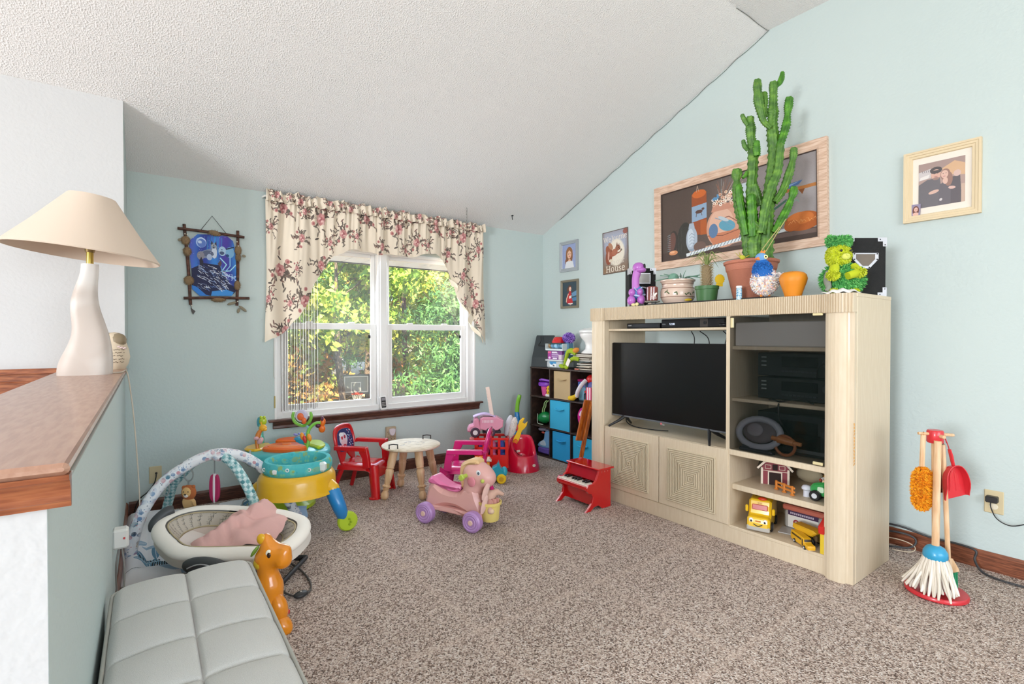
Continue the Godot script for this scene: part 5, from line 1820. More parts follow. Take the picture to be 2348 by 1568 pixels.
	picture("girl_portrait", "silver framed portrait of a smiling girl in white", V(X, 2.140, -4.0), 0.282, 0.326, 0.036, 0.02, mt("b9bdc2", 0.3, {"metal": 0.5}), p, {"cat": "photograph", "steps": 2})
	# child in red
	p = PT.new(160, 192, Color("384a54"))
	p.poly([100, 90, 160, 70, 160, 110, 110, 118], "6a94b8").poly([96, 130, 160, 120, 160, 150, 100, 156], "4f80a8").poly([60, 90, 96, 84, 100, 120, 118, 168, 48, 170], "c22f34").ell(80, 50, 20, 24, "6a4030").ell(84, 56, 13, 18, "eec0a8").ell(58, 62, 8, 16, "6a4030").poly([70, 76, 98, 74, 96, 92, 70, 92], "c22f34")
	p.poly([72, 112, 102, 108, 98, 128, 74, 134], "e9e4e0").line([64, 96, 46, 130, 42, 156], 9, "eec0a8").line([66, 172, 110, 172], 7, "f0ece8").line([84, 58, 90, 58], 2, "a84a44").ell(88, 178, 12, 6, "d8b0a0")
	picture("child_photo", "dull bronze framed photo of a child in a red dress", V(X, 1.731, -3.99), 0.272, 0.307, 0.026, 0.018, mt("8a8270", 0.4, {"metal": 0.3}), p, {"cat": "photograph"})
	# squirrel sign
	p = PT.new(256, 326, Color("8f8f98"))
	for y in 326:
		for x in 256: p.im.set_pixel(x, y, Color("84705f").lerp(Color("a3a9bb"), clampf(1.3 - absf(y / 326.0 - 0.25) * 2.2, 0, 1)).lerp(Color("6f5a4c"), clampf(absf(x - 128) / 128.0 - 0.75, 0, 1) * 2))
	p.ell(140, 170, 88, 112, "e6dfcf", 0, 0.95, 0.3)
	p.ell(66, 190, 34, 66, "8a4a34", 0.15).ell(60, 150, 24, 44, "9a5a40", -0.3).ell(84, 116, 18, 32, "b08064", -0.6).ell(62, 186, 8, 34, "c99a88", 0.1)
	p.ell(112, 176, 40, 20, "a05a42", -0.15).ell(124, 164, 30, 24, "a86850").ell(156, 138, 25, 21, "96604a").poly([140, 122, 150, 92, 158, 124], "7a4a3a").poly([160, 122, 172, 104, 172, 130], "7a4a3a").ell(164, 136, 4, 4, "20180f").ell(176, 146, 6, 5, "5a3428")
	p.line([140, 180, 176, 172, 188, 160], 8, "8a5240").ell(190, 158, 9, 8, "7a6a58").ell(84, 226, 20, 12, "d8cdb8")
	p.ell(22, 300, 26, 22, "8a6a50", 0, 0.8).ell(232, 24, 24, 20, "8f4a3c", 0, 0.8)
	p.line([2, 2, 254, 2, 254, 324, 2, 324, 2, 2], 6, "5c4a40").speck(0.05, 4)
	n = thing("squirrel_sign", "rustic metal welcome sign with a red squirrel", "sign", V(X, 2.1, -3.345), -90)
	n.rotation_degrees.z = 1.5
	b = MB.new()
	b.box(V(0, 0, 0.004), V(0.328, 0.418, 0.006), 0.002)
	part(n, "plate", b, mt("ffffff", 0.6, {"tex": p.tex()}))
	text(n, "lettering", "Welcome", 0.052, mt("ded6c8", 0.6), V(0, 0.132, 0.0072), RZ(2), "Droid Serif", 0.001)
	text(n, "lettering", "to our", 0.046, mt("cfc6b8", 0.6), V(0.03, -0.10, 0.0072), RZ(4), "Droid Serif", 0.001)
	text(n, "lettering", "House", 0.062, mt("ded6c8", 0.6), V(0, -0.165, 0.0072), RZ(0), "Droid Serif", 0.001)
	tapestry()
	outlets()

func tapestry() -> void:
	var t = thing("wolf_hanging", "stick framed wolf picture hanging left of the floral valance", "wall hanging", V(0.42, 1.8, -4.448))
	var o = V(0.42, 1.8, 0)
	var st = mt("ffffff", 0.6, {"tex": noise_tex([[0.2, "3a2018"], [0.6, "5a3526"], [0.9, "74493a"]], 81, 0.03, 0, 128), "tri": V(6, 6, 6)})
	for s in [[0.19, 2.068, 0.628, 2.052, 0.026], [0.225, 1.556, 0.661, 1.574, 0.026], [0.232, 2.105, 0.269, 1.508, 0.014], [0.584, 2.1, 0.575, 1.514, 0.014]]:
		var b = MB.new()
		b.tube(spline([V(s[0], s[1], s[4]) - o, V((s[0] + s[2]) / 2 + 0.004, (s[1] + s[3]) / 2 + 0.003, s[4]) - o, V(s[2], s[3], s[4]) - o], 5), 0.0105, 8)
		part(t, "stick", b, st)
	var p = PT.new(384, 512, Color("2c56b8"))
	for y in 512:
		for x in 384:
			var v = y / 512.0
			var c = Color("2f3f9a").lerp(Color("3a86d8"), 0.5 + 0.5 * sin(x * 0.035 + sin(y * 0.01))).lerp(Color("6a3fb0"), clampf(0.6 * sin(x * 0.022 + 1.5) - v * 0.4, 0, 1))
			p.im.set_pixel(x, y, c)
	for k in 9: p.line([150 + k * 14, 20, 140 + k * 15, 150], 5, ["4fb4e0", "5a5ad0", "3f9ad8", "7a5ad0"][k % 4], 0.6)
	p.ell(95, 72, 42, 42, "a9c4ee").ell(98, 78, 34, 34, "5f7ec8").ell(84, 70, 16, 12, "c9dcf6").line([60, 50, 95, 32, 130, 56], 3, "eef4ff")
	p.poly([0, 300, 60, 270, 110, 240, 240, 250, 330, 400, 384, 440, 384, 512, 0, 512], "1f2348")
	p.poly([0, 420, 60, 440, 130, 500, 180, 512, 0, 512], "2f7ad0").poly([180, 470, 300, 450, 360, 470, 340, 512, 170, 512], "3f90dc")
	p.ell(196, 100, 26, 34, "8f9cb4").poly([172, 86, 178, 48, 192, 76], "3a3a44").poly([204, 76, 216, 50, 220, 90], "3a3a44").poly([160, 120, 226, 110, 220, 190, 120, 200, 70, 200, 84, 150], "7d8aa6").ell(200, 150, 22, 46, "cfd9ea").ell(150, 160, 46, 26, "5a6480").ell(90, 180, 30, 34, "8a8894").ell(160, 188, 22, 26, "a9b9d6")
	p.ell(196, 92, 5, 4, "101014").ell(185, 88, 3, 3, "e9d060").ell(206, 88, 3, 3, "e9d060").ell(196, 108, 8, 6, "20202a")
	p.ell(266, 130, 32, 40, "a9c9e4").ell(262, 146, 20, 14, "4a5a80").ell(262, 118, 6, 4, "203050").ell(330, 136, 36, 46, "7fb4dc").line([300, 110, 360, 90], 9, "20304a").ell(308, 164, 14, 12, "204a80")
	p.line([250, 190, 300, 240, 260, 300, 330, 290, 376, 240], 9, "a4dcf0").line([330, 180, 330, 250, 290, 300], 8, "8cc8ec").line([240, 210, 270, 330, 360, 340], 6, "6aa8e0")
	var q = RandomNumberGenerator.new()
	q.seed = 8
	for k in 190:
		var x = 60 + q.randf() * 250; var y = 225 + q.randf() * 220
		if y > 210 + (x - 30) * 0.35: p.line([x, y, x + q.randf_range(10, 46), y + q.randf_range(4, 30)], q.randf_range(1.5, 5), ["dfe8f6", "9fb4d8", "2a2f50", "f2f6fc", "5c78b4"][k % 5])
	for k in 34: p.ell(q.randf() * 384, q.randf() * 180, 1.6, 1.6, "e9f2ff")
	for k in 44: p.ell(300 + q.randf() * 80, 320 + q.randf() * 50, 5, 3, "b9d4f2", q.randf() * 3)
	p.poly([80, 220, 95, 190, 112, 230, 108, 262, 84, 260], "2b2a3c").poly([226, 240, 250, 206, 262, 230, 250, 262], "5c4a4c")
	var b = MB.new()
	var cl = []
	for s in [[0.316, 2.04], [0.268, 1.99], [0.262, 1.917], [0.276, 1.767], [0.279, 1.627], [0.327, 1.578], [0.538, 1.588], [0.572, 1.632], [0.570, 1.80], [0.565, 1.948], [0.55, 2.014], [0.511, 2.046], [0.41, 2.048]]: cl.append(Vector2(s[0] - 0.42, s[1] - 1.8))
	b.extr(cl, 0.016, 0.02)
	part(t, "printed_cloth", b, mt("ffffff", 0.7, {"tex": p.tex()}))
	var fm = mt("8d7558", 0.95)
	for s in [[0.24, 1.985, 0.028, 0.034, 0], [0.25, 1.905, 0.026, 0.034, 0], [0.259, 1.69, 0.032, 0.034, 0], [0.424, 2.06, 0.05, 0.02, -8], [0.45, 1.556, 0.05, 0.018, 3], [0.577, 1.672, 0.022, 0.036, 0], [0.584, 1.945, 0.024, 0.04, 0], [0.584, 1.89, 0.018, 0.03, 0]]:
		b = MB.new()
		b.ell(V(s[0], s[1], 0.024) - o, V(s[2], s[3], 0.018), 12, RZ(s[4]))
		spikes(b, V(s[0], s[1], 0.024) - o, V(s[2], s[3], 0.018), 90, 0.012, 0.002, int(s[0] * 1000), 0.6)
		part(t, "fur_wrap", b, fm)
	b = MB.new()
	b.tube([V(0.335, 2.07, 0.03) - o, V(0.412, 2.192, 0.006) - o, V(0.506, 2.062, 0.03) - o], 0.0022, 5)
	part(t, "hanging_cord", b, M.black)
	b = MB.new()
	b.tube([V(0.268, 1.51, 0.02) - o, V(0.275, 1.48, 0.02) - o], 0.002, 4)
	b.extr(pl([0.268, 1.488, 0.3, 1.462, 0.284, 1.435, 0.274, 1.46]).map(func(a): return a - Vector2(0.42, 1.8)), 0.015, 0.019)
	part(t, "arrowhead", b, mt("3a3430", 0.5))
	for s in [[0.54, 1.53, 0.05, 20], [0.615, 1.49, 0.05, -40], [0.585, 1.475, 0.03, 75], [0.205, 1.985, 0.02, 20], [0.625, 1.905, 0.02, -20]]:
		b = MB.new()
		b.ell(V(s[0], s[1], 0.022) - o, V(s[2] * 0.7, 0.011, 0.005), 10, RZ(s[3]))
		part(t, "feather", b, mt("8f8672", 0.9))
	b = MB.new()
	for s in [[0.236, 2.03], [0.25, 2.028], [0.576, 2.01], [0.584, 1.978], [0.578, 1.545], [0.275, 1.50]]: b.ell(V(s[0], s[1], 0.034) - o, V(0.005, 0.005, 0.005), 8)
	var be = part(t, "beads", b, mt("e6dccb", 0.4))
	be.set_meta("kind", "stuff")

func plate(b: MB, c: Vector3, w: float, h: float) -> void:
	b.box(c, V(w, h, 0.006), 0.003)

func outlets() -> void:
	var iv = mt("cfbf98", 0.4)
	var iv2 = mt("bfae86", 0.45)
	# left of the window: blank plate with a black lead
	var t = thing("wall_plate", "tan wall plate with a black lead low on the wall below the wolf picture", "wall plate", V(0.048, 0.27, B_Z))
	var b = MB.new()
	plate(b, V(0, 0, 0.003), 0.075, 0.122)
	part(t, "plate", b, iv)
	b = MB.new()
	b.cyl(V(0.005, 0.01, 0.006), V(0.005, 0.01, 0.016), 0.008, 0.006, 10)
	b.tube(spline([V(0.005, 0.01, 0.014), V(0.002, -0.02, 0.028), V(-0.01, -0.06, 0.03), V(-0.045, -0.11, 0.034), V(-0.10, -0.16, 0.04), V(-0.13, -0.262, 0.05)], 6), 0.004, 6)
	part(t, "lead", b, M.black)
	# under the window: six way tap with a night light
	t = thing("wall_outlet", "tan six way outlet with night light under the window sill", "outlet", V(1.84, 0.365, B_Z))
	b = MB.new()
	b.box(V(0, 0, 0.015), V(0.098, 0.132, 0.03), 0.006)
	part(t, "plate", b, mt("b8a58a", 0.45))
	b = MB.new()
	for k in 6:
		var c = V(-0.03 + (k % 3) * 0.03, 0.012 - (k / 3) * 0.048, 0.0306)
		b.box(c + V(-0.006, 0.006, 0), V(0.003, 0.012, 0.002)); b.box(c + V(0.006, 0.006, 0), V(0.003, 0.010, 0.002)); b.cyl(c + V(0, -0.010, -0.001), c + V(0, -0.010, 0.001), 0.004, 0.004, 8)
	part(t, "sockets", b, mt("5a463c", 0.6))
	b = MB.new()
	b.extr(sp2([-0.022, 0.045, 0.034, 0.045, 0.03, 0.0, 0.006, -0.018, -0.018, 0.0], 3), 0.03, 0.05, 0.006)
	part(t, "night_light", b, mt("dcd3da", 0.3))
	# right wall: outlet with black adapter and cord
	t = thing("wall_outlet", "ivory duplex outlet with a black adapter on the right wall", "outlet", V(R_X, 0.376, -0.635), -90)
	b = MB.new()
	plate(b, V(0, 0, 0.003), 0.078, 0.124)
	part(t, "plate", b, iv)
	b = MB.new()
	b.extr(oval(0.018, 0.016, 18, Vector2(0, -0.024)), 0.006, 0.009, 0.001)
	part(t, "socket", b, mt("e6dcc4", 0.4))
	b = MB.new()
	b.box(V(-0.004, 0.018, 0.026), V(0.05, 0.034, 0.038), 0.005)
	var ad = part(t, "adapter", b, mt("201f20", 0.4))
	b = MB.new()
	b.tube(spline([V(-0.006, 0.008, 0.045), V(-0.002, -0.02, 0.058), V(0.02, -0.075, 0.05), V(0.07, -0.10, 0.04), V(0.13, -0.075, 0.03), V(0.2, -0.03, 0.03), V(0.32, 0.04, 0.03)], 6), 0.0028, 6)
	part(ad, "cord", b, M.black)
	# half wall: plate with a white power brick and its lead
	t = thing("power_brick", "white power brick plugged in low on the half wall", "power adapter", V(-0.132, 0.395, -2.77), 90)
	b = MB.new()
	plate(b, V(0, 0, 0.003), 0.078, 0.124)
	part(t, "plate", b, iv2)
	b = MB.new()
	b.box(V(0.002, -0.004, 0.036), V(0.062, 0.085, 0.058), 0.009)
	part(t, "brick", b, mt("e6e4de", 0.4))
	b = MB.new()
	b.tube(spline([V(0.0, -0.045, 0.03), V(0.005, -0.12, 0.02), V(0.02, -0.22, 0.02), V(-0.01, -0.38, 0.03)], 6), 0.004, 6)
	b.tube(spline([V(0.006, -0.045, 0.04), V(-0.03, -0.14, 0.05), V(-0.09, -0.26, 0.045), V(-0.12, -0.385, 0.05)], 6), 0.004, 6)
	part(t, "lead", b, mt("8f8b86", 0.6))
	b = MB.new()
	b.cyl(V(-0.032, 0.002, 0.05), V(-0.04, 0.002, 0.05), 0.004, 0.004, 8)
	part(t, "red_light", b, mt("d8484a", 0.4))
	# cables on the carpet by the right wall
	b = MB.new()
	b.tube(spline([V(3.62, 0.12, -1.25), V(3.64, 0.135, -1.05), V(3.655, 0.11, -0.9), V(3.662, 0.11, -0.78), V(3.655, 0.10, -0.70), V(3.645, 0.05, -0.70), V(3.60, 0.012, -0.66), V(3.56, 0.010, -0.58), V(3.56, 0.010, -0.45), V(3.56, 0.01, -0.2)], 6), 0.006, 8)
	solo("cable", b, mt("3a3a3c", 0.5), "thick grey black cable running along the right baseboard to the frame edge", "cable")
	b = MB.new()
	b.tube(spline([V(3.61, 0.08, -1.2), V(3.63, 0.10, -1.03), V(3.64, 0.08, -0.96), V(3.62, 0.03, -0.98), V(3.58, 0.012, -1.1)], 6), 0.006, 8)
	solo("cable", b, mt("3a3a3c", 0.5), "short looped black cable in the gap behind the entertainment unit", "cable")
	b = MB.new()
	b.tube(spline([V(3.6, 0.05, -1.18), V(3.62, 0.06, -1.03), V(3.625, 0.04, -0.96), V(3.60, 0.012, -0.97), V(3.56, 0.01, -1.05)], 6), 0.003, 6)
	solo("cable", b, mt("c9b9a0", 0.6), "thin tan cable curling beside the black loop behind the unit", "cable")
	# hooks in the ceiling
	t = thing("hanging_chain", "small chain hanging from the ceiling above the valance's right end", "chain", V(2.54, ceil_y(-4.22), -4.22))
	for k in 5:
		b = MB.new()
		var rg = []
		for i in 12: rg.append(V(cos(TAU * i / 12) * 0.006, -0.022 - k * 0.031 + sin(TAU * i / 12) * 0.018, 0) if k % 2 == 0 else V(0, -0.022 - k * 0.031 + sin(TAU * i / 12) * 0.018, cos(TAU * i / 12) * 0.006))
		b.tube(rg, 0.0018, 5, true)
		part(t, "link", b, mt("8f8d88", 0.4, {"metal": 0.6}))
	t = thing("ceiling_hook", "small black hook screwed into the ceiling near the room corner", "hook", V(3.095, ceil_y(-4.228), -4.228))
	b = MB.new()
	b.cyl(V(0, -0.002, 0), V(0, 0.014, 0), 0.014, 0.02, 12)
	part(t, "anchor", b, M.black)
	b = MB.new()
	b.tube(spline([V(0, 0, 0), V(0.002, -0.02, 0), V(0.006, -0.04, 0)], 3), 0.004, 6)
	part(t, "shank", b, M.black)
func floral() -> ImageTexture:
	var p = PT.new(768, 768, Color("e6d8c4"))
	var q = RandomNumberGenerator.new()
	q.seed = 12
	for s in [[120, 140, 1.3], [470, 90, 1.0], [330, 330, 1.25], [640, 300, 1.2], [150, 520, 1.1], [480, 560, 1.3], [680, 640, 1.0], [300, 700, 0.9], [20, 330, 0.8], [250, 130, 0.6], [600, 150, 0.7], [490, 300, 0.6], [190, 350, 0.7], [620, 480, 0.8], [330, 530, 0.7], [40, 650, 0.7], [560, 710, 0.7]]:
		var c = Vector2(s[0], s[1])
		var z = s[2]
		for k in 15:
			var a = q.randf() * TAU
			var d = q.randf_range(34, 105) * z
			var e = c + Vector2(cos(a), sin(a)) * d
			for ox in [-768, 0, 768]:
				for oy in [-768, 0, 768]:
					var w = Vector2(ox, oy)
					if Rect2(-40, -40, 848, 848).has_point(e + w):
						p.line([c.x + w.x, c.y + w.y, e.x + w.x, e.y + w.y], 1.6, "6a5c50")
			for j in 3:
				var f = c.lerp(e, 0.6 + j * 0.25)
				p.wrap_ell(f.x, f.y, 15 * z, 4.6 * z, ["6e5f56", "7a7066", "5c524c", "84685f"][q.randi() % 4], a + (j - 1) * 0.9)
		for k in 3:
			var a = q.randf() * TAU
			var e = c + Vector2(cos(a), sin(a)) * 62 * z
			p.wrap_ell(e.x, e.y, 12 * z, 11 * z, "c08a84")
			p.wrap_ell(e.x + 2, e.y, 6 * z, 6 * z, "a2605f")
		for k in 7: p.wrap_ell(c.x + cos(k * 0.9) * 17 * z, c.y + sin(k * 0.9) * 17 * z, 15 * z, 12 * z, ["c28a86", "d4aaa2", "b57a78"][k % 3], k)
		for k in 5: p.wrap_ell(c.x + cos(k * 1.25) * 8 * z, c.y + sin(k * 1.25) * 8 * z, 8 * z, 6 * z, ["a86468", "dcb6ae"][k % 2], k)
		p.wrap_ell(c.x, c.y, 5 * z, 5 * z, "985458")
	return p.tex()

func curtain() -> void:
	var t = thing("floral_valance", "cream valance curtain with rose print draped over the double window", "curtain", V(0.775, 2.40, -4.40))
	var cm = mt("ffffff", 0.85, {"tex": floral(), "back": "1c1814"})
	M.floral = cm
	var ex = [0.775, 0.84, 0.92, 1.025, 1.09, 1.137, 1.21, 1.30, 1.43, 1.56, 1.706, 1.85, 1.95, 2.093, 2.20, 2.278, 2.36, 2.422, 2.47, 2.52, 2.62, 2.725, 2.79, 2.86]
	var ey = [1.225, 1.26, 1.33, 1.428, 1.55, 1.70, 1.83, 1.95, 2.03, 2.035, 2.015, 2.03, 2.02, 2.035, 2.075, 2.07, 2.03, 1.95, 1.82, 1.68, 1.54, 1.44, 1.30, 1.185]
	var bottom = func(x: float) -> float:
		for i in ex.size() - 1:
			if x <= ex[i + 1]: return lerpf(ey[i], ey[i + 1], clampf((x - ex[i]) / (ex[i + 1] - ex[i]), 0, 1))
		return ey[-1]
	var nu = 300
	var nv = 40
	for side in 3:
		var lo = [0, 96, 228][side]
		var hi = [96, 228, 300][side]
		var b = MB.new()
		b.sm()
		var P = []
		var U = []
		for j in nv + 1:
			for i in range(lo, hi + 1):
				var u = i / float(nu)
				var x = 0.775 + 2.085 * u
				var yb = bottom.call(x)
				var v = j / float(nv)
				var y = lerpf(2.37, yb, v)
				var dep = 2.37 - y
				var fold = (sin(u * 150.0 + 1.6 * sin(u * 31)) * 0.015 + 0.007 * sin(u * 263.0 + dep * 9.0 + 2.0 * sin(u * 57))) * exp(-dep * 3.2) + sin(u * 47.0 + 2.0 * sin(u * 13)) * (0.010 + 0.016 * clampf(dep * 1.6, 0, 1))
				P.append(V(x - 0.775 + 0.012 * sin(u * 60 + dep * 4) * clampf(dep, 0, 1), y - 2.40 + 0.006 * sin(u * 80) * v, fold + 0.02 * v))
				U.append(Vector2(u * 3.0, -y * 1.0))
		var w = hi - lo + 1
		for j in nv:
			for i in w - 1:
				var k = j * w + i
				b.quad(P[k], P[k + w], P[k + w + 1], P[k + 1], U[k], U[k + w], U[k + w + 1], U[k + 1])
		part(t, ["left_tail", "swag", "right_tail"][side], b, cm)
	# gathered heading with a ruffle on top
	var b2 = MB.new()
	b2.sm()
	var P2 = []
	var U2 = []
	var n = 420
	for j in 7:
		for i in n + 1:
			var u = i / float(n)
			var y = lerpf(2.355, 2.432 + 0.010 * sin(u * 70) + 0.006 * sin(u * 173) + 0.012 * (1.0 - u), j / 6.0)
			var a = 0.013 * (0.6 + 0.9 * absf(j - 3.0) / 3.0)
			P2.append(V(2.085 * u, y - 2.40, 0.022 + 0.012 * sin(j / 6.0 * PI) + a * sin(u * 235 + 1.5 * sin(u * 44) + j * 0.2)))
			U2.append(Vector2(u * 5.0, -y * 1.5 + 0.3))
	for j in 6:
		for i in n:
			var k = j * (n + 1) + i
			b2.quad(P2[k], P2[k + 1], P2[k + n + 2], P2[k + n + 1], U2[k], U2[k + 1], U2[k + n + 2], U2[k + n + 1])
	part(t, "heading", b2, cm)
	b2 = MB.new()
	b2.tube([V(-0.01, -0.005, -0.048), V(-0.005, -0.005, 0.005), V(2.09, -0.005, 0.005), V(2.095, -0.005, -0.048)], 0.009, 8)
	part(t, "rod", b2, mt("e8e6e0", 0.5))
	# pale lining showing in the cascade on the right
	b2 = MB.new()
	b2.sheet(func(u, v): return V(lerpf(1.70, 2.05, pow(v, 0.8)) + 0.03 * sin(v * 15) - 0.05 * u, lerpf(-0.62, -1.20, v) + 0.07 * u, -0.012 + 0.03 * u + 0.02 * sin(v * 15)), 6, 40)
	part(t, "lining", b2, mt("ece2cc", 0.9, {"back": "1c1814"}))
	# string curtain on the left sash
	var s2 = thing("string_curtain", "brown and white string curtain hanging down the window's left side", "string curtain", V(0.89, 0.63, -4.428))
	var q = RandomNumberGenerator.new()
	q.seed = 4
	var sm = [mt("4a3c34", 0.8), mt("eceae6", 0.8), mt("857a72", 0.8)]
	for k in 34:
		b2 = MB.new()
		var x = k * 0.0088
		b2.tube([V(x, 1.5, 0), V(x + q.randf_range(-0.002, 0.002), 0.7, q.randf_range(-0.004, 0.004)), V(x + q.randf_range(-0.003, 0.003), 0.02 + q.randf() * 0.02, q.randf_range(-0.006, 0.006))], 0.0021, 5)
		part(s2, "string", b2, sm[[0, 1, 2, 0, 1, 0, 1, 2][k % 8]])
	# little handset on the sill
	t = thing("handset", "small white keypad handset leaning on the window mullion", "handset", V(1.775, 0.5935, -4.435))
	t.rotation_degrees = V(-8, 0, 3)
	b2 = MB.new()
	b2.extr(rrect(0.066, 0.128, 0.014, 4, Vector2(0, 0.064)), -0.009, 0.009, 0.004)
	part(t, "shell", b2, mt("eceae8", 0.4))
	b2 = MB.new()
	b2.extr(rrect(0.044, 0.098, 0.006, 3, Vector2(0, 0.068)), 0.008, 0.0105, 0.001)
	part(t, "face", b2, mt("232326", 0.35))
	b2 = MB.new()
	b2.box(V(0, 0.098, 0.0108), V(0.034, 0.026, 0.001))
	part(t, "screen", b2, mt("8d8a90", 0.3))
	for k in 9:
		b2 = MB.new()
		b2.box(V(-0.012 + (k % 3) * 0.012, 0.066 - (k / 3) * 0.014, 0.0112), V(0.008, 0.009, 0.002), 0.001)
		part(t, "key", b2, mt("b9b4b2", 0.5))
	# window cord and brass catch left of the frame
	b2 = MB.new()
	b2.tube([V(0.842, 1.25, -4.44), V(0.838, 0.95, -4.438), V(0.845, 0.93, -4.438)], 0.0025, 5)
	solo("blind_cord", b2, mt("c9c4ba", 0.7), "thin pull cord hanging beside the window's left jamb", "cord")
	b2 = MB.new()
	b2.box(V(0.846, 0.735, -4.444), V(0.010, 0.10, 0.006), 0.002)
	solo("brass_catch", b2, mt("b09a5c", 0.4, {"metal": 0.4}), "narrow brass strip at the left jamb just above the sill", "catch")
const VY := -36.2

func left_things() -> void:
	lamp()
	bench()
	play_mat()
	bouncer()
	giraffe()

func lamp() -> void:
	var t = thing("table_lamp", "white ceramic lamp with a wide cream shade on the ledge", "table lamp", V(-0.245, 1.082, -3.25), -10)
	var b = MB.new()
	# twisting, waisted body of soft square section
	var rows = []
	for j in 33:
		var f = j / 32.0
		var y = 0.548 * f
		var w = lerpf(0.097, 0.034, smoothstep(0.0, 1.0, f)) * (1.0 + 0.10 * sin(f * 9.2 + 1.0) * (1.0 - f * 0.6))
		var cx = 0.018 * sin(f * 7.0 - 0.4) * sin(PI * f) + 0.022 * f
		var dp = 0.62 + 0.38 * f
		var row = PackedVector3Array()
		for i in 40:
			var a = TAU * i / 40
			var c = cos(a); var s = sin(a)
			var e = 1.0 / pow(pow(absf(c), 3.0) + pow(absf(s), 3.0), 1.0 / 3.0)
			row.append(V(cx, y, 0) + RY(28 * f) * V(c * e * w, 0, -s * e * w * dp))
		rows.append(row)
	b.grid(rows, true)
	b.fan(rows[32], Vector3.UP); b.fan(rows[0], Vector3.DOWN)
	part(t, "base", b, mt("efece9", 0.5, {"tex": noise_tex([[0.25, "cfc4bc"], [0.5, "eeebe8"], [0.9, "ffffff"]], 91, 0.008, 0, 256, 2), "tri": V(1.2, 1.2, 1.2)}))
	b = MB.new()
	b.cyl(V(0.022, 0.546, 0), V(0.022, 0.615, 0), 0.0145, 0.0145, 18)
	part(t, "neck", b, M.brass)
	b = MB.new()
	b.lathe([Vector2(0, 0.605), Vector2(0.018, 0.606), Vector2(0.022, 0.622), Vector2(0.02, 0.66), Vector2(0, 0.67)], 18, V(0.022, 0, 0))
	part(t, "socket", b, mt("8a744a", 0.4, {"metal": 0.6}))
	b = MB.new()
	var o = V(0.022, 0, 0)
	var pr = [Vector2(0.305, 0.590), Vector2(0.308, 0.596), Vector2(0.215, 0.715), Vector2(0.095, 0.882), Vector2(0.092, 0.882), Vector2(0.212, 0.714), Vector2(0.302, 0.594), Vector2(0.302, 0.590), Vector2(0.305, 0.590)]
	b.lathe(pr, 56, o + V(-0.022, 0.075, 0) + RZ(-6) * V(0, -0.075, 0) + V(0.0, 0.005, 0) - V(0.052, 0, 0), RZ(-6))
	part(t, "shade", b, mt("d8c6b4", 0.85, {"back": "2a241e"}))
	b = MB.new()
	for k in 3:
		var a = TAU * k / 3
		b.tube([o + V(0, 0.87, 0), o + V(cos(a) * 0.09, 0.878, sin(a) * 0.09)], 0.002, 5)
	b.tube([o + V(0, 0.66, 0), o + V(0.05, 0.75, 0), o + V(0, 0.872, 0)], 0.002, 5)
	part(t, "harp", b, M.brass)
	b = MB.new()
	var c = mt("cbbfae", 0.6)
	var w2 = [V(0.10, 0.005, 0.0), V(0.14, 0.004, -0.05), V(0.152, 0.0, -0.25), V(0.165, -0.05, -0.26), V(0.185, -0.25, -0.26), V(0.20, -0.5, -0.25), V(0.21, -0.75, -0.24), V(0.20, -0.9, -0.2), V(0.195, -0.97, -0.18)]
	var inv = Transform3D(RY(10), Vector3.ZERO)
	b.tube(spline(w2.map(func(p): return inv * V(p.x, p.y, p.z)), 6), 0.0035, 6)
	part(t, "cord", b, c)
	# keepsake with handwriting
	t = thing("keepsake", "round cream keepsake with handwritten lines behind the lamp", "ornament", V(-0.150, 1.082, -3.70), -8)
	b = MB.new()
	b.lathe([Vector2(0, 0), Vector2(0.05, 0), Vector2(0.066, 0.03), Vector2(0.074, 0.07), Vector2(0.068, 0.115), Vector2(0.058, 0.15), Vector2(0.046, 0.19), Vector2(0.025, 0.21), Vector2(0, 0.215)], 28)
	var kb = part(t, "body", b, mt("d9c8ae", 0.6))
	b = MB.new()
	for k in 5:
		for j in 13:
			var a = -0.5 + j * 0.105
			var r = [0.073, 0.075, 0.0748, 0.073, 0.069][k]
			var y = 0.115 - k * 0.018
			if (j * 7 + k * 3) % 5 != 0:
				b.tube([V(sin(a) * r, y, cos(a) * r), V(sin(a + 0.05) * r, y + 0.004 * ((j + k) % 3 - 1), cos(a + 0.05) * r), V(sin(a + 0.09) * r, y, cos(a + 0.09) * r)], 0.0012, 4)
	var wr = part(kb, "handwriting", b, mt("54402f", 0.7))
	wr.set_meta("kind", "stuff")
	b = MB.new()
	b.ell(V(0.02, 0.165, 0.02), V(0.042, 0.045, 0.036), 14, RZ(-30)); b.ell(V(-0.035, 0.21, 0.02), V(0.014, 0.02, 0.014), 10)
	part(t, "shell_top", b, mt("8c7c62", 0.5))
	b = MB.new()
	for k in 14: b.ell(V(-0.03 + k * 0.007, 0.145 - k * 0.002 + 0.004 * (k % 2), 0.055), V(0.006, 0.005, 0.005), 6)
	var bd = part(t, "beads", b, mt("d9c0bc", 0.5))
	bd.set_meta("kind", "stuff")

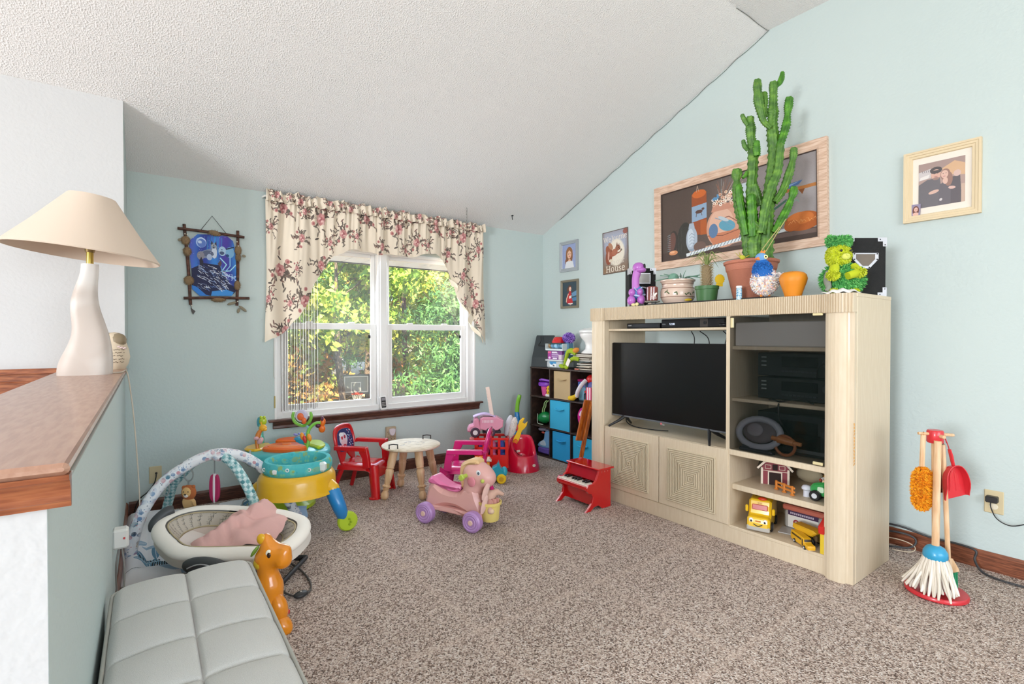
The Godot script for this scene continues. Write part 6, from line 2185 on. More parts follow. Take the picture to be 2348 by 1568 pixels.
func bench() -> void:
	var t = thing("bench", "pale grey tufted bench with piped edges along the half wall", "bench", V(0.115, 0, -1.785))
	var fab = mt("e6e6e6", 0.95, {"tex": noise_tex([[0.2, "d2d1cb"], [0.5, "e8e7e2"], [0.8, "f6f5f1"]], 101, 0.2, 0, 512), "tri": V(5, 5, 5), "nrm": norm_tex(102, 0.25, 0, 256, 3.0), "nsc": 0.4, "rim": 0.15})
	var w = 0.216
	var z0 = -0.485
	var z1 = 0.485
	var seams = [-0.485, -0.208, 0.045, 0.270, 0.485]
	var b = MB.new()
	var f = func(u: float, v: float) -> Vector3:
		var x = lerpf(-w, w, u)
		var z = lerpf(z1, z0, v)
		var k = 0
		while k < 3 and z > seams[k + 1]: k += 1
		var fz = clampf((z - seams[k]) / (seams[k + 1] - seams[k]), 0, 1)
		var fx = fmod(u * 2.0, 1.0) if u < 1.0 else 1.0
		var h = 0.365 + 0.026 * pow(sin(PI * fx), 0.32) * pow(maxf(sin(PI * fz), 0.0), 0.32) + 0.016 * sin(PI * u) * pow(sin(PI * v), 0.5)
		var ed = minf(minf(u, 1.0 - u) * 2.0 * w, minf(v, 1.0 - v) * 0.97)
		for zs in [seams[1], seams[2], seams[3]]: h -= 0.007 * exp(-pow((z - zs) / 0.005, 2.0))
		h -= 0.007 * exp(-pow(x / 0.004, 2.0))
		if ed < 0.03: h -= 0.022 * pow(1.0 - ed / 0.03, 2.0)
		var rc = V(x, 0, z)
		var cx = maxf(absf(x) - (w - 0.04), 0.0); var cz = maxf(absf(z) - (0.485 - 0.04), 0.0)
		if cx > 0 and cz > 0:
			var L = maxf(cx, cz) / Vector2(cx, cz).length()
			rc.x = signf(x) * (w - 0.04 + cx * L); rc.z = signf(z) * (0.445 + cz * L)
		return V(rc.x, h, rc.z)
	b.sheet(f, 108, 200, 0.02)
	part(t, "cushion", b, fab)
	b = MB.new()
	b.extr(rrect(2 * w, 0.97, 0.04, 4), 0.29, 0.355, 0.006, RX(-90))
	part(t, "lid", b, fab)
	b = MB.new()
	for y in [0.357, 0.292]: b.tube(rrect(2 * w + 0.004, 0.974, 0.042, 5).map(func(p): return V(p.x, y, p.y)), 0.0055, 8, true)
	part(t, "piping", b, mt("b5b4ab", 0.9))
	b = MB.new()
	b.extr(rrect(2 * w - 0.012, 0.955, 0.03, 4), 0.0, 0.285, 0.006, RX(-90))
	part(t, "box", b, fab)
	# black pendant controller on its cord
	t = thing("swing_controller", "black oval controller on a dark cord looping over the carpet", "controller", V(0.60, 0.012, -2.56))
	b = MB.new()
	b.ell(V(0, 0.005, 0), V(0.036, 0.014, 0.026), 18, RY(20))
	part(t, "shell", b, mt("2c2d2f", 0.4))
	b = MB.new()
	b.ell(V(0, 0.017, 0), V(0.006, 0.004, 0.006), 10)
	part(t, "button", b, mt("a9a59c", 0.4))
	b = MB.new()
	b.tube(spline([V(0.03, 0.0, -0.43), V(0.065, -0.004, -0.30), V(0.075, -0.004, -0.15), V(0.06, -0.004, -0.05), V(0.03, 0.0, 0.0)], 6), 0.005, 6)
	b.tube(spline([V(-0.03, 0.0, -0.01), V(-0.055, -0.004, -0.08), V(-0.06, -0.004, -0.16)], 5), 0.005, 6)
	part(t, "cord", b, mt("4f4a45", 0.6))

func dots_tex(bg: String, cols: Array, n: int, r0: float, r1: float, sd: int) -> ImageTexture:
	var p = PT.new(256, 256, Color(bg))
	var q = RandomNumberGenerator.new()
	q.seed = sd
	for k in n:
		var r = r0 if q.randf() < 0.65 else r1
		p.wrap_ell(q.randf() * 256, q.randf() * 256, r, r * q.randf_range(0.8, 1.1), cols[q.randi() % cols.size()], q.randf())
	return p.tex()

func play_mat() -> void:
	var t = thing("play_mat", "white baby play mat printed with leaves and crossed by two padded arches", "play mat", V(0.36, 0, -3.62))
	var p = PT.new(768, 640, Color("e9eaee"))
	var q = RandomNumberGenerator.new()
	q.seed = 31
	for k in 34:
		var c = ["9db6cc", "5f8aa6", "5a6f72", "93a37a", "c3b3a6", "7fa6bd"][k % 6]
		var x = q.randf() * 768; var y = q.randf() * 640; var a = q.randf() * 3.1
		p.ell(x, y, 54, 17, c, a).ell(x + 46, y + 20, 38, 12, c, a + 0.7)
		p.line([x - 50 * cos(a), y - 50 * sin(a), x + 50 * cos(a), y + 50 * sin(a)], 2, "e9eaee")
	for k in 13: p.line([120 + k * 9, 505 + k * 3, 112 + k * 10, 560 + (k % 3) * 6], 5, "25282c")
	for k in 8: p.line([60 + k * 12, 470 + k * 3, 64 + k * 12, 486 + k * 2], 4, "25282c")
	for k in 4: p.line([20 + k * 160, 600, 90 + k * 160, 570, 170 + k * 160, 590], 3, "3f4a50")
	var b = MB.new()
	b.sheet(func(u, v):
		var x = lerpf(-0.47, 0.38, u); var z = lerpf(-0.66, 0.50, v)
		var rim = pow(maxf(0.0, 1.0 - minf(minf(u, 1 - u), minf(v, 1 - v)) * 9.0), 1.0)
		return V(x, 0.016 + 0.055 * rim * (1.0 - rim) * 3.0 * (1.0 if u < 0.3 else 0.35) + 0.012 * sin(u * 19 + v * 7) * sin(v * 15) * 0.5 + 0.010 * (1.0 if u < 0.35 else 0.4), z), 60, 60, 0.01)
	part(t, "mat", b, mt("ffffff", 0.9, {"tex": p.tex()}))
	var a1 = mt("ffffff", 0.85, {"tex": dots_tex("eceff3", ["6f8fb4", "86a4c6", "2f3f58", "4f7f90", "c98a94", "2a3148"], 70, 4, 15, 5), "tri": V(5, 5, 5), "world": true})
	var p2 = PT.new(128, 128, Color("d9ecec"))
	for k in 4:
		for j in 4: p2.poly([k * 32 + 16, j * 32, k * 32 + 32, j * 32 + 16, k * 32 + 16, j * 32 + 32, k * 32, j * 32 + 16], ["5f9fa6", "8fc4c6", "4f8a92"][(k + j * 2) % 3])
	var a2 = mt("ffffff", 0.85, {"tex": p2.tex(), "tri": V(9, 9, 9), "world": true})
	var o = V(0.36, 0, -3.62)
	b = MB.new()
	b.tube(spline([V(-0.083, 0.03, -3.44), V(-0.062, 0.167, -3.46), V(-0.018, 0.294, -3.49), V(0.066, 0.416, -3.52), V(0.166, 0.49, -3.53), V(0.267, 0.54, -3.53), V(0.362, 0.557, -3.52), V(0.468, 0.526, -3.53), V(0.556, 0.466, -3.54), V(0.635, 0.376, -3.55), V(0.74, 0.21, -3.57), V(0.835, 0.03, -3.58)], 6).map(func(x): return x - o), 0.031, 12)
	part(t, "arch", b, a1, "white arch with blue dots")
	b = MB.new()
	b.tube(spline([V(0.095, 0.03, -4.21), V(0.097, 0.045, -4.200), V(0.121, 0.159, -4.150), V(0.140, 0.273, -4.050), V(0.192, 0.383, -3.900), V(0.255, 0.487, -3.720), V(0.351, 0.546, -3.530), V(0.415, 0.504, -3.440), V(0.467, 0.413, -3.380), V(0.506, 0.313, -3.330), V(0.531, 0.233, -3.280), V(0.625, 0.03, -3.24)], 6).map(func(x): return x - o), 0.028, 12)
	part(t, "arch", b, a2, "teal diamond patterned arch")
	b = MB.new()
	b.ell(V(0.36, 0.545, -3.51) - o, V(0.05, 0.035, 0.05), 14)
	part(t, "arch_joint", b, a1)
	b = MB.new()
	b.sheet(func(u, v): return V(0.43 + 0.10 * u, 0.02 + 0.11 * v * (1 - 0.3 * u), 0.06 - 0.05 * u + 0.02 * sin(v * 6)), 8, 8, 0.006)
	part(t, "tie_flap", b, mt("9fbbd6", 0.9))
	# toys hung from the arches
	var ringm = mt("8d9492", 0.5)
	var rg = func(c: Vector3, rx: float, ry: float, b3: MB) -> void:
		var r = []
		for i in 20: r.append(c + RY(VY) * V(cos(TAU * i / 20) * rx, sin(TAU * i / 20) * ry, 0))
		b3.tube(r, 0.0045, 6, true)
	for s in [[0.085, 0.36, -3.62, "left"], [0.485, 0.25, -3.38, "right"], [0.535, 0.475, -3.58, "upper right"]]:
		b = MB.new()
		rg.call(V(0, 0, 0), 0.027, 0.037, b)
		b.box(V(0, 0.05, 0), V(0.012, 0.03, 0.006), 0.002)
		var r = solo("toy_ring", b, ringm, {"left": "empty grey toy ring hanging at the left of the play arches", "right": "empty grey toy ring hanging low beside the teal arch's right leg", "upper right": "empty grey toy ring hanging where the dotted arch passes the activity centre"}[s[3]], "ring", "grey rings on the play arches")
		r.position = V(s[0], s[1], s[2])
	t = thing("lion_toy", "soft lion toy on a grey ring hanging from the play arch", "soft toy", V(0.203, 0.235, -3.60), VY)
	b = MB.new()
	rg.call(V(0, 0.205, 0), 0.0, 0.0, MB.new())
	var r2 = []
	for i in 20: r2.append(V(cos(TAU * i / 20) * 0.027, 0.197 + sin(TAU * i / 20) * 0.037, 0))
	b.tube(r2, 0.0045, 6, true)
	b.box(V(0, 0.147, 0), V(0.012, 0.03, 0.006), 0.002); b.box(V(0.01, 0.25, 0), V(0.012, 0.05, 0.006), 0.002)
	part(t, "ring", b, ringm)
	b = MB.new()
	b.extr(sp2([-0.03, 0.0, -0.034, 0.05, 0.03, 0.05, 0.042, 0.012, 0.036, 0.006, 0.0, -0.005], 3), -0.012, 0.012, 0.008)
	part(t, "body", b, mt("d9b078", 0.9))
	b = MB.new()
	b.ell(V(0, 0.09, 0), V(0.045, 0.048, 0.02), 18); b.ell(V(0.028, 0.125, 0), V(0.012, 0.012, 0.01), 10); b.ell(V(-0.03, 0.12, 0), V(0.012, 0.012, 0.01), 10)
	part(t, "mane", b, mt("b8693a", 0.95))
	b = MB.new()
	b.ell(V(-0.004, 0.094, 0.010), V(0.032, 0.032, 0.014), 16)
	var fc = part(t, "face", b, mt("e3b878", 0.9))
	b = MB.new()
	b.ell(V(-0.006, 0.076, 0.018), V(0.015, 0.012, 0.008), 12)
	part(fc, "muzzle", b, mt("e9e2d8", 0.9))
	b = MB.new()
	b.ell(V(-0.006, 0.084, 0.026), V(0.007, 0.005, 0.003), 8); b.ell(V(-0.018, 0.1, 0.023), V(0.004, 0.003, 0.002), 8); b.ell(V(0.010, 0.1, 0.023), V(0.004, 0.003, 0.002), 8)
	part(fc, "features", b, mt("2c221c", 0.7))
	t = thing("leaf_toy", "crimson and white leaf shaped toy hanging under the arches' crossing", "soft toy", V(0.335, 0.255, -3.56), VY)
	b = MB.new()
	for s in [-1, 1]: b.extr(sp2([0.004 * s, 0.0, 0.028 * s, 0.03, 0.03 * s, 0.12, 0.018 * s, 0.165, 0.006 * s, 0.15, 0.005 * s, 0.08], 3), -0.01, 0.01, 0.004)
	part(t, "petals", b, mt("b32a5c", 0.8))
	b = MB.new()
	b.extr(sp2([0, -0.01, 0.008, 0.04, 0.006, 0.16, -0.006, 0.16, -0.008, 0.04], 3), -0.012, 0.012, 0.004)
	part(t, "white_vein", b, mt("eadfe2", 0.8))
	b = MB.new()
	b.tube([V(0, 0.16, 0), V(0, 0.27, 0)], 0.004, 6)
	part(t, "strap", b, ringm)

func bouncer() -> void:
	var t = thing("baby_rocker", "cream oval baby rocker seat with dark grey handles on the play mat", "baby rocker", V(0.34, 0.0, -3.0), VY)
	var T = RX(13)
	var O = V(0, 0.245, 0)
	var cl = mt("fbf6ec", 0.9, {"rim": 0.2})
	var dk = mt("46494b", 0.45)
	var raw = [352, 1202, 366, 1186, 400, 1175, 456, 1173, 527, 1177, 590, 1182, 640, 1191, 676, 1204, 690, 1228, 678, 1253, 645, 1264, 582, 1266, 470, 1266, 415, 1249, 375, 1230, 356, 1216]
	var c0 = []
	for k in range(0, raw.size(), 2): c0.append(V((raw[k] - 518) * 0.00229, 0, (raw[k + 1] - 1222) * 0.00403))
	var c = spline(c0, 5, true)
	var ctr = V(0, 0, 0)
	var n = c.size()
	var ringp = func(inset: float, y: float) -> PackedVector3Array:
		var r = PackedVector3Array()
		for i in n:
			var tg = (c[(i + 1) % n] - c[(i - 1 + n) % n]).normalized()
			var inw = V(tg.z, 0, -tg.x)
			if inw.dot(ctr - c[i]) < 0: inw = -inw
			r.append(O + T * (c[i] + inw * inset + V(0, y, 0)))
		return r
	var b = MB.new()
	var rows = []
	for k in 15:
		var a = deg_to_rad(-150 + k * 20)
		rows.append(ringp.call(-0.040 * cos(a), 0.030 * sin(a) - 0.004))
	# skirt falls outside the rim
	rows = [ringp.call(-0.012, -0.085), ringp.call(-0.036, -0.06)] + rows.slice(5)
	b.grid(rows, true)
	part(t, "rim", b, cl)
	var sc = func(f: float, y: float) -> PackedVector3Array:
		var r = PackedVector3Array()
		var base = ringp.call(0.036, 0.012)
		var m = O + T * V(-0.01, y, 0)
		for i in n: r.append(m + (base[i] - (O + T * V(-0.01, 0.012, 0))) * f)
		return r
	b = MB.new()
	b.grid([sc.call(1.02, 0.012), sc.call(0.93, -0.022), sc.call(0.80, -0.055)], true, false, Vector2(0, 0), Vector2(14, 1))
	var p = PT.new(128, 128, Color("cfc6b8"))
	for k in 26: p.line([(k * 37) % 128, (k * 53) % 128, (k * 37) % 128 + 12, (k * 53) % 128 + 8, (k * 37) % 128 + 18, (k * 53) % 128 - 4], 3, ["7d7a74", "a59a86", "57544f"][k % 3])
	part(t, "patterned_side", b, mt("ffffff", 0.9, {"tex": p.tex()}))
	b = MB.new()
	b.grid([sc.call(0.80, -0.055), sc.call(0.6, -0.085), sc.call(0.35, -0.10), sc.call(0.02, -0.105)], true)
	part(t, "liner", b, mt("e0cfc4", 0.95))
	b = MB.new()
	for f in [1.0, 0.80]:
		var q = sc.call(f, 0.012 if f == 1.0 else -0.053)
		b.tube(Array(q), 0.004, 6, true)
	part(t, "seam_piping", b, mt("c2b28e", 0.7))
	b = MB.new()
	b.sheet(func(u, v): return O + T * V(-0.24 + 0.22 * u, -0.055 - 0.035 * u + 0.02 * sin(PI * v), -0.07 + 0.15 * v + 0.05 * u), 12, 12, 0.012)
	b.box(O + T * V(-0.05, -0.065, 0.10), V(0.09, 0.012, 0.02), 0.004, RY(-20))
	part(t, "head_pad", b, mt("ece2dc", 0.95))
	# handles: at the head end, near side and far side
	b = MB.new()
	b.tube(spline([O + T * V(-0.375, 0.035, -0.15), O + T * V(-0.405, 0.03, -0.125), O + T * V(-0.43, 0.005, -0.08), O + T * V(-0.43, -0.03, -0.04)], 4), [0.024, 0.028, 0.03, 0.03, 0.03, 0.03, 0.03, 0.03, 0.03, 0.03, 0.028, 0.024, 0.016], 12)
	part(t, "handle", b, dk)
	for s in [[0.02, 0.235, 1], [0.0, -0.21, -1]]:
		b = MB.new()
		b.ell(O + T * V(s[0], -0.035, s[1]), V(0.115, 0.055, 0.03), 20, T * RZ(-4))
		var h = part(t, "hub", b, dk)
		b = MB.new()
		var q = []
		for i in 9: q.append(O + T * V(s[0] - 0.07 + 0.0175 * i, -0.02 + 0.024 * sin(PI * i / 8), s[1] + s[2] * 0.031))
		b.tube(q, 0.003, 5)
		part(h, "chrome_line", b, mt("b9bcbf", 0.3))
	b = MB.new()
	for s in [-1, 1]:
		b.tube(spline([V(-0.36, 0.02, 0.2 * s), V(-0.2, 0.012, 0.22 * s), V(0, 0.07, 0.2 * s), V(0.2, 0.012, 0.22 * s), V(0.33, 0.02, 0.2 * s)], 5), 0.014, 8)
	b.tube([V(-0.36, 0.02, -0.2), V(-0.36, 0.02, 0.2)], 0.012, 8); b.tube([V(0.33, 0.02, -0.2), V(0.33, 0.02, 0.2)], 0.012, 8)
	for s in [-1, 1]: b.tube([V(0, 0.06, 0.2 * s), V(0, 0.19, 0.2 * s)], 0.02, 8)
	part(t, "base_frame", b, mt("2c2d2f", 0.5))
	# pink blanket thrown over the seat
	b = MB.new()
	var o2 = [-0.135, 0.10, 0.02, 0.155, 0.16, 0.12, 0.24, 0.10, 0.275, -0.02, 0.265, -0.12, 0.14, -0.20, 0.08, -0.235, 0.02, -0.16, -0.06, -0.04]
	var ol = []
	for k in range(0, o2.size(), 2): ol.append(V(o2[k], 0, o2[k + 1]))
	ol = spline(ol, 5, true)
	rows = []
	for j in 17:
		var f = j / 16.0
		var row = PackedVector3Array()
		for i in ol.size():
			var d = ol[i] * 1.0
			var m2 = V(0.09, 0, -0.03)
			var pt = m2 + (d - m2) * f
			var fold = 0.016 * sin(atan2(d.z - m2.z, d.x - m2.x) * 5.0 + 2.5 * f) * f + 0.012 * sin(pt.x * 42 + pt.z * 30) * (1.0 - f * 0.5)
			var pk = 0.06 * exp(-((pt - V(0.10, 0, -0.13)).length_squared()) / 0.014) + 0.035 * exp(-((pt - V(0.04, 0, 0.03)).length_squared()) / 0.006) + 0.016 * absf(sin(pt.x * 26 - pt.z * 34 + 2.0 * sin(pt.x * 17))) - 0.010 * absf(sin(pt.x * 9 + pt.z * 41))
			row.append(O + T * (pt + V(0, 0.022 + fold + pk - 0.035 * pow(f, 6.0), 0)))
		rows.append(row)
	b.grid(rows, true, true)
	var bl = solo("baby_blanket", b, mt("e2b3ac", 0.95, {"rim": 0.3}), "rumpled pale pink blanket lying in the baby rocker", "blanket")
	bl.position = V(0.34, 0.0, -3.0)
	bl.rotation_degrees.y = VY

func giraffe() -> void:
	var t = thing("giraffe_toy", "glossy orange giraffe toy standing beside the grey bench", "toy giraffe", V(0.445, 0.0, -2.36), VY)
	var om = mt("ec8f12", 0.22, {"coat": 0.7})
	var b = MB.new()
	# neck, head and muzzle as one skin
	b.blob([[V(-0.02, 0.04, 0), V(-0.02, 0.18, 0), 0.06, 0.05], [V(-0.02, 0.18, 0), V(-0.035, 0.30, 0), 0.045, 0.04], [V(-0.035, 0.31, 0), V(-0.02, 0.345, 0), 0.043, 0.04], [V(0.0, 0.325, 0.0), V(0.042, 0.305, 0.012), 0.036, 0.038], [V(0.025, 0.335, 0.005), V(0.045, 0.335, 0.012), 0.02, 0.02], [V(-0.03, 0.37, 0), V(-0.036, 0.395, 0.0), 0.017, 0.02], [V(0.04, 0.345, 0.0), V(0.055, 0.35, 0.012), 0.016, 0.016]], 0.03, 0.008)
	part(t, "body", b, om)
	for s in [[0.03, 0.10, 0.02, 0.034, 0.062, -14], [0.055, 0.03, 0.03, 0.03, 0.045, -30]]:
		b = MB.new()
		b.ell(V(s[0], s[1], s[2]), V(s[3], s[4], 0.036), 16, RZ(-s[5]))
		part(t, "foot", b, om)
	b = MB.new()
	b.ell(V(-0.006, 0.338, 0.037), V(0.015, 0.021, 0.007), 14, RY(15))
	var e = part(t, "eye", b, mt("f4ecd8", 0.3))
	b = MB.new()
	b.ell(V(-0.004, 0.336, 0.043), V(0.009, 0.013, 0.004), 10)
	part(e, "pupil", b, mt("3a2214", 0.2))
	b = MB.new()
	b.ell(V(-0.058, 0.295, 0.03), V(0.026, 0.026, 0.012), 16, RY(-30))
	part(t, "ear", b, mt("e8c02a", 0.3))
	b = MB.new()
	b.ell(V(-0.05, 0.395, 0.014), V(0.02, 0.024, 0.012), 12)
	part(t, "horn_tip", b, mt("e8b020", 0.3))
	b = MB.new()
	b.ell(V(-0.075, 0.345, 0.02), V(0.008, 0.03, 0.014), 12, RZ(-35))
	part(t, "leaf", b, mt("7a9a3a", 0.4))
	b = MB.new()
	b.box(V(0.045, 0.065, 0.0), V(0.03, 0.03, 0.05), 0.01)
	part(t, "red_base", b, mt("c92f2a", 0.4))
func centre_things() -> void:
	activity_centre()
	var ch = kid_chair("kids_chair", "red plastic child's armchair with a printed round backrest", V(1.43, 0, -4.01), 42, mt("c9141b", 0.18, {"coat": 0.6}), true)
	kid_chair("kids_chair", "pink plastic child's armchair behind the ride on pony", V(2.05, 0, -3.42), -130, mt("d8207c", 0.2, {"coat": 0.6}), false)
	kids_table()
	pony()
	corner_toys()

func lobed(t: Node3D, called: String, b: MB, m: Material) -> MeshInstance3D:
	return part(t, called, b, m)

func activity_centre() -> void:
	var t = thing("activity_centre", "baby activity centre with teal toy table, yellow ring seat and blue legs", "activity centre", V(0.86, 0, -4.06), VY)
	var teal = mt("3fb3b8", 0.3, {"coat": 0.4})
	var yel = mt("e9b416", 0.3, {"coat": 0.5})
	var blue = mt("1f86c9", 0.35, {"coat": 0.4})
	var lime = mt("b4cf2a", 0.35, {"coat": 0.4})
	var ora = mt("ea6a22", 0.3, {"coat": 0.4})
	var b = MB.new()
	b.lathe([Vector2(0, 0), Vector2(0.225, 0), Vector2(0.24, 0.012), Vector2(0.235, 0.035), Vector2(0.19, 0.06), Vector2(0.16, 0.075), Vector2(0, 0.085)], 44, V(-0.02, 0, 0.06))
	part(t, "base", b, lime)
	b = MB.new()
	b.lathe([Vector2(0.155, 0.07), Vector2(0.15, 0.10), Vector2(0.10, 0.12), Vector2(0.085, 0.36), Vector2(0, 0.36)], 32)
	part(t, "column", b, blue)
	b = MB.new()
	b.lathe([Vector2(0, 0.335), Vector2(0.22, 0.335), Vector2(0.285, 0.35), Vector2(0.308, 0.375), Vector2(0.31, 0.40), Vector2(0.295, 0.425), Vector2(0.25, 0.438), Vector2(0, 0.445)], 56)
	part(t, "table", b, teal)
	# trays set into the table, lying flat
	for s in [["tray", ora, [-0.10, 0.03, -0.11, 0.16, 0.0, 0.21, 0.12, 0.20, 0.20, 0.13, 0.12, 0.04, 0.06, -0.02, 0.0, 0.0], 0.03], ["tray", yel, [-0.28, 0.06, -0.24, 0.15, -0.14, 0.17, -0.12, 0.03, -0.16, -0.05, -0.24, -0.04], 0.016], ["tray", lime, [0.10, -0.06, 0.2, 0.03, 0.27, 0.08, 0.28, -0.02, 0.2, -0.14, 0.12, -0.15], 0.02], ["rail", ora, [-0.13, -0.1, -0.1, -0.06, 0.06, -0.08, 0.08, -0.14, -0.02, -0.19, -0.1, -0.17], 0.035]]:
		b = MB.new()
		b.extr(sp2(s[2], 4).map(func(p): return Vector2(p.x, -p.y)), 0.43, 0.44 + s[3], 0.01, RX(-90))
		part(t, s[0], b, s[1])
	b = MB.new()
	b.extr(sp2([-0.07, 0.08, -0.08, 0.15, 0.0, 0.18, 0.10, 0.17, 0.16, 0.13, 0.08, 0.10, 0.0, 0.11], 4).map(func(p): return Vector2(p.x, -p.y)), 0.465, 0.474, 0.004, RX(-90))
	b.extr(oval(0.035, 0.026, 20, Vector2(0.02, -0.06)), 0.465, 0.476, 0.004, RX(-90))
	part(t, "light_pad", b, mt("f0823a", 0.25))
	# snake of rings: toys on the table
	var toys = [["frog_post", -0.215, -0.04], ["giraffe_post", -0.165, 0.13], ["flower_spinner", 0.11, -0.10], ["toucan_arch", 0.22, 0.09]]
	b = MB.new()
	b.tube(spline([V(-0.215, 0.44, -0.04), V(-0.222, 0.51, -0.04), V(-0.218, 0.57, -0.04), V(-0.21, 0.61, -0.04)], 3), [0.018, 0.02, 0.024, 0.02, 0.018, 0.016, 0.02, 0.022, 0.02, 0.015], 12)
	part(t, "frog_post", b, mt("59b8a4", 0.15, {"coat": 0.7}))
	b = MB.new()
	b.ell(V(-0.2, 0.625, -0.03), V(0.028, 0.036, 0.022), 14); b.ell(V(-0.21, 0.655, -0.02), V(0.012, 0.012, 0.01), 8); b.ell(V(-0.185, 0.655, -0.02), V(0.012, 0.012, 0.01), 8)
	part(t, "frog_head", b, mt("b7cf2f", 0.25, {"coat": 0.6}))
	b = MB.new()
	b.ell(V(-0.235, 0.615, -0.04), V(0.018, 0.04, 0.008), 10); b.ell(V(-0.195, 0.57, -0.03), V(0.014, 0.014, 0.012), 8)
	part(t, "frog_wing", b, mt("4f9fae", 0.3))
	b = MB.new()
	b.lathe([Vector2(0, 0.436), Vector2(0.045, 0.438), Vector2(0.048, 0.448), Vector2(0.02, 0.452), Vector2(0, 0.452)], 20, V(-0.215, 0.004, -0.04))
	part(t, "dark_collar", b, mt("6f7884", 0.4))
	b = MB.new()
	b.tube(spline([V(-0.155, 0.445, 0.14), V(-0.165, 0.50, 0.13), V(-0.165, 0.55, 0.11), V(-0.150, 0.59, 0.09)], 3), [0.012, 0.012, 0.013, 0.015, 0.017, 0.018, 0.018, 0.016, 0.014, 0.01], 10)
	part(t, "giraffe_post", b, mt("c9792c", 0.3))
	b = MB.new()
	b.ell(V(-0.14, 0.595, 0.09), V(0.028, 0.026, 0.022), 14); b.ell(V(-0.12, 0.585, 0.10), V(0.014, 0.012, 0.014), 8); b.tube([V(-0.15, 0.61, 0.09), V(-0.155, 0.64, 0.09)], 0.005, 6)
	part(t, "giraffe_head", b, mt("efb02c", 0.3))
	b = MB.new()
	b.ell(V(-0.135, 0.51, 0.14), V(0.02, 0.03, 0.012), 12, RZ(-35)); b.ell(V(-0.16, 0.53, 0.15), V(0.02, 0.014, 0.012), 10)
	part(t, "paddle", b, mt("d9a9ae", 0.3))
	b = MB.new()
	b.tube([V(0.10, 0.44, -0.1), V(0.095, 0.50, -0.1), V(0.12, 0.56, -0.1), V(0.085, 0.61, -0.1)], 0.01, 8)
	part(t, "spinner_stalk", b, mt("8fcfe0", 0.2))
	b = MB.new()
	b.lathe([Vector2(0, -0.014), Vector2(0.042, -0.012), Vector2(0.05, 0), Vector2(0.042, 0.012), Vector2(0, 0.014)], 26, V(0.07, 0.655, -0.09), RX(90))
	part(t, "spinner_window", b, mt("cfcbe6", 0.12, {"coat": 0.8}))
	b = MB.new()
	b.ell(V(0.068, 0.652, -0.074), V(0.026, 0.03, 0.012), 12); b.ell(V(0.095, 0.62, -0.075), V(0.02, 0.026, 0.014), 10)
	part(t, "spinner_fish", b, mt("e8703c", 0.3))
	b = MB.new()
	for s in [-1, 1]: b.tube(spline([V(0.075, 0.575, -0.1), V(0.07 + s * 0.05, 0.60, -0.1), V(0.07 + s * 0.072, 0.645, -0.1), V(0.07 + s * 0.066, 0.685, -0.1)], 4), [0.012, 0.012, 0.013, 0.013, 0.013, 0.013, 0.013, 0.012, 0.012, 0.012, 0.012, 0.011, 0.008], 8)
	part(t, "leaf_arms", b, mt("7fc24a", 0.3))
	b = MB.new()
	b.lathe([Vector2(0, 0.44), Vector2(0.05, 0.44), Vector2(0.052, 0.475), Vector2(0.04, 0.485), Vector2(0, 0.488)], 24, V(0.05, 0.0, -0.12))
	part(t, "blue_drum", b, mt("2f9cc0", 0.3))
	b = MB.new()
	for k in 6: b.ell(V(0.055 + cos(k * 1.05) * 0.04, 0.51, -0.10 + sin(k * 1.05) * 0.03), V(0.015, 0.008, 0.01), 8, RY(-k * 60))
	part(t, "purple_star", b, mt("8f8fd8", 0.3))
	b = MB.new()
	b.tube(spline([V(0.19, 0.44, 0.12), V(0.205, 0.50, 0.11), V(0.195, 0.545, 0.10), V(0.205, 0.59, 0.09), V(0.24, 0.625, 0.08), V(0.28, 0.63, 0.07)], 4), 0.012, 10)
	part(t, "vine_arch", b, mt("7fc24a", 0.3))
	for s in [[0.155, 0.535, 0.10, "ef9a2c"], [0.215, 0.53, 0.12, "ef9a2c"], [0.178, 0.515, 0.11, "d03a34"]]:
		b = MB.new()
		b.ell(V(s[0], s[1], s[2]), V(0.016, 0.03, 0.014), 12, RZ(14))
		part(t, "bead", b, mt(s[3], 0.3))
	b = MB.new()
	b.ell(V(0.29, 0.63, 0.06), V(0.022, 0.034, 0.02), 12, RZ(-15)); b.ell(V(0.285, 0.585, 0.06), V(0.026, 0.032, 0.02), 12)
	part(t, "toucan", b, mt("e8701c", 0.3))
	b = MB.new()
	b.ell(V(0.262, 0.61, 0.075), V(0.02, 0.018, 0.018), 10); b.ell(V(0.292, 0.66, 0.07), V(0.01, 0.02, 0.016), 10)
	part(t, "toucan_beak", b, mt("5a2140", 0.3))
	# ring seat on its own legs
	var S = Transform3D(RY(-VY), Vector3.ZERO) * (V(0.797, 0.035, -3.48) - V(0.86, 0, -4.06))
	b = MB.new()
	b.lathe([Vector2(0.19, 0.345), Vector2(0.195, 0.36), Vector2(0.212, 0.36), Vector2(0.225, 0.345), Vector2(0.236, 0.325), Vector2(0.240, 0.25), Vector2(0.252, 0.235), Vector2(0.256, 0.225), Vector2(0.235, 0.22), Vector2(0.22, 0.24), Vector2(0.19, 0.30), Vector2(0.19, 0.345)], 56, S)
	part(t, "seat_ring", b, yel)
	for s in [-1, 1]:
		b = MB.new()
		b.blob([[S + V(s * 0.20, 0.27, 0.02), S + V(s * 0.24, 0.245, 0.03), 0.05, 0.046]], 0.03, 0.012)
		part(t, "leg_socket", b, yel)
	b = MB.new()
	b.lathe([Vector2(0.15, 0.30), Vector2(0.165, 0.40), Vector2(0.178, 0.43), Vector2(0.20, 0.432), Vector2(0.212, 0.41), Vector2(0.214, 0.38), Vector2(0.205, 0.355), Vector2(0.19, 0.345)], 48, S + V(0.0, 0.005, -0.01))
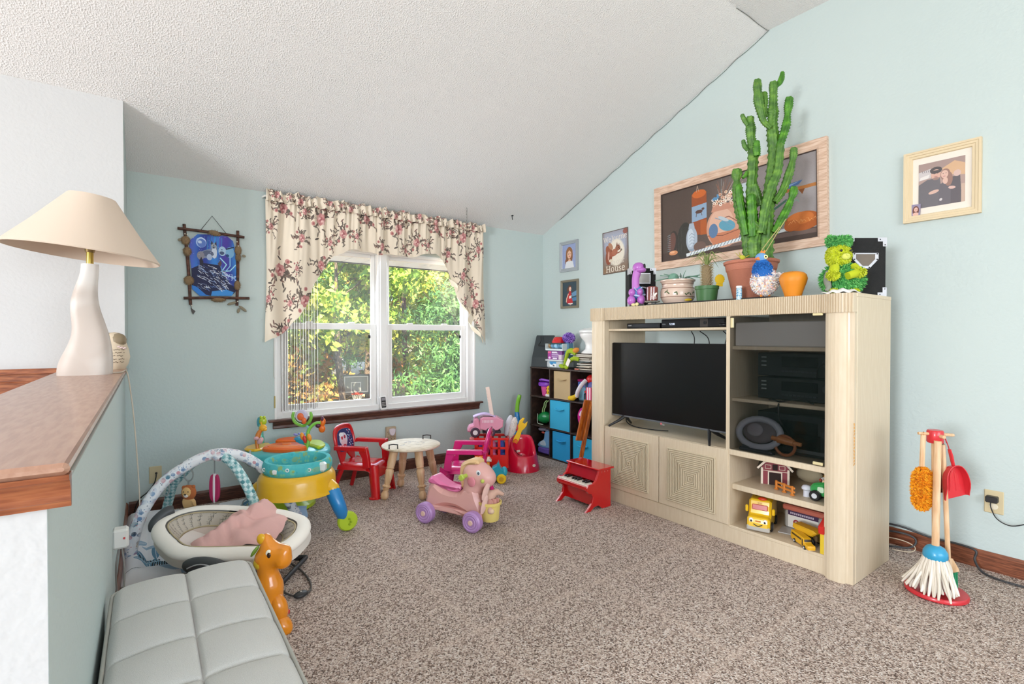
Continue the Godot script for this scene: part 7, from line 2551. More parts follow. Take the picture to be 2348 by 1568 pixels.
	var pt = mt("ffffff", 0.85, {"tex": dots_tex("4db8bc", ["62c4c4", "3aa6ae", "7fcaa0", "9fb04a", "58bcc2"], 60, 8, 18, 9), "tri": V(4, 4, 4)})
	part(t, "seat_pad", b, pt)
	b = MB.new()
	b.lathe([Vector2(0.168, 0.40), Vector2(0.12, 0.22), Vector2(0, 0.17)], 36, S)
	part(t, "seat_sling", b, pt)
	b = MB.new()
	for a in [-0.75, -0.28, 0.12, 0.72]:
		b.lathe([Vector2(0.007, 0), Vector2(0.012, 0.002), Vector2(0.012, 0.005), Vector2(0.007, 0.006)], 14, S + V(sin(a) * 0.213, 0.40 if a != 0.12 else 0.41, cos(a) * 0.213 - 0.01), RX(90))
	part(t, "grommets", b, mt("e6ecec", 0.4))
	b = MB.new()
	b.box(S + V(-0.055, 0.395, 0.197), V(0.028, 0.026, 0.006), 0.003)
	part(t, "label", b, mt("f0e8e2", 0.5))
	b = MB.new()
	b.box(S + V(0.19, 0.40, 0.07), V(0.05, 0.06, 0.05), 0.012)
	part(t, "clip", b, mt("dfe9e6", 0.2))
	b = MB.new()
	b.tube([V(0.02, 0.38, 0.25), S * 0.6 + V(0, 0.36, 0), S + V(0, 0.3, -0.18)], 0.05, 10, false, 0.5)
	part(t, "link_arm", b, teal)
	for s in [[1, 0.235, 0.03, 0.335, 0.02], [-1, 0.215, 0.03, 0.27, 0.02]]:
		b = MB.new()
		S.y = 0.0
		var x1: float = s[0] * s[1]; var x2: float = s[0] * s[3]
		b.tube(spline([S + V(x1, 0.285, s[2]), S + V(lerpf(x1, x2, 0.45) + s[0] * 0.012, 0.17, s[2] + 0.02), S + V(x2 - s[0] * 0.03, 0.08, s[4] - 0.01), S + V(x2 - s[0] * 0.035, 0.03, s[4] - 0.02)], 5), [0.042, 0.046, 0.046, 0.046, 0.044, 0.044, 0.042, 0.040, 0.038, 0.036, 0.034, 0.032, 0.03, 0.028, 0.026, 0.022], 14)
		var lg = part(t, "leg", b, blue)
		b = MB.new()
		var ax = (V(s[0] * 0.5, 0.0, 0.85)).normalized()
		b.cyl(S + V(x2, 0.066, s[4]) - ax * 0.018, S + V(x2, 0.066, s[4]) + ax * 0.018, 0.064, 0.064, 30, 0.01)
		part(lg, "wheel", b, lime)
		b = MB.new()
		for k in 6: b.ell(S + V(x2, 0.066, s[4]) + ax * 0.019 + V(cos(k * 1.05) * 0.02, sin(k * 1.05) * 0.02, 0), V(0.008, 0.008, 0.002), 6)
		part(lg, "wheel_emblem", b, mt("97b31f", 0.4))

func kid_chair(called: String, label: String, at: Vector3, yaw: float, m: Material, pic: bool) -> Node3D:
	var t = thing(called, label, "child's chair", at, yaw)
	var b = MB.new()
	# seat with a waterfall front
	b.sheet(func(u, v):
		var x = lerpf(-0.145, 0.145, u); var z = lerpf(-0.15, 0.19, v)
		return V(x, 0.262 - 0.012 * sin(PI * u) - 0.10 * pow(maxf(0.0, (v - 0.72) / 0.28), 2.0) - 0.05 * pow(absf(u - 0.5) * 2, 6), z - 0.02 * pow(maxf(0.0, (v - 0.72) / 0.28), 2.0)), 20, 26, 0.010)
	part(t, "seat", b, m)
	for s in [-1, 1]:
		b = MB.new()
		var rows = []
		for j in 9:
			var f = j / 8.0
			var c = V(s * (0.132 + 0.026 * f), lerpf(0.255, 0.0, f), 0.145 + 0.035 * f)
			var row = PackedVector3Array()
			for i in 9:
				var a = lerpf(-0.35, 1.0, i / 8.0) * PI * 0.75 - 0.35
				row.append(c + V(s * cos(a) * (0.038 - 0.006 * f) - s * 0.02, 0, sin(a) * (0.042 - 0.006 * f)))
			rows.append(row)
		b.grid(rows); b.grid(rows.map(func(r):
			var q = PackedVector3Array()
			for p in r: q.append(p + V(-s * 0.006, 0, -0.006))
			return q), false, true)
		b.extr(rrect(0.07, 0.06, 0.02), 0.0, 0.02, 0.006, RX(-90), V(s * 0.15, 0, 0.165))
		part(t, "front_leg", b, m)
		b = MB.new()
		b.tube([V(s * 0.12, 0.255, -0.11), V(s * 0.135, 0.14, -0.15), V(s * 0.15, 0.004, -0.195)], [0.024, 0.02, 0.018], 8, false, 0.7)
		part(t, "rear_leg", b, m)
		# arm: a flat rail with an upright in front
		b = MB.new()
		b.box(V(s * 0.172, 0.402, -0.015), V(0.052, 0.012, 0.27), 0.004); b.box(V(s * 0.195, 0.392, -0.015), V(0.007, 0.03, 0.27), 0.002); b.box(V(s * 0.149, 0.392, -0.015), V(0.007, 0.028, 0.27), 0.002)
		b.extr(pl([0.12, 0.40, 0.055, 0.40, 0.06, 0.36, 0.085, 0.32, 0.09, 0.24, 0.145, 0.25, 0.135, 0.33]), -0.02, 0.02, 0.004, RY(-90), V(s * 0.165, 0, 0))
		part(t, "arm", b, m)
	# back: splats rising to a rounded panel, leaning a little
	var R = RX(-12)
	var O = V(0, 0.25, -0.14)
	b = MB.new()
	b.extr(sp2([-0.10, 0.0, -0.125, 0.10, -0.135, 0.13, -0.138, 0.22, -0.10, 0.285, 0, 0.30, 0.10, 0.285, 0.138, 0.22, 0.135, 0.13, 0.125, 0.10, 0.10, 0.0, 0.05, 0.02, 0.0, 0.07, -0.05, 0.02], 4), -0.010, 0.010, 0.005, R, O)
	part(t, "backrest", b, m)
	b = MB.new()
	b.tube(sp2([-0.135, 0.13, -0.135, 0.22, -0.10, 0.282, 0, 0.297, 0.10, 0.282, 0.135, 0.22, 0.135, 0.13], 5, false).map(func(p): return O + R * V(p.x, p.y, 0.006)), 0.013, 8)
	for s in [-1, 1]: b.tube([O + R * V(s * 0.13, 0.14, 0), V(s * 0.168, 0.385, -0.15)], 0.014, 8)
	part(t, "back_rim", b, m)
	if pic:
		var p = PT.new(128, 128, Color("2a2f66"))
		p.ell(50, 58, 32, 38, "d9d6e2").ell(50, 80, 24, 22, "e8c4cc").ell(40, 50, 8, 10, "c9404c").ell(62, 48, 8, 10, "a83a50").ell(50, 100, 16, 12, "c23a48").ell(36, 30, 16, 12, "eef0f4")
		for k in 18: p.ell(88 + (k * 37) % 34, 14 + (k * 29) % 100, 3 + k % 4, 3, ["9fc4e8", "e6eef6", "c94a7a"][k % 3], k)
		p.speck(0.04, 2)
		b = MB.new()
		b.extr(sp2([-0.105, 0.10, -0.112, 0.20, -0.08, 0.255, 0, 0.268, 0.08, 0.255, 0.112, 0.20, 0.105, 0.10, 0.0, 0.085], 4), 0.010, 0.013, 0.001, R, O)
		part(t, "printed_panel", b, mt("ffffff", 0.25, {"tex": p.tex()}))
	return t

func kids_table() -> void:
	var t = thing("kids_table", "small round wooden table with whitewashed top and turned legs", "table", V(1.73, 0, -3.75))
	var b = MB.new()
	b.lathe([Vector2(0, 0.382), Vector2(0.225, 0.382), Vector2(0.234, 0.388), Vector2(0.234, 0.397), Vector2(0.228, 0.402), Vector2(0, 0.402)], 56)
	var tp = part(t, "tabletop", b, mt("e6dccb", 0.6, {"tex": noise_tex([[0.2, "cfc4b0"], [0.45, "f0eadf"], [0.8, "faf7f1"]], 111, 0.012, 0, 512), "tri": V(1.5, 8, 5)}))
	var q = RandomNumberGenerator.new()
	q.seed = 2
	b = MB.new()
	for k in 26:
		var a = q.randf() * TAU; var r = sqrt(q.randf()) * 0.12
		b.box(V(cos(a) * r, 0.4022, sin(a) * r * 0.8), V(q.randf_range(0.01, 0.04), 0.0008, q.randf_range(0.003, 0.012)), 0, RY(q.randf_range(-40, 40)))
	var dr = part(tp, "pencil_marks", b, mt("b9b2ac", 0.8))
	dr.set_meta("kind", "stuff")
	var lm = mt("ffffff", 0.5, {"tex": noise_tex([[0.2, "c79e72"], [0.5, "d9b48a"], [0.8, "e3c39e"]], 112, 0.012, 0, 256), "tri": V(10, 1.2, 10)})
	for s in [[-0.245, 0.03], [0.004, -0.224], [0.002, 0.211], [0.25, -0.02]]:
		b = MB.new()
		var top = V(s[0], 0, s[1]) * 0.62
		var d = V(s[0] - top.x, -0.382, s[1] - top.z)
		var L = d.length()
		var y = -d.normalized()
		var x = y.cross(V(0, 0, 1)).normalized()
		var R = Basis(x, y, x.cross(y))
		var prof = [[0, 0.0], [0.017, 0.004], [0.024, 0.02], [0.024, 0.045], [0.019, 0.066], [0.0175, 0.072], [0.021, 0.077], [0.0175, 0.082], [0.021, 0.087], [0.019, 0.093], [0.026, 0.10], [0.026, 0.108], [0.019, 0.118], [0.021, 0.16], [0.0235, 0.20], [0.0255, 0.225], [0.022, 0.236], [0.020, 0.242], [0.025, 0.247], [0.022, 0.253], [0.0235, 0.262], [0.025, 0.28], [0.026, L]]
		b.lathe(prof.map(func(p): return Vector2(p[0] * 1.28 if p[0] > 0.0201 else p[0] * 1.1, p[1])), 18, V(s[0], 0, s[1]), R)
		part(t, "leg", b, lm)
	var mm = mt("3d3a3a", 0.4, {"metal": 0.6})
	for s in [[-0.19, 0.09, 62], [0.19, -0.10, 62]]:
		b = MB.new()
		var R = RY(s[2] - 90.0)
		var c = V(s[0], 0.402, s[1])
		for k in [-1, 1]: b.cyl(c + R * V(k * 0.032, 0, 0), c + R * V(k * 0.032, 0.03, 0), 0.005, 0.004, 8)
		b.tube([c + R * V(-0.036, 0.03, 0), c + R * V(0, 0.034, 0), c + R * V(0.036, 0.03, 0)], 0.004, 8)
		part(t, "handle", b, mm)

func pony() -> void:
	var t = thing("ride_on_pony", "pale pink ride on pony with lilac wheels and a yellow front basket", "ride on toy", V(1.722, 0, -2.985), 27)
	var pk = mt("e6b0a8", 0.4, {"coat": 0.2})
	var pk2 = mt("ea78ac", 0.35, {"coat": 0.3})
	var lil = mt("b58bc4", 0.4, {"coat": 0.2})
	# side view drawn in (forward, up), pulled across
	var sd = RY(-90)
	var b = MB.new()
	b.extr(sp2([-0.20, 0.235, -0.225, 0.16, -0.235, 0.09, -0.20, 0.07, -0.15, 0.085, -0.06, 0.115, 0.03, 0.115, 0.12, 0.08, 0.18, 0.05, 0.225, 0.06, 0.235, 0.12, 0.20, 0.20, 0.17, 0.27, 0.10, 0.27, 0.03, 0.22, -0.08, 0.225, -0.15, 0.265], 4), -0.072, 0.072, 0.028, sd)
	part(t, "body", b, pk)
	b = MB.new()
	b.extr(sp2([-0.19, 0.08, -0.19, 0.115, 0.19, 0.10, 0.20, 0.055, 0.12, 0.055, 0.0, 0.10, -0.12, 0.085], 4), -0.095, 0.095, 0.02, sd)
	part(t, "chassis", b, pk)
	b = MB.new()
	b.extr(sp2([-0.215, 0.255, -0.20, 0.29, -0.165, 0.305, -0.11, 0.275, -0.03, 0.245, 0.035, 0.245, 0.055, 0.262, 0.05, 0.235, 0.0, 0.215, -0.08, 0.22, -0.16, 0.24], 4), -0.06, 0.06, 0.018, sd)
	part(t, "saddle", b, pk2)
	b = MB.new()
	b.tube(spline([V(0.03, 0.28, -0.21), V(0.0, 0.24, -0.24), V(0.02, 0.16, -0.245), V(0.04, 0.10, -0.23)], 4), 0.004, 6)
	part(t, "cord", b, mt("e9dcdc", 0.6))
	# head
	b = MB.new()
	b.blob([[V(0, 0.25, 0.13), V(0, 0.34, 0.15), 0.075, 0.075], [V(0, 0.36, 0.14), V(0, 0.36, 0.17), 0.078, 0.072], [V(0, 0.345, 0.19), V(0, 0.325, 0.225), 0.058, 0.055], [V(0, 0.35, 0.225), V(0, 0.335, 0.24), 0.046, 0.048]], 0.04, 0.012)
	var hd = part(t, "head", b, pk)
	b = MB.new()
	b.extr(sp2([0.06, 0.25, 0.04, 0.33, 0.055, 0.41, 0.11, 0.445, 0.17, 0.45, 0.19, 0.435, 0.185, 0.42, 0.13, 0.41, 0.095, 0.36, 0.09, 0.27], 4), -0.055, 0.055, 0.02, sd)
	part(t, "mane", b, mt("e8c08c", 0.5))
	for s in [-1, 1]:
		b = MB.new()
		b.ell(V(s * 0.07, 0.375, 0.205), V(0.008, 0.019, 0.017), 14)
		var e = part(hd, "eye", b, mt("eef0f2", 0.3))
		b = MB.new()
		b.ell(V(s * 0.083, 0.315, 0.16), V(0.010, 0.034, 0.034), 14, RY(s * 8))
		part(hd, "cheek", b, mt("e58f9c", 0.45))
		b = MB.new()
		b.ell(V(s * 0.074, 0.375, 0.209), V(0.006, 0.011, 0.010), 10)
		part(hd, "pupil", b, mt("5a6674", 0.3))
		b = MB.new()
		b.ell(V(s * 0.066, 0.325, 0.235), V(0.012, 0.014, 0.014), 12)
		part(hd, "bridle_button", b, mt("c9d468", 0.4))
	b = MB.new()
	var br = []
	for i in 20: br.append(V(sin(TAU * i / 20) * 0.062, 0.345 + cos(TAU * i / 20) * 0.064, 0.212 - cos(TAU * i / 20) * -0.012))
	b.tube(br, 0.006, 6, true)
	part(hd, "bridle", b, mt("c99aa4", 0.5))
	b = MB.new()
	b.cyl(V(-0.135, 0.352, 0.12), V(0.135, 0.352, 0.12), 0.013, 0.013, 12, 0.003)
	for s in [-1, 1]: b.cyl(V(s * 0.125, 0.352, 0.12), V(s * 0.15, 0.352, 0.12), 0.02, 0.02, 14, 0.004)
	part(t, "handle", b, mt("b9cf52", 0.4))
	for s in [[-1, -0.185, 0.07], [1, -0.185, 0.07], [-1, 0.19, 0.068], [1, 0.19, 0.068]]:
		b = MB.new()
		var c = V(s[0] * 0.118, s[2], s[1])
		b.cyl(c - V(0.028, 0, 0), c + V(0.028, 0, 0), s[2], s[2], 34, 0.01)
		var w = part(t, "wheel", b, lil)
		b = MB.new()
		for r in [0.05, 0.034]:
			var q = []
			for i in 24: q.append(c + V(s[0] * 0.028, cos(TAU * i / 24) * r, sin(TAU * i / 24) * r))
			b.tube(q, 0.004, 5, true)
		part(w, "tread_ring", b, mt("c49ed2", 0.4))
		b = MB.new()
		b.cyl(c + V(s[0] * 0.02, 0, 0), c + V(s[0] * 0.034, 0, 0), 0.019, 0.017, 18, 0.003)
		part(w, "hub", b, mt("e8c4b4", 0.4))
	b = MB.new()
	b.lathe([Vector2(0, 0.055), Vector2(0.056, 0.055), Vector2(0.06, 0.062), Vector2(0.068, 0.16), Vector2(0.078, 0.164), Vector2(0.079, 0.178), Vector2(0.07, 0.18), Vector2(0.066, 0.165), Vector2(0.058, 0.075), Vector2(0, 0.07)], 36, V(0.0, 0, 0.255))
	part(t, "basket", b, mt("ecd47c", 0.4))
	# cloth doll in the basket
	var d = thing("cloth_bunny", "faded pink cloth bunny slumped in the pony's yellow basket", "soft toy", t.position + RY(27) * V(0.0, 0.12, 0.255), 0)
	b = MB.new()
	b.blob([[V(-0.01, 0.0, 0), V(0.0, 0.09, 0.0), 0.042, 0.034], [V(0.0, 0.10, 0.0), V(0.045, 0.115, 0.01), 0.026, 0.016], [V(0.045, 0.115, 0.01), V(0.085, 0.095, 0.02), 0.016, 0.013], [V(-0.02, 0.06, 0.03), V(-0.035, 0.01, 0.055), 0.018, 0.018]], 0.02, 0.008)
	part(d, "body", b, mt("dcb3a0", 0.95))
	for s in [[-0.02, 0.09, -0.075, 0.17, 0.025, 24], [-0.035, 0.07, -0.09, 0.02, 0.03, 20]]:
		b = MB.new()
		b.ell(V(s[0] - 0.03, (s[1] + s[3]) * 0.5 + 0.01, s[4]), V(0.022, 0.065, 0.010), 14, RZ(-s[5]))
		part(d, "ear", b, mt("e4bcb2", 0.95))
	b = MB.new()
	b.sheet(func(u, v): return V(-0.035 + 0.075 * u, 0.085 - 0.075 * v, 0.036 + 0.012 * sin(u * 14) + 0.01 * sin(PI * u)), 14, 8, 0.005)
	part(d, "dress", b, mt("d49a90", 0.95))
	b = MB.new()
	b.ell(V(-0.028, 0.012, 0.062), V(0.018, 0.018, 0.016), 12)
	part(d, "paw", b, mt("e6c6a6", 0.9))
func corner_toys() -> void:
	# red basket cart
	var red = mt("dc1f18", 0.3, {"coat": 0.4})
	var t = thing("toy_cart", "red plastic toy shopping basket with slotted sides in the room corner", "toy cart", V(2.60, 0, -3.87), VY)
	var b = MB.new()
	var W = 0.15
	for face in 2:
		var z = 0.10 if face == 0 else -0.10
		b.box(V(0, 0.335, z), V(2 * W + 0.02, 0.022, 0.016), 0.004); b.box(V(0, 0.252, z), V(2 * W, 0.022, 0.01), 0.002); b.box(V(0, 0.13, z), V(2 * W - 0.01, 0.12, 0.01), 0.002)
		for k in 5: b.box(V(-W + 0.012 + k * (2 * W - 0.024) / 4.0, 0.255, z), V(0.026, 0.16, 0.010), 0.002)
	for s in [-1, 1]:
		b.box(V(s * W, 0.335, 0), V(0.016, 0.022, 0.20), 0.004); b.box(V(s * W, 0.252, 0), V(0.01, 0.022, 0.2), 0.002); b.box(V(s * W, 0.13, 0), V(0.01, 0.12, 0.2), 0.002)
		for k in 4: b.box(V(s * W, 0.255, -0.09 + k * 0.06), V(0.010, 0.16, 0.022), 0.002)
	b.box(V(0, 0.075, 0), V(2 * W, 0.012, 0.2), 0.002)
	part(t, "basket", b, red)
	b = MB.new()
	for s in [-1, 1]: b.extr(pl([-0.03, 0.0, 0.03, 0.0, 0.02, 0.08, -0.02, 0.08]), -0.008, 0.008, 0.003, RY(90), V(s * 0.12, 0, 0.0))
	part(t, "foot", b, red)
	b = MB.new()
	b.box(V(-0.17, 0.33, 0.06), V(0.07, 0.034, 0.035), 0.012)
	part(t, "handle", b, mt("e88a8a", 0.4))
	# things in the basket that show through the slots
	for s in [["purple toy bits filling the left of the red basket", "7a4fb0", -0.08, 0.25], ["blue toy bits filling the right of the red basket", "3f58b8", 0.085, 0.24], ["pink toy bits in the middle of the red basket", "d86a9a", 0.0, 0.24]]:
		b = MB.new()
		b.ell(V(0, 0, 0), V(0.036, 0.075, 0.06), 12); b.ell(V(0.0, -0.08, 0.02), V(0.03, 0.05, 0.05), 12)
		var o = solo("basket_toy", b, mt(s[1], 0.5), s[0], "toy", "toys inside the red basket")
		o.position = V(2.60, 0, -3.87) + RY(VY) * V(s[2], s[3], 0.0)
	# pink truck on top
	t = thing("toy_truck", "pale pink toy dump truck balanced on the red basket", "toy truck", V(2.545, 0.347, -3.90), -30)
	var pk = mt("e89ab4", 0.35, {"coat": 0.3})
	b = MB.new()
	b.extr(sp2([-0.165, 0.05, -0.15, 0.10, -0.115, 0.115, -0.105, 0.165, -0.07, 0.17, -0.05, 0.12, -0.04, 0.06, -0.09, 0.045], 3), -0.06, 0.06, 0.012)
	part(t, "cab", b, pk)
	b = MB.new()
	b.extr(pl([-0.055, 0.075, -0.05, 0.17, -0.02, 0.185, 0.11, 0.18, 0.165, 0.15, 0.16, 0.09, 0.11, 0.06, 0.0, 0.06]), -0.07, 0.07, 0.008)
	var bd = part(t, "tipper", b, pk)
	b = MB.new()
	for k in 8: b.box(V(-0.025 + k * 0.013, 0.145, 0.071), V(0.007, 0.024, 0.003), 0.001)
	part(bd, "vent", b, mt("f6dfe6", 0.5))
	b = MB.new()
	b.sheet(func(u, v): return V(-0.11 + 0.2 * u, 0.178 + 0.026 * sin(PI * u), -0.05 + 0.1 * v), 14, 4, 0.008)
	part(t, "hood", b, mt("cdb2da", 0.4))
	b = MB.new()
	b.box(V(-0.125, 0.145, 0.058), V(0.02, 0.02, 0.006), 0.002)
	part(t, "window", b, mt("6f6a72", 0.3))
	for z in [-0.06, 0.06]:
		wheel(t, V(-0.095, 0.045, z), 0.045, 0.035, mt("4a2f44", 0.5), mt("f2e9ee", 0.4))
		wheel(t, V(0.045, 0.045, z), 0.045, 0.035, mt("4a2f44", 0.5), mt("f2e9ee", 0.4))
	b = MB.new()
	b.box(V(0.06, 0.04, 0), V(0.17, 0.025, 0.08), 0.005)
	part(t, "chassis", b, mt("2f2430", 0.5))
	# pale ruler
	b = MB.new()
	b.box(V(0, 0.135, 0), V(0.036, 0.30, 0.008), 0.002)
	var ru = thing("ruler", "pale wooden ruler standing up out of the pink truck", "ruler", V(2.60, 0.52, -3.865), VY)
	ru.rotation_degrees.z = 9
	part(ru, "blade", b, mt("ead3c6", 0.6))
	b = MB.new()
	for k in 18: b.box(V(-0.012, 0.02 + k * 0.014, 0.0042), V(0.008, 0.0018, 0.0008))
	part(ru, "ticks", b, mt("a8867a", 0.7))
	# white knitted hat and yellow spanner
	t = thing("knit_slipper", "grey white knitted slipper tucked behind the pink truck", "slipper", V(2.735, 0.335, -3.80), VY)
	t.rotation_degrees.z = -14
	b = MB.new()
	b.ell(V(-0.02, 0.10, 0.0), V(0.034, 0.105, 0.035), 16)
	part(t, "sole", b, mt("c9c9d0", 0.8))
	b = MB.new()
	b.ell(V(0.02, 0.095, 0.01), V(0.036, 0.10, 0.04), 16)
	spikes(b, V(0.02, 0.095, 0.01), V(0.036, 0.1, 0.04), 240, 0.008, 0.005, 41, 0.0)
	part(t, "upper", b, mt("ded6d2", 0.95))
	t = thing("toy_spanner", "yellow plastic toy spanner leaning over the basket's right end", "toy tool", V(2.775, 0.30, -3.735), VY)
	t.rotation_degrees.z = -22
	b = MB.new()
	b.extr(pl([-0.022, -0.02, -0.026, 0.02, -0.018, 0.11, -0.034, 0.145, -0.036, 0.19, -0.018, 0.225, 0.0, 0.228, -0.004, 0.185, 0.02, 0.18, 0.036, 0.21, 0.042, 0.17, 0.034, 0.14, 0.02, 0.11, 0.026, 0.02, 0.02, -0.02]), -0.014, 0.014, 0.003)
	part(t, "shaft", b, mt("f2c21a", 0.3, {"coat": 0.4}))
	b = MB.new()
	b.cyl(V(0, 0.0, 0.010), V(0, 0.0, 0.022), 0.021, 0.019, 20, 0.003)
	part(t, "bolt", b, mt("e2681c", 0.35))
	# booster seat
	t = thing("booster_seat", "shiny red baby floor seat beside the cube shelf", "baby seat", V(2.915, 0, -3.81), -12)
	b = MB.new()
	var rows = []
	var n = 48
	var hgt = func(a: float) -> float: return 0.135 + 0.165 * smoothstep(-0.75, 0.55, -sin(a)) + 0.0 * a
	for j in 9:
		var f = j / 8.0
		var row = PackedVector3Array()
		for i in n:
			var a = TAU * i / n
			var r = lerpf(0.165, 0.125, pow(f, 1.3))
			row.append(V(cos(a) * r, hgt.call(a) * f, sin(a) * r * 1.02))
		rows.append(row)
	for j in 3:
		var row = PackedVector3Array()
		for i in n:
			var a = TAU * i / n
			row.append(V(cos(a) * (0.121 - 0.012 * j), hgt.call(a) + [0.008, 0.008, 0.0][j], sin(a) * (0.123 - 0.012 * j)))
		rows.append(row)
	for j in 6:
		var f = (j + 1) / 6.0
		var row = PackedVector3Array()
		for i in n:
			var a = TAU * i / n
			row.append(V(cos(a) * lerpf(0.096, 0.085, f), lerpf(hgt.call(a), 0.10, f), sin(a) * lerpf(0.098, 0.085, f)))
		rows.append(row)
	var ctr = PackedVector3Array()
	for i in n: ctr.append(V(0, 0.095, 0))
	rows.append(ctr)
	b.grid(rows, true, false)
	part(t, "shell", b, mt("d6103a", 0.22, {"coat": 0.6}))
	b = MB.new()
	b.extr(oval(0.02, 0.014, 18), 0.158, 0.161, 0.001, RY(18) * RX(-12), V(0, 0.028, 0))
	part(t, "oval_label", b, mt("e9dccf", 0.5))
	b = MB.new()
	b.box(V(-0.01, 0.155, -0.075), V(0.035, 0.022, 0.004), 0.001, RX(-20)); b.box(V(-0.035, 0.102, 0.0), V(0.04, 0.004, 0.02), 0.001)
	part(t, "warning_label", b, mt("e3d2c8", 0.6))
	b = MB.new()
	b.tube([V(-0.10, 0.20, 0.02), V(-0.06, 0.15, 0.04), V(-0.03, 0.145, 0.05)], 0.007, 6, false, 0.5)
	part(t, "strap_slot", b, mt("2a1416", 0.6))
	# blue scoop truck
	t = thing("toy_car", "turquoise toy car with yellow wheels in front of the red basket", "toy car", V(2.455, 0, -3.615), VY)
	b = MB.new()
	b.extr(pl([-0.09, 0.02, -0.095, 0.045, -0.055, 0.052, -0.035, 0.06, -0.025, 0.085, -0.02, 0.13, 0.02, 0.15, 0.035, 0.185, 0.055, 0.13, 0.075, 0.11, 0.09, 0.05, 0.085, 0.025]), -0.045, 0.045, 0.008)
	part(t, "body", b, mt("1fa0b6", 0.3, {"coat": 0.4}))
	b = MB.new()
	b.extr(sp2([-0.085, 0.055, -0.07, 0.11, -0.035, 0.12, -0.03, 0.07], 3), -0.04, 0.048, 0.006)
	part(t, "seat_print", b, mt("33509a", 0.4))
	b = MB.new()
	b.box(V(-0.065, 0.085, 0.049), V(0.03, 0.012, 0.003), 0.001, RZ(50)); b.box(V(-0.06, 0.11, 0.049), V(0.04, 0.008, 0.003), 0.001, RZ(30))
	part(t, "white_stripe", b, mt("dfe6f2", 0.4))
	b = MB.new()
	b.ell(V(0.085, 0.09, 0.0), V(0.03, 0.045, 0.04), 14)
	part(t, "bumper", b, mt("35a9c0", 0.3))
	for z in [-0.05, 0.058]:
		wheel(t, V(0.062, 0.041, z), 0.041, 0.032, mt("edc41c", 0.35), mt("c99a1c", 0.4))
		wheel(t, V(-0.06, 0.03, z * 0.8), 0.03, 0.025, mt("edc41c", 0.35), mt("c99a1c", 0.4))
	# little toy house or roller behind the pony's head
	t = thing("toy_stall", "small toy market stall with striped drum behind the pony's head", "toy", V(2.40, 0, -3.72), VY)
	b = MB.new()
	b.box(V(0, 0.05, 0), V(0.13, 0.10, 0.08), 0.01)
	part(t, "base", b, mt("b8284a", 0.4))
	for k in 3:
		b = MB.new()
		b.cyl(V(-0.062 + k * 0.042, 0.135, 0.0), V(-0.022 + k * 0.042, 0.135, 0.0), 0.036, 0.036, 20, 0.003)
		part(t, "drum", b, mt(["cdd35a", "e3c9c0", "f0a53c"][k], 0.35))
	b = MB.new()
	b.extr(pl([-0.075, 0.172, 0.08, 0.172, 0.06, 0.20, -0.07, 0.20]), -0.045, 0.045, 0.006)
	part(t, "roof", b, mt("ece0cc", 0.4))
	b = MB.new()
	for k in 3: b.ell(V(-0.05 + k * 0.035, 0.205, 0.01), V(0.02, 0.009, 0.02), 10)
	part(t, "roof_tiles", b, mt("f08a2c", 0.4))
	# toy vacuum against the back wall
	t = thing("toy_vacuum", "blue toy vacuum cleaner with lime handle leaning in the corner", "toy vacuum", V(3.19, 0, -4.27), -20)
	b = MB.new()
	b.blob([[V(0, 0.06, 0.02), V(0.0, 0.20, 0.02), 0.055, 0.055], [V(0.0, 0.2, 0.02), V(0.0, 0.36, 0.01), 0.055, 0.035], [V(0, 0.36, 0.01), V(0.0, 0.46, 0.0), 0.033, 0.026], [V(0, 0.035, 0.03), V(0, 0.04, 0.06), 0.035, 0.035]], 0.03, 0.012)
	part(t, "body", b, mt("1f7fc0", 0.3, {"coat": 0.4}))
	b = MB.new()
	b.lathe([Vector2(0.058, 0.28), Vector2(0.058, 0.335), Vector2(0.05, 0.345)], 24, V(0, 0, 0.016))
	part(t, "red_collar", b, mt("d83a2a", 0.35))
	b = MB.new()
	b.box(V(0, 0.205, 0.068), V(0.06, 0.11, 0.022), 0.008)
	part(t, "dust_window", b, mt("c3cfe0", 0.15, {"coat": 0.8}))
	b = MB.new()
	b.tube(spline([V(0, 0.44, 0.0), V(0.004, 0.52, 0.0), V(0.012, 0.58, 0.002), V(0.03, 0.65, 0.01)], 4), [0.024, 0.024, 0.023, 0.023, 0.022, 0.022, 0.022, 0.022, 0.022, 0.022, 0.022, 0.022, 0.018], 12)
	part(t, "handle", b, mt("7cc02a", 0.3, {"coat": 0.4}))

# a point on the cube shelf, measured along its front (right is towards the viewer), up, and out of it
func cub(x: float, y: float, z: float) -> Vector3:
	return V(3.38 - z, y, -3.80 + x)

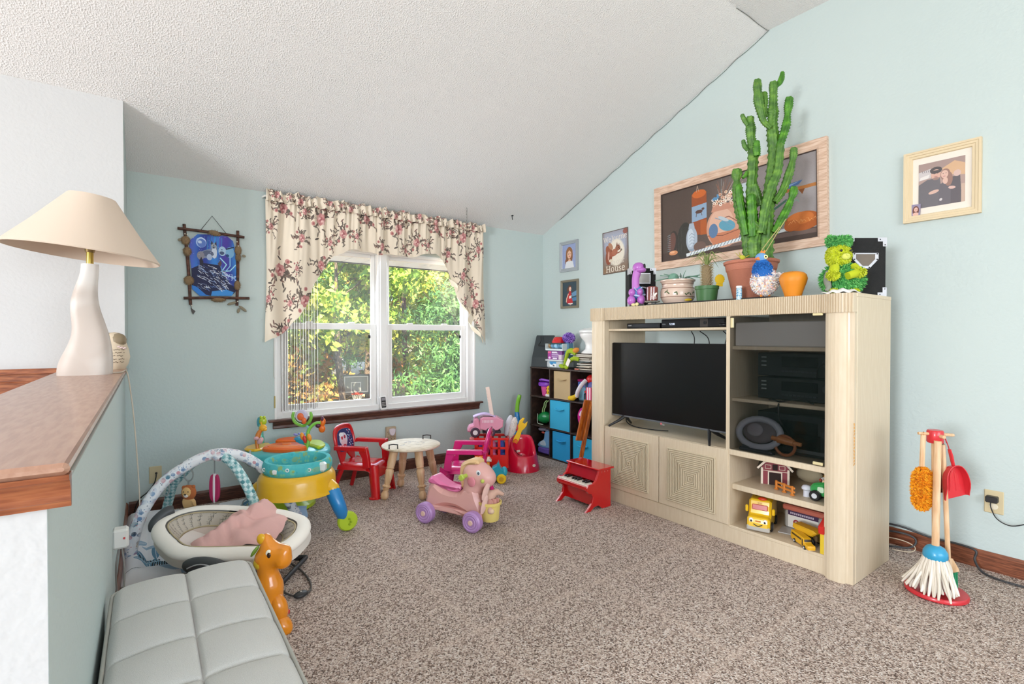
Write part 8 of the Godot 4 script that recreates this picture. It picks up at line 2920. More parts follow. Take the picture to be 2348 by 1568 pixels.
func cube_shelf() -> void:
	var dk = mt("ffffff", 0.55, {"tex": noise_tex([[0.2, "2e201b"], [0.6, "3d2b24"], [0.9, "4a352c"]], 121, 0.02, 0, 256), "tri": V(3, 3, 3)})
	var t = thing("cube_shelf", "dark brown nine cube storage shelf in the corner beside the unit", "cube shelf", cub(0, 0, 0), -90)
	for s in [[-0.48, -0.462, 0.0, 0.945], [-0.165, -0.153, 0.02, 0.93], [0.153, 0.165, 0.02, 0.93], [0.462, 0.48, 0.0, 0.945]]:
		var b = MB.new()
		b.span(V(s[0], s[2], -0.295), V(s[1], s[3], -0.001), 0.001)
		part(t, "upright", b, dk)
	for y in [0.0, 0.308, 0.622, 0.931]:
		var b = MB.new()
		b.span(V(-0.482, y, -0.298), V(0.482, y + 0.014, 0.001), 0.001)
		part(t, "shelf", b, dk)
	var b2 = MB.new()
	b2.span(V(-0.48, 0, -0.30), V(0.48, 0.945, -0.295))
	part(t, "back_panel", b2, dk)
	# cloth bins
	for s in [[0.03, 0.638, "bfa57c", "tan fabric bin in the top middle cube", 0.245, 0.28], [-0.005, 0.323, "3cb4dc", "sky blue fabric bin in the centre cube", 0.295, 0.292], [0.02, 0.016, "2aa6e0", "sky blue fabric bin in the bottom middle cube below another blue bin", 0.265, 0.28], [0.33, 0.016, "2fb2dc", "sky blue fabric bin in the bottom right cube behind the toy piano", 0.27, 0.28]]:
		var bn = thing("fabric_bin", s[3], "storage bin", cub(s[0], s[1], -0.002), -90, "fabric storage bins")
		var fm = mt(s[2], 0.85)
		b2 = MB.new()
		var w = s[4]
		b2.box(V(0, s[5] / 2, -0.008), V(w, s[5], 0.012), 0.004)
		for k in [-1, 1]: b2.box(V(k * (w / 2 - 0.006), s[5] / 2, -0.13), V(0.012, s[5], 0.25), 0.003)
		b2.box(V(0, 0.006, -0.13), V(w, 0.012, 0.25)); b2.box(V(0, s[5] / 2, -0.255), V(w, s[5], 0.01))
		part(bn, "bin", bn_mesh(b2), fm)
		b2 = MB.new()
		b2.tube(spline([V(-0.06, s[5] * 0.72, 0.0), V(-0.03, s[5] * 0.70, 0.014), V(0.03, s[5] * 0.70, 0.016), V(0.065, s[5] * 0.73, 0.0)], 4), 0.014, 6, false, 0.35)
		part(bn, "handle", b2, fm)
		b2 = MB.new()
		ring_of_boxes(b2, V(0, s[5] / 2, -0.001), w, s[5], 0.007, 0.004)
		part(bn, "edge_binding", b2, fm)
	cube_toys()

func bn_mesh(b: MB) -> MB:
	return b

func cube_toys() -> void:
	var b = MB.new()
	# pink bucket with purple lid
	var t = thing("toy_bucket", "pink toy bucket with purple rim in the top left cube", "toy bucket", cub(-0.325, 0.637, -0.12), -90)
	b.lathe([Vector2(0, 0), Vector2(0.058, 0), Vector2(0.062, 0.006), Vector2(0.078, 0.11), Vector2(0, 0.11)], 26)
	part(t, "tub", b, mt("e85fa6", 0.35))
	b = MB.new()
	b.lathe([Vector2(0.076, 0.10), Vector2(0.098, 0.104), Vector2(0.104, 0.12), Vector2(0.1, 0.14), Vector2(0.08, 0.15), Vector2(0, 0.14)], 28)
	part(t, "rim", b, mt("8a3fc0", 0.3))
	b = MB.new()
	b.tube(spline([V(-0.06, 0.165, 0.06), V(0, 0.175, 0.08), V(0.09, 0.165, 0.05), V(0.12, 0.155, 0.0)], 4), 0.012, 8)
	part(t, "bail", b, mt("9a5ad0", 0.3))
	t = thing("toy_telephone", "yellow spotted toy tucked right of the pink bucket", "toy", cub(-0.215, 0.637, -0.05), -90)
	b = MB.new()
	b.box(V(0, 0.065, 0), V(0.075, 0.10, 0.05), 0.018)
	part(t, "body", b, mt("f0c01c", 0.35))
	b = MB.new()
	for k in 4: b.ell(V(-0.02 + (k % 2) * 0.03, 0.05 + (k / 2) * 0.035, 0.025), V(0.007, 0.008, 0.003), 8)
	part(t, "spots", b, mt("4a3413", 0.5))
	b = MB.new()
	b.box(V(0, 0.014, 0), V(0.085, 0.028, 0.06), 0.008)
	part(t, "base", b, mt("ece6e0", 0.4))
	# green satin bag
	t = thing("green_bag", "shiny green pouch with wavy cords in the middle left cube", "bag", cub(-0.30, 0.323, -0.09), -90)
	b = MB.new()
	b.blob([[V(-0.07, 0.07, 0), V(-0.03, 0.075, 0), 0.06, 0.062], [V(-0.03, 0.08, 0), V(0.08, 0.085, 0.0), 0.055, 0.045]], 0.03, 0.012)
	part(t, "pouch", b, mt("128a44", 0.2, {"coat": 0.5}))
	b = MB.new()
	for k in 2: b.tube(spline([V(-0.06 + k * 0.03, 0.12, 0.02), V(-0.05 + k * 0.03, 0.17, 0.02), V(-0.03 + k * 0.03, 0.20, 0.02), V(-0.02 + k * 0.03, 0.24, 0.02), V(0.02 + k * 0.03, 0.27, 0.02)], 4), 0.006, 6)
	part(t, "cord", b, mt("a9d08c", 0.6))
	b = MB.new()
	b.tube(spline([V(-0.13, 0.11, 0.03), V(-0.12, 0.04, 0.04), V(-0.08, 0.012, 0.06), V(0.0, 0.012, 0.06)], 4), 0.004, 6)
	part(t, "edge_trim", b, mt("cfe6cf", 0.6))
	t = thing("toy_figure_blue", "small blue and orange toy behind the green pouch", "toy figure", cub(-0.205, 0.323, -0.12), -90)
	b = MB.new()
	b.ell(V(0, 0.235, 0), V(0.024, 0.045, 0.02), 12); b.ell(V(-0.01, 0.17, 0), V(0.03, 0.02, 0.02), 10)
	part(t, "body", b, mt("4a9ed0", 0.4))
	b = MB.new()
	b.ell(V(-0.02, 0.165, 0.015), V(0.03, 0.014, 0.014), 10); b.box(V(0, 0.08, 0), V(0.03, 0.16, 0.03), 0.008)
	part(t, "base", b, mt("e0854a", 0.5))
	# pale blue toy machine
	t = thing("toy_mixer", "pale blue and lilac toy machine in the bottom left cube", "toy", cub(-0.27, 0.016, -0.09), -90)
	b = MB.new()
	b.extr(sp2([-0.12, 0.07, -0.10, 0.12, -0.03, 0.16, -0.01, 0.24, 0.05, 0.26, 0.09, 0.24, 0.08, 0.14, 0.09, 0.08], 3), -0.06, 0.06, 0.012)
	part(t, "body", b, mt("7db4e0", 0.35))
	b = MB.new()
	b.box(V(-0.02, 0.04, 0), V(0.2, 0.07, 0.13), 0.016)
	part(t, "base", b, mt("6f5ab8", 0.35))
	b = MB.new()
	b.ell(V(-0.10, 0.255, 0.0), V(0.075, 0.025, 0.03), 16, RZ(8)); b.box(V(-0.02, 0.25, 0), V(0.06, 0.03, 0.04), 0.008)
	part(t, "arm", b, mt("c3c9e2", 0.35))
	b = MB.new()
	b.extr(sp2([-0.08, 0.10, -0.05, 0.14, 0.0, 0.15, 0.02, 0.10], 3), 0.06, 0.066, 0.002)
	part(t, "panel", b, mt("cfe0f0", 0.3))
	b = MB.new()
	b.ell(V(-0.06, 0.225, 0.03), V(0.03, 0.012, 0.012), 10)
	part(t, "red_trim", b, mt("d8604a", 0.4))
	# top right cube
	t = thing("toy_tub", "clear tub with magenta lid in the top right cube", "tub", cub(0.225, 0.637, -0.14), -90)
	b = MB.new()
	b.box(V(0, 0.095, 0), V(0.11, 0.19, 0.10), 0.012)
	part(t, "tub", b, mt("8fc4dc", 0.25))
	b = MB.new()
	b.box(V(0, 0.20, 0), V(0.12, 0.025, 0.11), 0.006)
	part(t, "lid", b, mt("a8246a", 0.4))
	b = MB.new()
	b.box(V(0, 0.16, 0.052), V(0.10, 0.05, 0.003), 0.001)
	part(t, "label", b, mt("5a6fc0", 0.4))
	t = thing("plush_bird", "white plush leg with a yellow foot sticking out of the top right cube", "plush toy", cub(0.24, 0.637, -0.03), -90)
	b = MB.new()
	b.tube(spline([V(0.0, 0.05, 0.02), V(0.03, 0.11, 0.03), V(0.06, 0.17, 0.01), V(0.075, 0.21, -0.03)], 4), 0.021, 10)
	part(t, "leg", b, mt("e3dce2", 0.9))
	b = MB.new()
	b.blob([[V(0.0, 0.06, 0.02), V(-0.045, 0.03, 0.03), 0.022, 0.02], [V(-0.045, 0.03, 0.03), V(-0.08, 0.028, 0.035), 0.022, 0.024]], 0.02, 0.008)
	part(t, "foot", b, mt("e3bb24", 0.8))
	t = thing("toy_robot", "dark blue and red toy behind the white plush leg", "toy", cub(0.345, 0.637, -0.10), -90)
	b = MB.new()
	b.ell(V(0, 0.22, 0), V(0.05, 0.045, 0.045), 14)
	part(t, "red_cap", b, mt("d02424", 0.4))
	b = MB.new()
	b.ell(V(0.02, 0.15, 0), V(0.055, 0.06, 0.05), 14)
	part(t, "torso", b, mt("55589c", 0.5))
	b = MB.new()
	b.box(V(0.0, 0.05, 0.02), V(0.11, 0.08, 0.08), 0.016)
	part(t, "wheelbase", b, mt("2a2430", 0.5))
	b = MB.new()
	b.box(V(0.0, 0.10, 0.04), V(0.07, 0.025, 0.05), 0.008)
	part(t, "red_band", b, mt("c83a30", 0.4))
	t = thing("striped_tin", "pink and white striped tin at the right of the top right cube", "tin", cub(0.405, 0.637, -0.02), -90)
	for k in 5:
		b = MB.new()
		b.box(V(-0.028 + k * 0.014, 0.075, -0.03), V(0.0138, 0.15, 0.09), 0.002)
		part(t, "stripe", b, mt("e4527a" if k % 2 == 0 else "f2e4e8", 0.5))
	# magenta tennis toy
	t = thing("toy_racket", "magenta and white toy racket in the middle right cube", "toy racket", cub(0.25, 0.323, -0.05), -90)
	t.rotation_degrees.z = -14
	b = MB.new()
	b.extr(sp2([0, 0.06, -0.06, 0.12, -0.075, 0.18, -0.05, 0.245, 0.0, 0.26, 0.05, 0.245, 0.075, 0.18, 0.06, 0.12], 4), -0.012, 0.012, 0.006)
	part(t, "head", b, mt("cf1f8a", 0.3))
	b = MB.new()
	b.extr(sp2([-0.05, 0.17, -0.035, 0.225, 0.0, 0.235, 0.04, 0.22, 0.02, 0.18], 3), 0.012, 0.016, 0.002)
	part(t, "white_flash", b, mt("efd6e6", 0.4))
	b = MB.new()
	b.box(V(0, 0.035, 0), V(0.035, 0.07, 0.02), 0.006)
	part(t, "grip", b, mt("e08abc", 0.4))
	shelf_top()

func shelf_top() -> void:
	var Y = 0.946
	var b = MB.new()
	# folding black easel case
	var t = thing("tilt_case", "black slanted folder stand with a grey side at the shelf's left end", "folder stand", cub(-0.40, Y, -0.13), -72)
	b.extr(pl([-0.03, 0, 0.085, 0, 0.065, 0.10, -0.03, 0.34]), -0.12, 0.12, 0.006, RY(-90))
	part(t, "body", b, mt("31373a", 0.55))
	b = MB.new()
	b.extr(pl([-0.03, 0, 0.083, 0, 0.063, 0.10, -0.032, 0.338]), -0.128, -0.12, 0.002, RY(-90))
	part(t, "side", b, mt("a9aaa2", 0.6))
	b = MB.new()
	b.cyl(V(-0.128, 0.085, -0.02), V(-0.152, 0.085, -0.02), 0.018, 0.018, 16, 0.003)
	part(t, "knob", b, mt("4a4a4a", 0.4))
	b = MB.new()
	b.tube(spline([V(-0.02, 0.33, 0.035), V(-0.01, 0.27, 0.055), V(-0.03, 0.235, 0.07), V(0.0, 0.225, 0.075), V(0.05, 0.225, 0.074)], 4), 0.006, 6)
	part(t, "strap", b, mt("15181a", 0.6))
	# tote, carton, clear tray
	t = thing("clear_tote", "clear lidded tote with a blue label under the purple carton", "box", cub(-0.125, Y, -0.10), -90)
	b = MB.new()
	b.box(V(0, 0.036, -0.02), V(0.25, 0.072, 0.17), 0.012)
	part(t, "tub", b, mt("c3c9cc", 0.2))
	b = MB.new()
	b.box(V(0, 0.079, -0.02), V(0.275, 0.014, 0.19), 0.005)
	part(t, "lid", b, mt("e6eaec", 0.3))
	var p = PT.new(96, 64, Color("eef2f4"))
	p.rect(0, 0, 96, 24, "3f96cc").ell(30, 24, 22, 14, "2f7fb8").ell(60, 46, 16, 9, "5a6068", 0.4)
	b = MB.new()
	b.box(V(-0.02, 0.038, 0.066), V(0.10, 0.056, 0.002))
	part(t, "label", b, mt("ffffff", 0.5, {"tex": p.tex()}))
	t = thing("purple_carton", "purple and white printed carton on the clear tote", "carton", cub(-0.125, Y + 0.087, -0.10), -90)
	p = PT.new(192, 96, Color("7a3a88"))
	p.rect(0, 0, 52, 96, "a83a9a").rect(4, 6, 46, 26, "e86a8a").rect(58, 8, 128, 24, "e9dff0").rect(56, 34, 150, 42, "cfb6d8").rect(56, 48, 150, 54, "b592c0").rect(56, 60, 140, 68, "cfb6d8").rect(70, 76, 130, 90, "efe6f2").rect(150, 40, 192, 96, "d9c9d2").ell(26, 76, 16, 12, "e6d2ea")
	b = MB.new()
	b.box(V(0, 0.045, -0.01), V(0.22, 0.09, 0.14), 0.002)
	part(t, "box", b, mt("ffffff", 0.5, {"tex": p.tex()}))
	text(t, "lettering", "Flower Bead", 0.012, mt("f2ecf4", 0.5), V(0.01, 0.07, 0.061))
	t = thing("clear_organizer", "clear tray of small blue and brown craft bits on the purple carton", "organizer", cub(-0.115, Y + 0.178, -0.10), -90)
	b = MB.new()
	b.box(V(0, 0.012, 0), V(0.27, 0.02, 0.16), 0.004)
	for k in [-1, 1]: b.box(V(k * 0.133, 0.04, 0), V(0.005, 0.07, 0.16), 0.001)
	part(t, "tray", b, mt("d8e4e8", 0.2))
	for s in [[-0.095, "9a7a52"], [-0.055, "6f9ab8"], [0.0, "9fd0ea"], [0.05, "5f8fb0"], [0.095, "86b0c4"]]:
		b = MB.new()
		b.ell(V(s[0], 0.052, 0.03), V(0.03, 0.03, 0.04), 12)
		part(t, "craft_bits", b, mt(s[1], 0.4))
	t = thing("red_toy_pot", "red toy pot with black rim on the clear tray", "toy", cub(-0.105, Y + 0.262, -0.08), -90)
	b = MB.new()
	b.lathe([Vector2(0, 0.0), Vector2(0.075, 0.0), Vector2(0.07, 0.02), Vector2(0.05, 0.055), Vector2(0.04, 0.06), Vector2(0, 0.06)], 8)
	part(t, "pot", b, mt("d01f24", 0.25, {"coat": 0.4}))
	b = MB.new()
	b.extr(pl([-0.12, 0, -0.085, 0.055, -0.02, 0.058, -0.05, 0.0]), -0.02, 0.0, 0.003)
	b.box(V(0, -0.006, 0), V(0.2, 0.012, 0.12), 0.003)
	part(t, "dark_rim", b, mt("2f3f3c", 0.4))
	t = thing("purple_scrunchie", "fluffy purple toy behind the red toy pot", "toy", cub(0.005, Y + 0.27, -0.12), -90)
	b = MB.new()
	b.col = Color("8a5fc0").srgb_to_linear()
	b.ell(V(0, 0.04, 0), V(0.06, 0.045, 0.05), 14)
	spikes(b, V(0, 0.04, 0), V(0.062, 0.047, 0.052), 420, 0.018, 0.007, 21, 0.1, ["a47fd6", "8a5fc0", "5a3a9c", "b494e0"])
	part(t, "fluff", b, mt("ffffff", 0.9, {"vc": true}))
	b = MB.new()
	b.box(V(0, -0.09, 0.0), V(0.06, 0.17, 0.08), 0.01)
	part(t, "stand", b, mt("5f8fae", 0.5))
	# a limp green plush, plain stand-in
	t = thing("green_plush", "limp lime green plush toy with dangling legs at the shelf's front edge", "plush toy", cub(0.10, Y, -0.02), -90)
	var gm = mt("9cb62c", 0.95)
	b = MB.new()
	b.tube(spline([V(0.10, 0.16, -0.02), V(0.05, 0.185, 0.0), V(0.0, 0.165, 0.0), V(-0.03, 0.09, 0.0), V(-0.045, 0.045, 0.0)], 4), [0.026, 0.027, 0.028, 0.028, 0.028, 0.026, 0.025, 0.024, 0.022, 0.021, 0.02, 0.019, 0.019, 0.018, 0.018, 0.018, 0.018], 10)
	b.ell(V(-0.072, 0.026, 0.012), V(0.045, 0.022, 0.024), 12, RZ(-12))
	part(t, "leg", b, gm)
	b = MB.new()
	b.tube(spline([V(0.14, 0.10, -0.02), V(0.09, 0.11, 0.0), V(0.04, 0.085, 0.01), V(0.01, 0.05, 0.015)], 4), [0.02, 0.021, 0.022, 0.022, 0.022, 0.021, 0.02, 0.02, 0.019, 0.018, 0.018, 0.017, 0.017], 10)
	b.ell(V(0.0, 0.022, 0.02), V(0.03, 0.024, 0.02), 12)
	part(t, "leg", b, gm)
	b = MB.new()
	b.ell(V(0.105, 0.19, -0.01), V(0.04, 0.026, 0.03), 12, RZ(24))
	part(t, "collar", b, mt("d98a3a", 0.8))
	b = MB.new()
	b.box(V(0.04, 0.07, 0.035), V(0.045, 0.075, 0.003), 0.001, RZ(-30))
	part(t, "tag", b, mt("efe6da", 0.7))
	# trays and notebooks
	var cols = ["e6dccb", "d8cdb9", "efe8da", "c9c4bc", "e9e2d4", "d9d2c4", "ece6dc"]
	var ys = [0.0, 0.024, 0.05, 0.083, 0.104, 0.124, 0.142]
	var wd = [0.20, 0.19, 0.185, 0.26, 0.235, 0.24, 0.29]
	var words = ["bottom cream tray of the stack under the toy toilet", "second cream tray from the bottom of the stack", "white notebook third from the bottom of the stack", "wide grey tray in the middle of the stack", "cream tray just above the wide grey tray", "cream notebook second from the top of the stack", "widest cream tray on top of the stack"]
	for k in 7:
		t = thing("tray_stacked", words[k], "tray", cub(0.26 + 0.005 * (k % 3) + (0.0 if wd[k] > 0.2 else 0.03), Y + ys[k], -0.14), -90 + [2, -3, 4, 0, -2, 3, 1][k], "stack of trays and notebooks")
		b = MB.new()
		b.box(V(0, 0.006, 0), V(wd[k], 0.008, 0.2), 0.002)
		part(t, "leaf", b, mt(cols[k], 0.6))
		b = MB.new()
		b.box(V(0.01, 0.014, -0.01), V(wd[k] - 0.03, 0.008, 0.17), 0.002)
		part(t, "pages", b, mt("5a4a3c" if k % 2 == 0 else "cfc6b8", 0.7))
	b = MB.new()
	b.ell(cub(0.225, Y + 0.008, -0.012), V(0.01, 0.008, 0.022), 10); b.ell(cub(0.25, Y + 0.006, -0.015), V(0.01, 0.006, 0.015), 8)
	solo("small_clip", b, mt("d8806f", 0.5), "tiny salmon hair clip on the front edge of the shelf", "hair clip")
	# potty
	t = thing("toy_toilet", "white child's training toilet on top of the tray stack", "training toilet", cub(0.33, Y + 0.162, -0.14), -90)
	var wm = mt("eeeeec", 0.25, {"coat": 0.5})
	b = MB.new()
	b.lathe([Vector2(0, 0), Vector2(0.125, 0), Vector2(0.12, 0.012), Vector2(0.085, 0.04), Vector2(0.078, 0.075), Vector2(0.09, 0.11), Vector2(0.125, 0.15), Vector2(0.14, 0.175), Vector2(0.142, 0.195), Vector2(0.13, 0.20), Vector2(0, 0.2)], 36, Vector3.ZERO, Basis(), Vector2(1.0, 0.85))
	part(t, "bowl", b, wm)
	b = MB.new()
	b.lathe([Vector2(0.145, 0.2), Vector2(0.148, 0.206), Vector2(0.145, 0.222), Vector2(0.10, 0.245), Vector2(0.05, 0.252), Vector2(0, 0.25)], 36, Vector3.ZERO, Basis(), Vector2(1.0, 0.85))
	part(t, "lid", b, wm)
	b = MB.new()
	b.box(V(0.125, 0.27, -0.02), V(0.08, 0.22, 0.17), 0.022)
	part(t, "tank", b, wm)

func piano() -> void:
	var red = mt("c80f14", 0.15, {"coat": 0.8})
	var t = thing("toy_piano", "glossy red upright toy piano before the entertainment unit", "toy piano", V(2.545, 0, -2.745), -90)
	var prof = [-0.26, 0.0, -0.26, 0.285, -0.135, 0.285, -0.125, 0.255, -0.105, 0.215, -0.075, 0.195, -0.03, 0.195, -0.015, 0.175, -0.015, 0.15, -0.03, 0.135, -0.06, 0.125, -0.075, 0.10, -0.065, 0.06, -0.03, 0.025, 0.0, 0.0, -0.05, 0.0, -0.085, 0.025, -0.13, 0.03, -0.17, 0.0]
	var po = pl(prof)
	for s in [-1, 1]:
		var b = MB.new()
		b.extr(po, -0.009, 0.009, 0.002, RY(-90), V(s * 0.158, 0, 0))
		part(t, "side_panel", b, red)
	var b = MB.new()
	b.box(V(0, 0.291, -0.205), V(0.355, 0.013, 0.165), 0.004)
	part(t, "lid", b, red)
	b = MB.new()
	b.box(V(0, 0.245, -0.150), V(0.31, 0.10, 0.010), 0.001, RX(-14))
	part(t, "fallboard", b, mt("b8232c", 0.2, {"coat": 0.5}))
	b = MB.new()
	b.box(V(0, 0.168, -0.085), V(0.31, 0.012, 0.13), 0.002); b.box(V(0, 0.168, -0.018), V(0.31, 0.03, 0.012), 0.003)
	part(t, "key_bed", b, red)
	b = MB.new()
	b.box(V(0, 0.095, -0.10), V(0.31, 0.14, 0.01), 0.002); b.box(V(0, 0.15, -0.255), V(0.31, 0.29, 0.008), 0.002)
	part(t, "front_board", b, red)
	var iv = mt("efe6d6", 0.3)
	for k in 11:
		b = MB.new()
		b.box(V(-0.140 + k * 0.028, 0.182, -0.068), V(0.027, 0.018, 0.09), 0.003)
		part(t, "white_key", b, iv)
	for k in 10:
		if k % 7 == 2 or k % 7 == 6: continue
		b = MB.new()
		b.box(V(-0.126 + k * 0.028, 0.196, -0.086), V(0.014, 0.016, 0.052), 0.003)
		part(t, "black_key", b, mt("1a1718", 0.3))
	b = MB.new()
	for k in 3: b.cyl(V(0.1665, 0.272, -0.16 - k * 0.032), V(0.169, 0.272, -0.16 - k * 0.032), 0.005, 0.005, 10)
	part(t, "peg", b, mt("d8645a", 0.3))
	# tilted wooden tray of a folded stand behind it
	t = thing("wooden_stand", "orange varnished wooden stand with tilted board behind the toy piano", "wooden stand", V(3.04, 0, -3.10), VY)
	var wm = mt("ffffff", 0.25, {"tex": noise_tex([[0.2, "a8501a"], [0.5, "c4661f"], [0.8, "d87f30"]], 131, 0.02, 0, 256), "tri": V(12, 1.5, 12), "coat": 0.6})
	b = MB.new()
	b.box(V(0.0, 0.55, 0.0), V(0.115, 0.36, 0.014), 0.012, RZ(-12) * RY(38))
	var bo = part(t, "board", b, wm)
	b = MB.new()
	b.box(V(0.026, 0.55, 0.026), V(0.024, 0.33, 0.02), 0.005, RZ(-12) * RY(38))
	part(bo, "ridge", b, wm)
	b = MB.new()
	b.box(V(0.0, 0.36, -0.012), V(0.036, 0.72, 0.024), 0.004, RZ(-11))
	part(t, "post", b, wm)
	b = MB.new()
	b.box(V(-0.075, 0.012, 0.0), V(0.10, 0.024, 0.16), 0.006)
	part(t, "foot", b, wm)

func cleaning_set() -> void:
	var wd = mt("ffffff", 0.5, {"tex": noise_tex([[0.2, "d0a478"], [0.5, "ddb68c"], [0.8, "e8c7a2"]], 141, 0.015, 0, 256), "tri": V(12, 1.2, 12)})
	var red = mt("cf2a34", 0.35, {"coat": 0.3})
	var at = V(3.148, 0, -0.747)
	var L = func(x: float, y: float, z: float) -> Vector3: return at + RY(VY) * V(x, y, z)
	var t = thing("cleaning_stand", "round red stand with wooden post holding toy cleaning tools", "toy stand", at, VY)
	var b = MB.new()
	b.lathe([Vector2(0, 0), Vector2(0.118, 0), Vector2(0.125, 0.006), Vector2(0.125, 0.018), Vector2(0.12, 0.024), Vector2(0, 0.024)], 52)
	b.lathe([Vector2(0.056, 0.024), Vector2(0.052, 0.032), Vector2(0, 0.034)], 30)
	part(t, "base", b, red)
	b = MB.new()
	b.cyl(V(0.022, 0.03, -0.03), V(0.014, 0.78, -0.03), 0.012, 0.015, 16)
	part(t, "post", b, wd)
	b = MB.new()
	b.lathe([Vector2(0, 0.745), Vector2(0.030, 0.745), Vector2(0.034, 0.75), Vector2(0.034, 0.802), Vector2(0.03, 0.808), Vector2(0, 0.808)], 28, V(-0.002, 0, -0.01))
	part(t, "head", b, red)
	b = MB.new()
	b.cyl(V(-0.085, 0.792, -0.012), V(0.092, 0.782, -0.012), 0.0075, 0.0075, 12, 0.002); b.cyl(V(-0.002, 0.785, -0.03), V(-0.002, 0.782, 0.045), 0.009, 0.009, 14, 0.003)
	part(t, "peg", b, wd)
	# mop
	t = thing("toy_mop", "toy mop with white string head and blue collar on the stand", "toy mop", L.call(-0.034, 0.026, 0.035), VY)
	b = MB.new()
	b.tube([V(0.0, 0.20, 0.0), V(0.006, 0.45, -0.004), V(0.014, 0.735, -0.008)], 0.0155, 14)
	part(t, "handle", b, wd)
	b = MB.new()
	b.lathe([Vector2(0.046, 0.165), Vector2(0.05, 0.175), Vector2(0.048, 0.198), Vector2(0.036, 0.218), Vector2(0.018, 0.228), Vector2(0, 0.228)], 28)
	part(t, "collar", b, mt("2f9ac4", 0.35, {"coat": 0.3}))
	var q = RandomNumberGenerator.new()
	q.seed = 19
	for k in 64:
		b = MB.new()
		var a = TAU * k / 64.0 + q.randf() * 0.1
		var rr = 0.030 + 0.013 * q.randf()
		var out = V(cos(a), 0, sin(a))
		var sp = q.randf_range(0.03, 0.085) * (1.3 if cos(a) < -0.2 else 0.8)
		var e = 0.004 + q.randf() * 0.02
		b.tube(spline([out * rr + V(0, 0.172, 0), out * (rr + 0.020) + V(0, 0.12, 0), out * (rr + sp * 0.55) + V(q.randf_range(-0.006, 0.006), 0.06, 0), out * (rr + sp * 0.8) + V(q.randf_range(-0.01, 0.01), e, q.randf_range(-0.008, 0.008))], 4), [0.0055, 0.006, 0.006, 0.0065, 0.0065, 0.007, 0.007, 0.007, 0.007, 0.007, 0.007, 0.006, 0.004], 6)
		part(t, "strand", b, mt("ebe3d6" if k % 3 else "dcd2c2", 0.95))
	# broom
	t = thing("toy_broom", "toy broom with green bristles standing right of the mop", "toy broom", L.call(0.052, 0.026, 0.0), VY)
	b = MB.new()
	b.tube([V(0.008, 0.14, 0.0), V(-0.004, 0.45, -0.005), V(-0.016, 0.71, -0.01)], 0.0105, 12)
	part(t, "handle", b, wd)
	b = MB.new()
	b.extr(pl([-0.012, 0.075, 0.056, 0.085, 0.052, 0.10, 0.022, 0.15, 0.0, 0.15]), -0.014, 0.014, 0.004)
	part(t, "head", b, wd)
	for k in 7:
		b = MB.new()
		b.cyl(V(-0.004 + k * 0.0085, 0.0, 0.004), V(-0.004 + k * 0.0085, 0.082, 0.002), 0.0058, 0.0048, 8)
		b.cyl(V(-0.004 + k * 0.0085, 0.0, -0.008), V(-0.004 + k * 0.0085, 0.082, -0.006), 0.0058, 0.0048, 8)
		part(t, "bristle_tuft", b, mt(["1c8a5c", "259a68"][k % 2], 0.6))
	b = MB.new()
	b.tube([V(-0.016, 0.70, -0.01), V(-0.02, 0.73, -0.01), V(-0.016, 0.76, -0.012)], 0.002, 5)
	part(t, "cord", b, mt("2f6a4a", 0.7))
	# duster
	t = thing("toy_duster", "fluffy orange toy duster hanging from the stand's left peg", "toy duster", L.call(-0.062, 0.40, -0.012), VY)
	b = MB.new()
	b.box(V(0.0, 0.305, 0), V(0.021, 0.16, 0.014), 0.003, RZ(-2))
	part(t, "handle", b, wd)
	b = MB.new()
	b.tube([V(0.002, 0.365, 0), V(0.0, 0.40, 0.006), V(0.002, 0.365, 0.004)], 0.002, 5)
	part(t, "loop", b, mt("b9742c", 0.7))
	b = MB.new()
	var oc = ["f0a014", "e88f0c", "f4b02a", "d87f0a"]
	b.col = Color("dc8a10").srgb_to_linear()
	b.extr(rrect(0.07, 0.19, 0.033, 5, Vector2(0, 0.115)), -0.018, 0.018, 0.01)
	spikes(b, V(0, 0.165, 0), V(0.045, 0.055, 0.026), 520, 0.014, 0.005, 31, 0.0, oc)
	spikes(b, V(0, 0.115, 0), V(0.047, 0.075, 0.028), 700, 0.014, 0.005, 32, 0.0, oc)
	spikes(b, V(0, 0.065, 0), V(0.043, 0.055, 0.026), 520, 0.014, 0.005, 33, 0.0, oc)
	part(t, "pile", b, mt("ffffff", 0.9, {"vc": true}))
	# dustpan and brush
	t = thing("toy_dustpan", "red toy dustpan hanging from the stand's right peg", "toy dustpan", L.call(0.090, 0.45, 0.012), VY)
	t.rotation_degrees.z = 6
	b = MB.new()
	b.tube([V(0.0, 0.185, 0.0), V(-0.006, 0.235, 0.0), V(-0.012, 0.27, 0.0)], [0.0095, 0.011, 0.009], 10, false, 0.6)
	var hn = part(t, "handle", b, red)
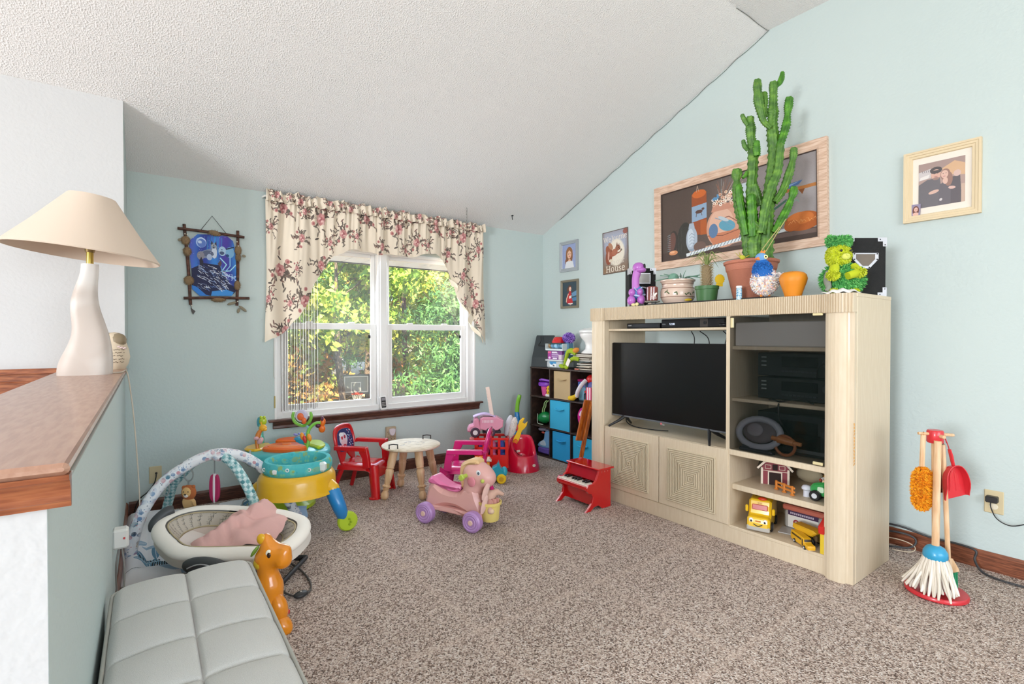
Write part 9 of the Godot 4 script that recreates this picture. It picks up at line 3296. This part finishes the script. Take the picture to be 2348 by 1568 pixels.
	b = MB.new()
	var po = [[-0.05, 0.02], [-0.05, 0.11], [-0.042, 0.15], [-0.024, 0.178], [0.0, 0.186], [0.022, 0.178], [0.04, 0.15], [0.05, 0.11], [0.056, 0.034]]
	var so = spline(po.map(func(p): return V(p[0], p[1], 0)), 4)
	b.extr(so.map(func(p): return Vector2(p.x, p.y)), -0.014, -0.011)
	b.grid([PackedVector3Array(so.map(func(p): return p + V(0, 0, -0.012))), PackedVector3Array(so.map(func(p): return V(p.x * 1.1, p.y * 1.03, 0.02 * smoothstep(0.02, 0.10, p.y))))])
	b.tube(so.map(func(p): return V(p.x * 1.1, p.y * 1.03, 0.02 * smoothstep(0.02, 0.10, p.y))), 0.0028, 6)
	part(t, "pan", b, red)
	b = MB.new()
	b.sheet(func(u, v):
		var w = lerpf(0.03, 0.02, v) * (1.0 - pow(maxf(0.0, (v - 0.75) / 0.25), 2.0) * 0.55)
		var x = lerpf(-1.0, 1.0, u)
		return V(x * w * 0.92 + 0.004, 0.06 + 0.10 * v, -0.0105 + 0.002 * cos(x * 6.0)), 24, 24, 0.003)
	part(t, "rib", b, red)
	b = MB.new()
	b.tube([V(-0.012, 0.268, 0), V(-0.022, 0.30, 0.004), V(-0.026, 0.335, -0.006), V(-0.018, 0.30, -0.004)], 0.0025, 5)
	part(hn, "loop", b, mt("b8323a", 0.6))
	t = thing("toy_brush", "dark red toy hand brush hanging behind the broom handle", "toy brush", L.call(0.058, 0.47, -0.04), VY)
	b = MB.new()
	b.box(V(0, 0.08, 0), V(0.05, 0.085, 0.018), 0.004); b.box(V(0.0, 0.21, 0), V(0.018, 0.18, 0.012), 0.004)
	part(t, "back", b, mt("8f1f24", 0.5))
	b = MB.new()
	b.box(V(0.008, 0.03, 0.0), V(0.06, 0.022, 0.02), 0.004)
	part(t, "bristles", b, mt("5f1518", 0.8))
func furniture() -> void:
	cabinet()
	top_things()
	wall_art()
	curtain()
	left_things()
	centre_things()
	cube_shelf()
	piano()
	cleaning_set()
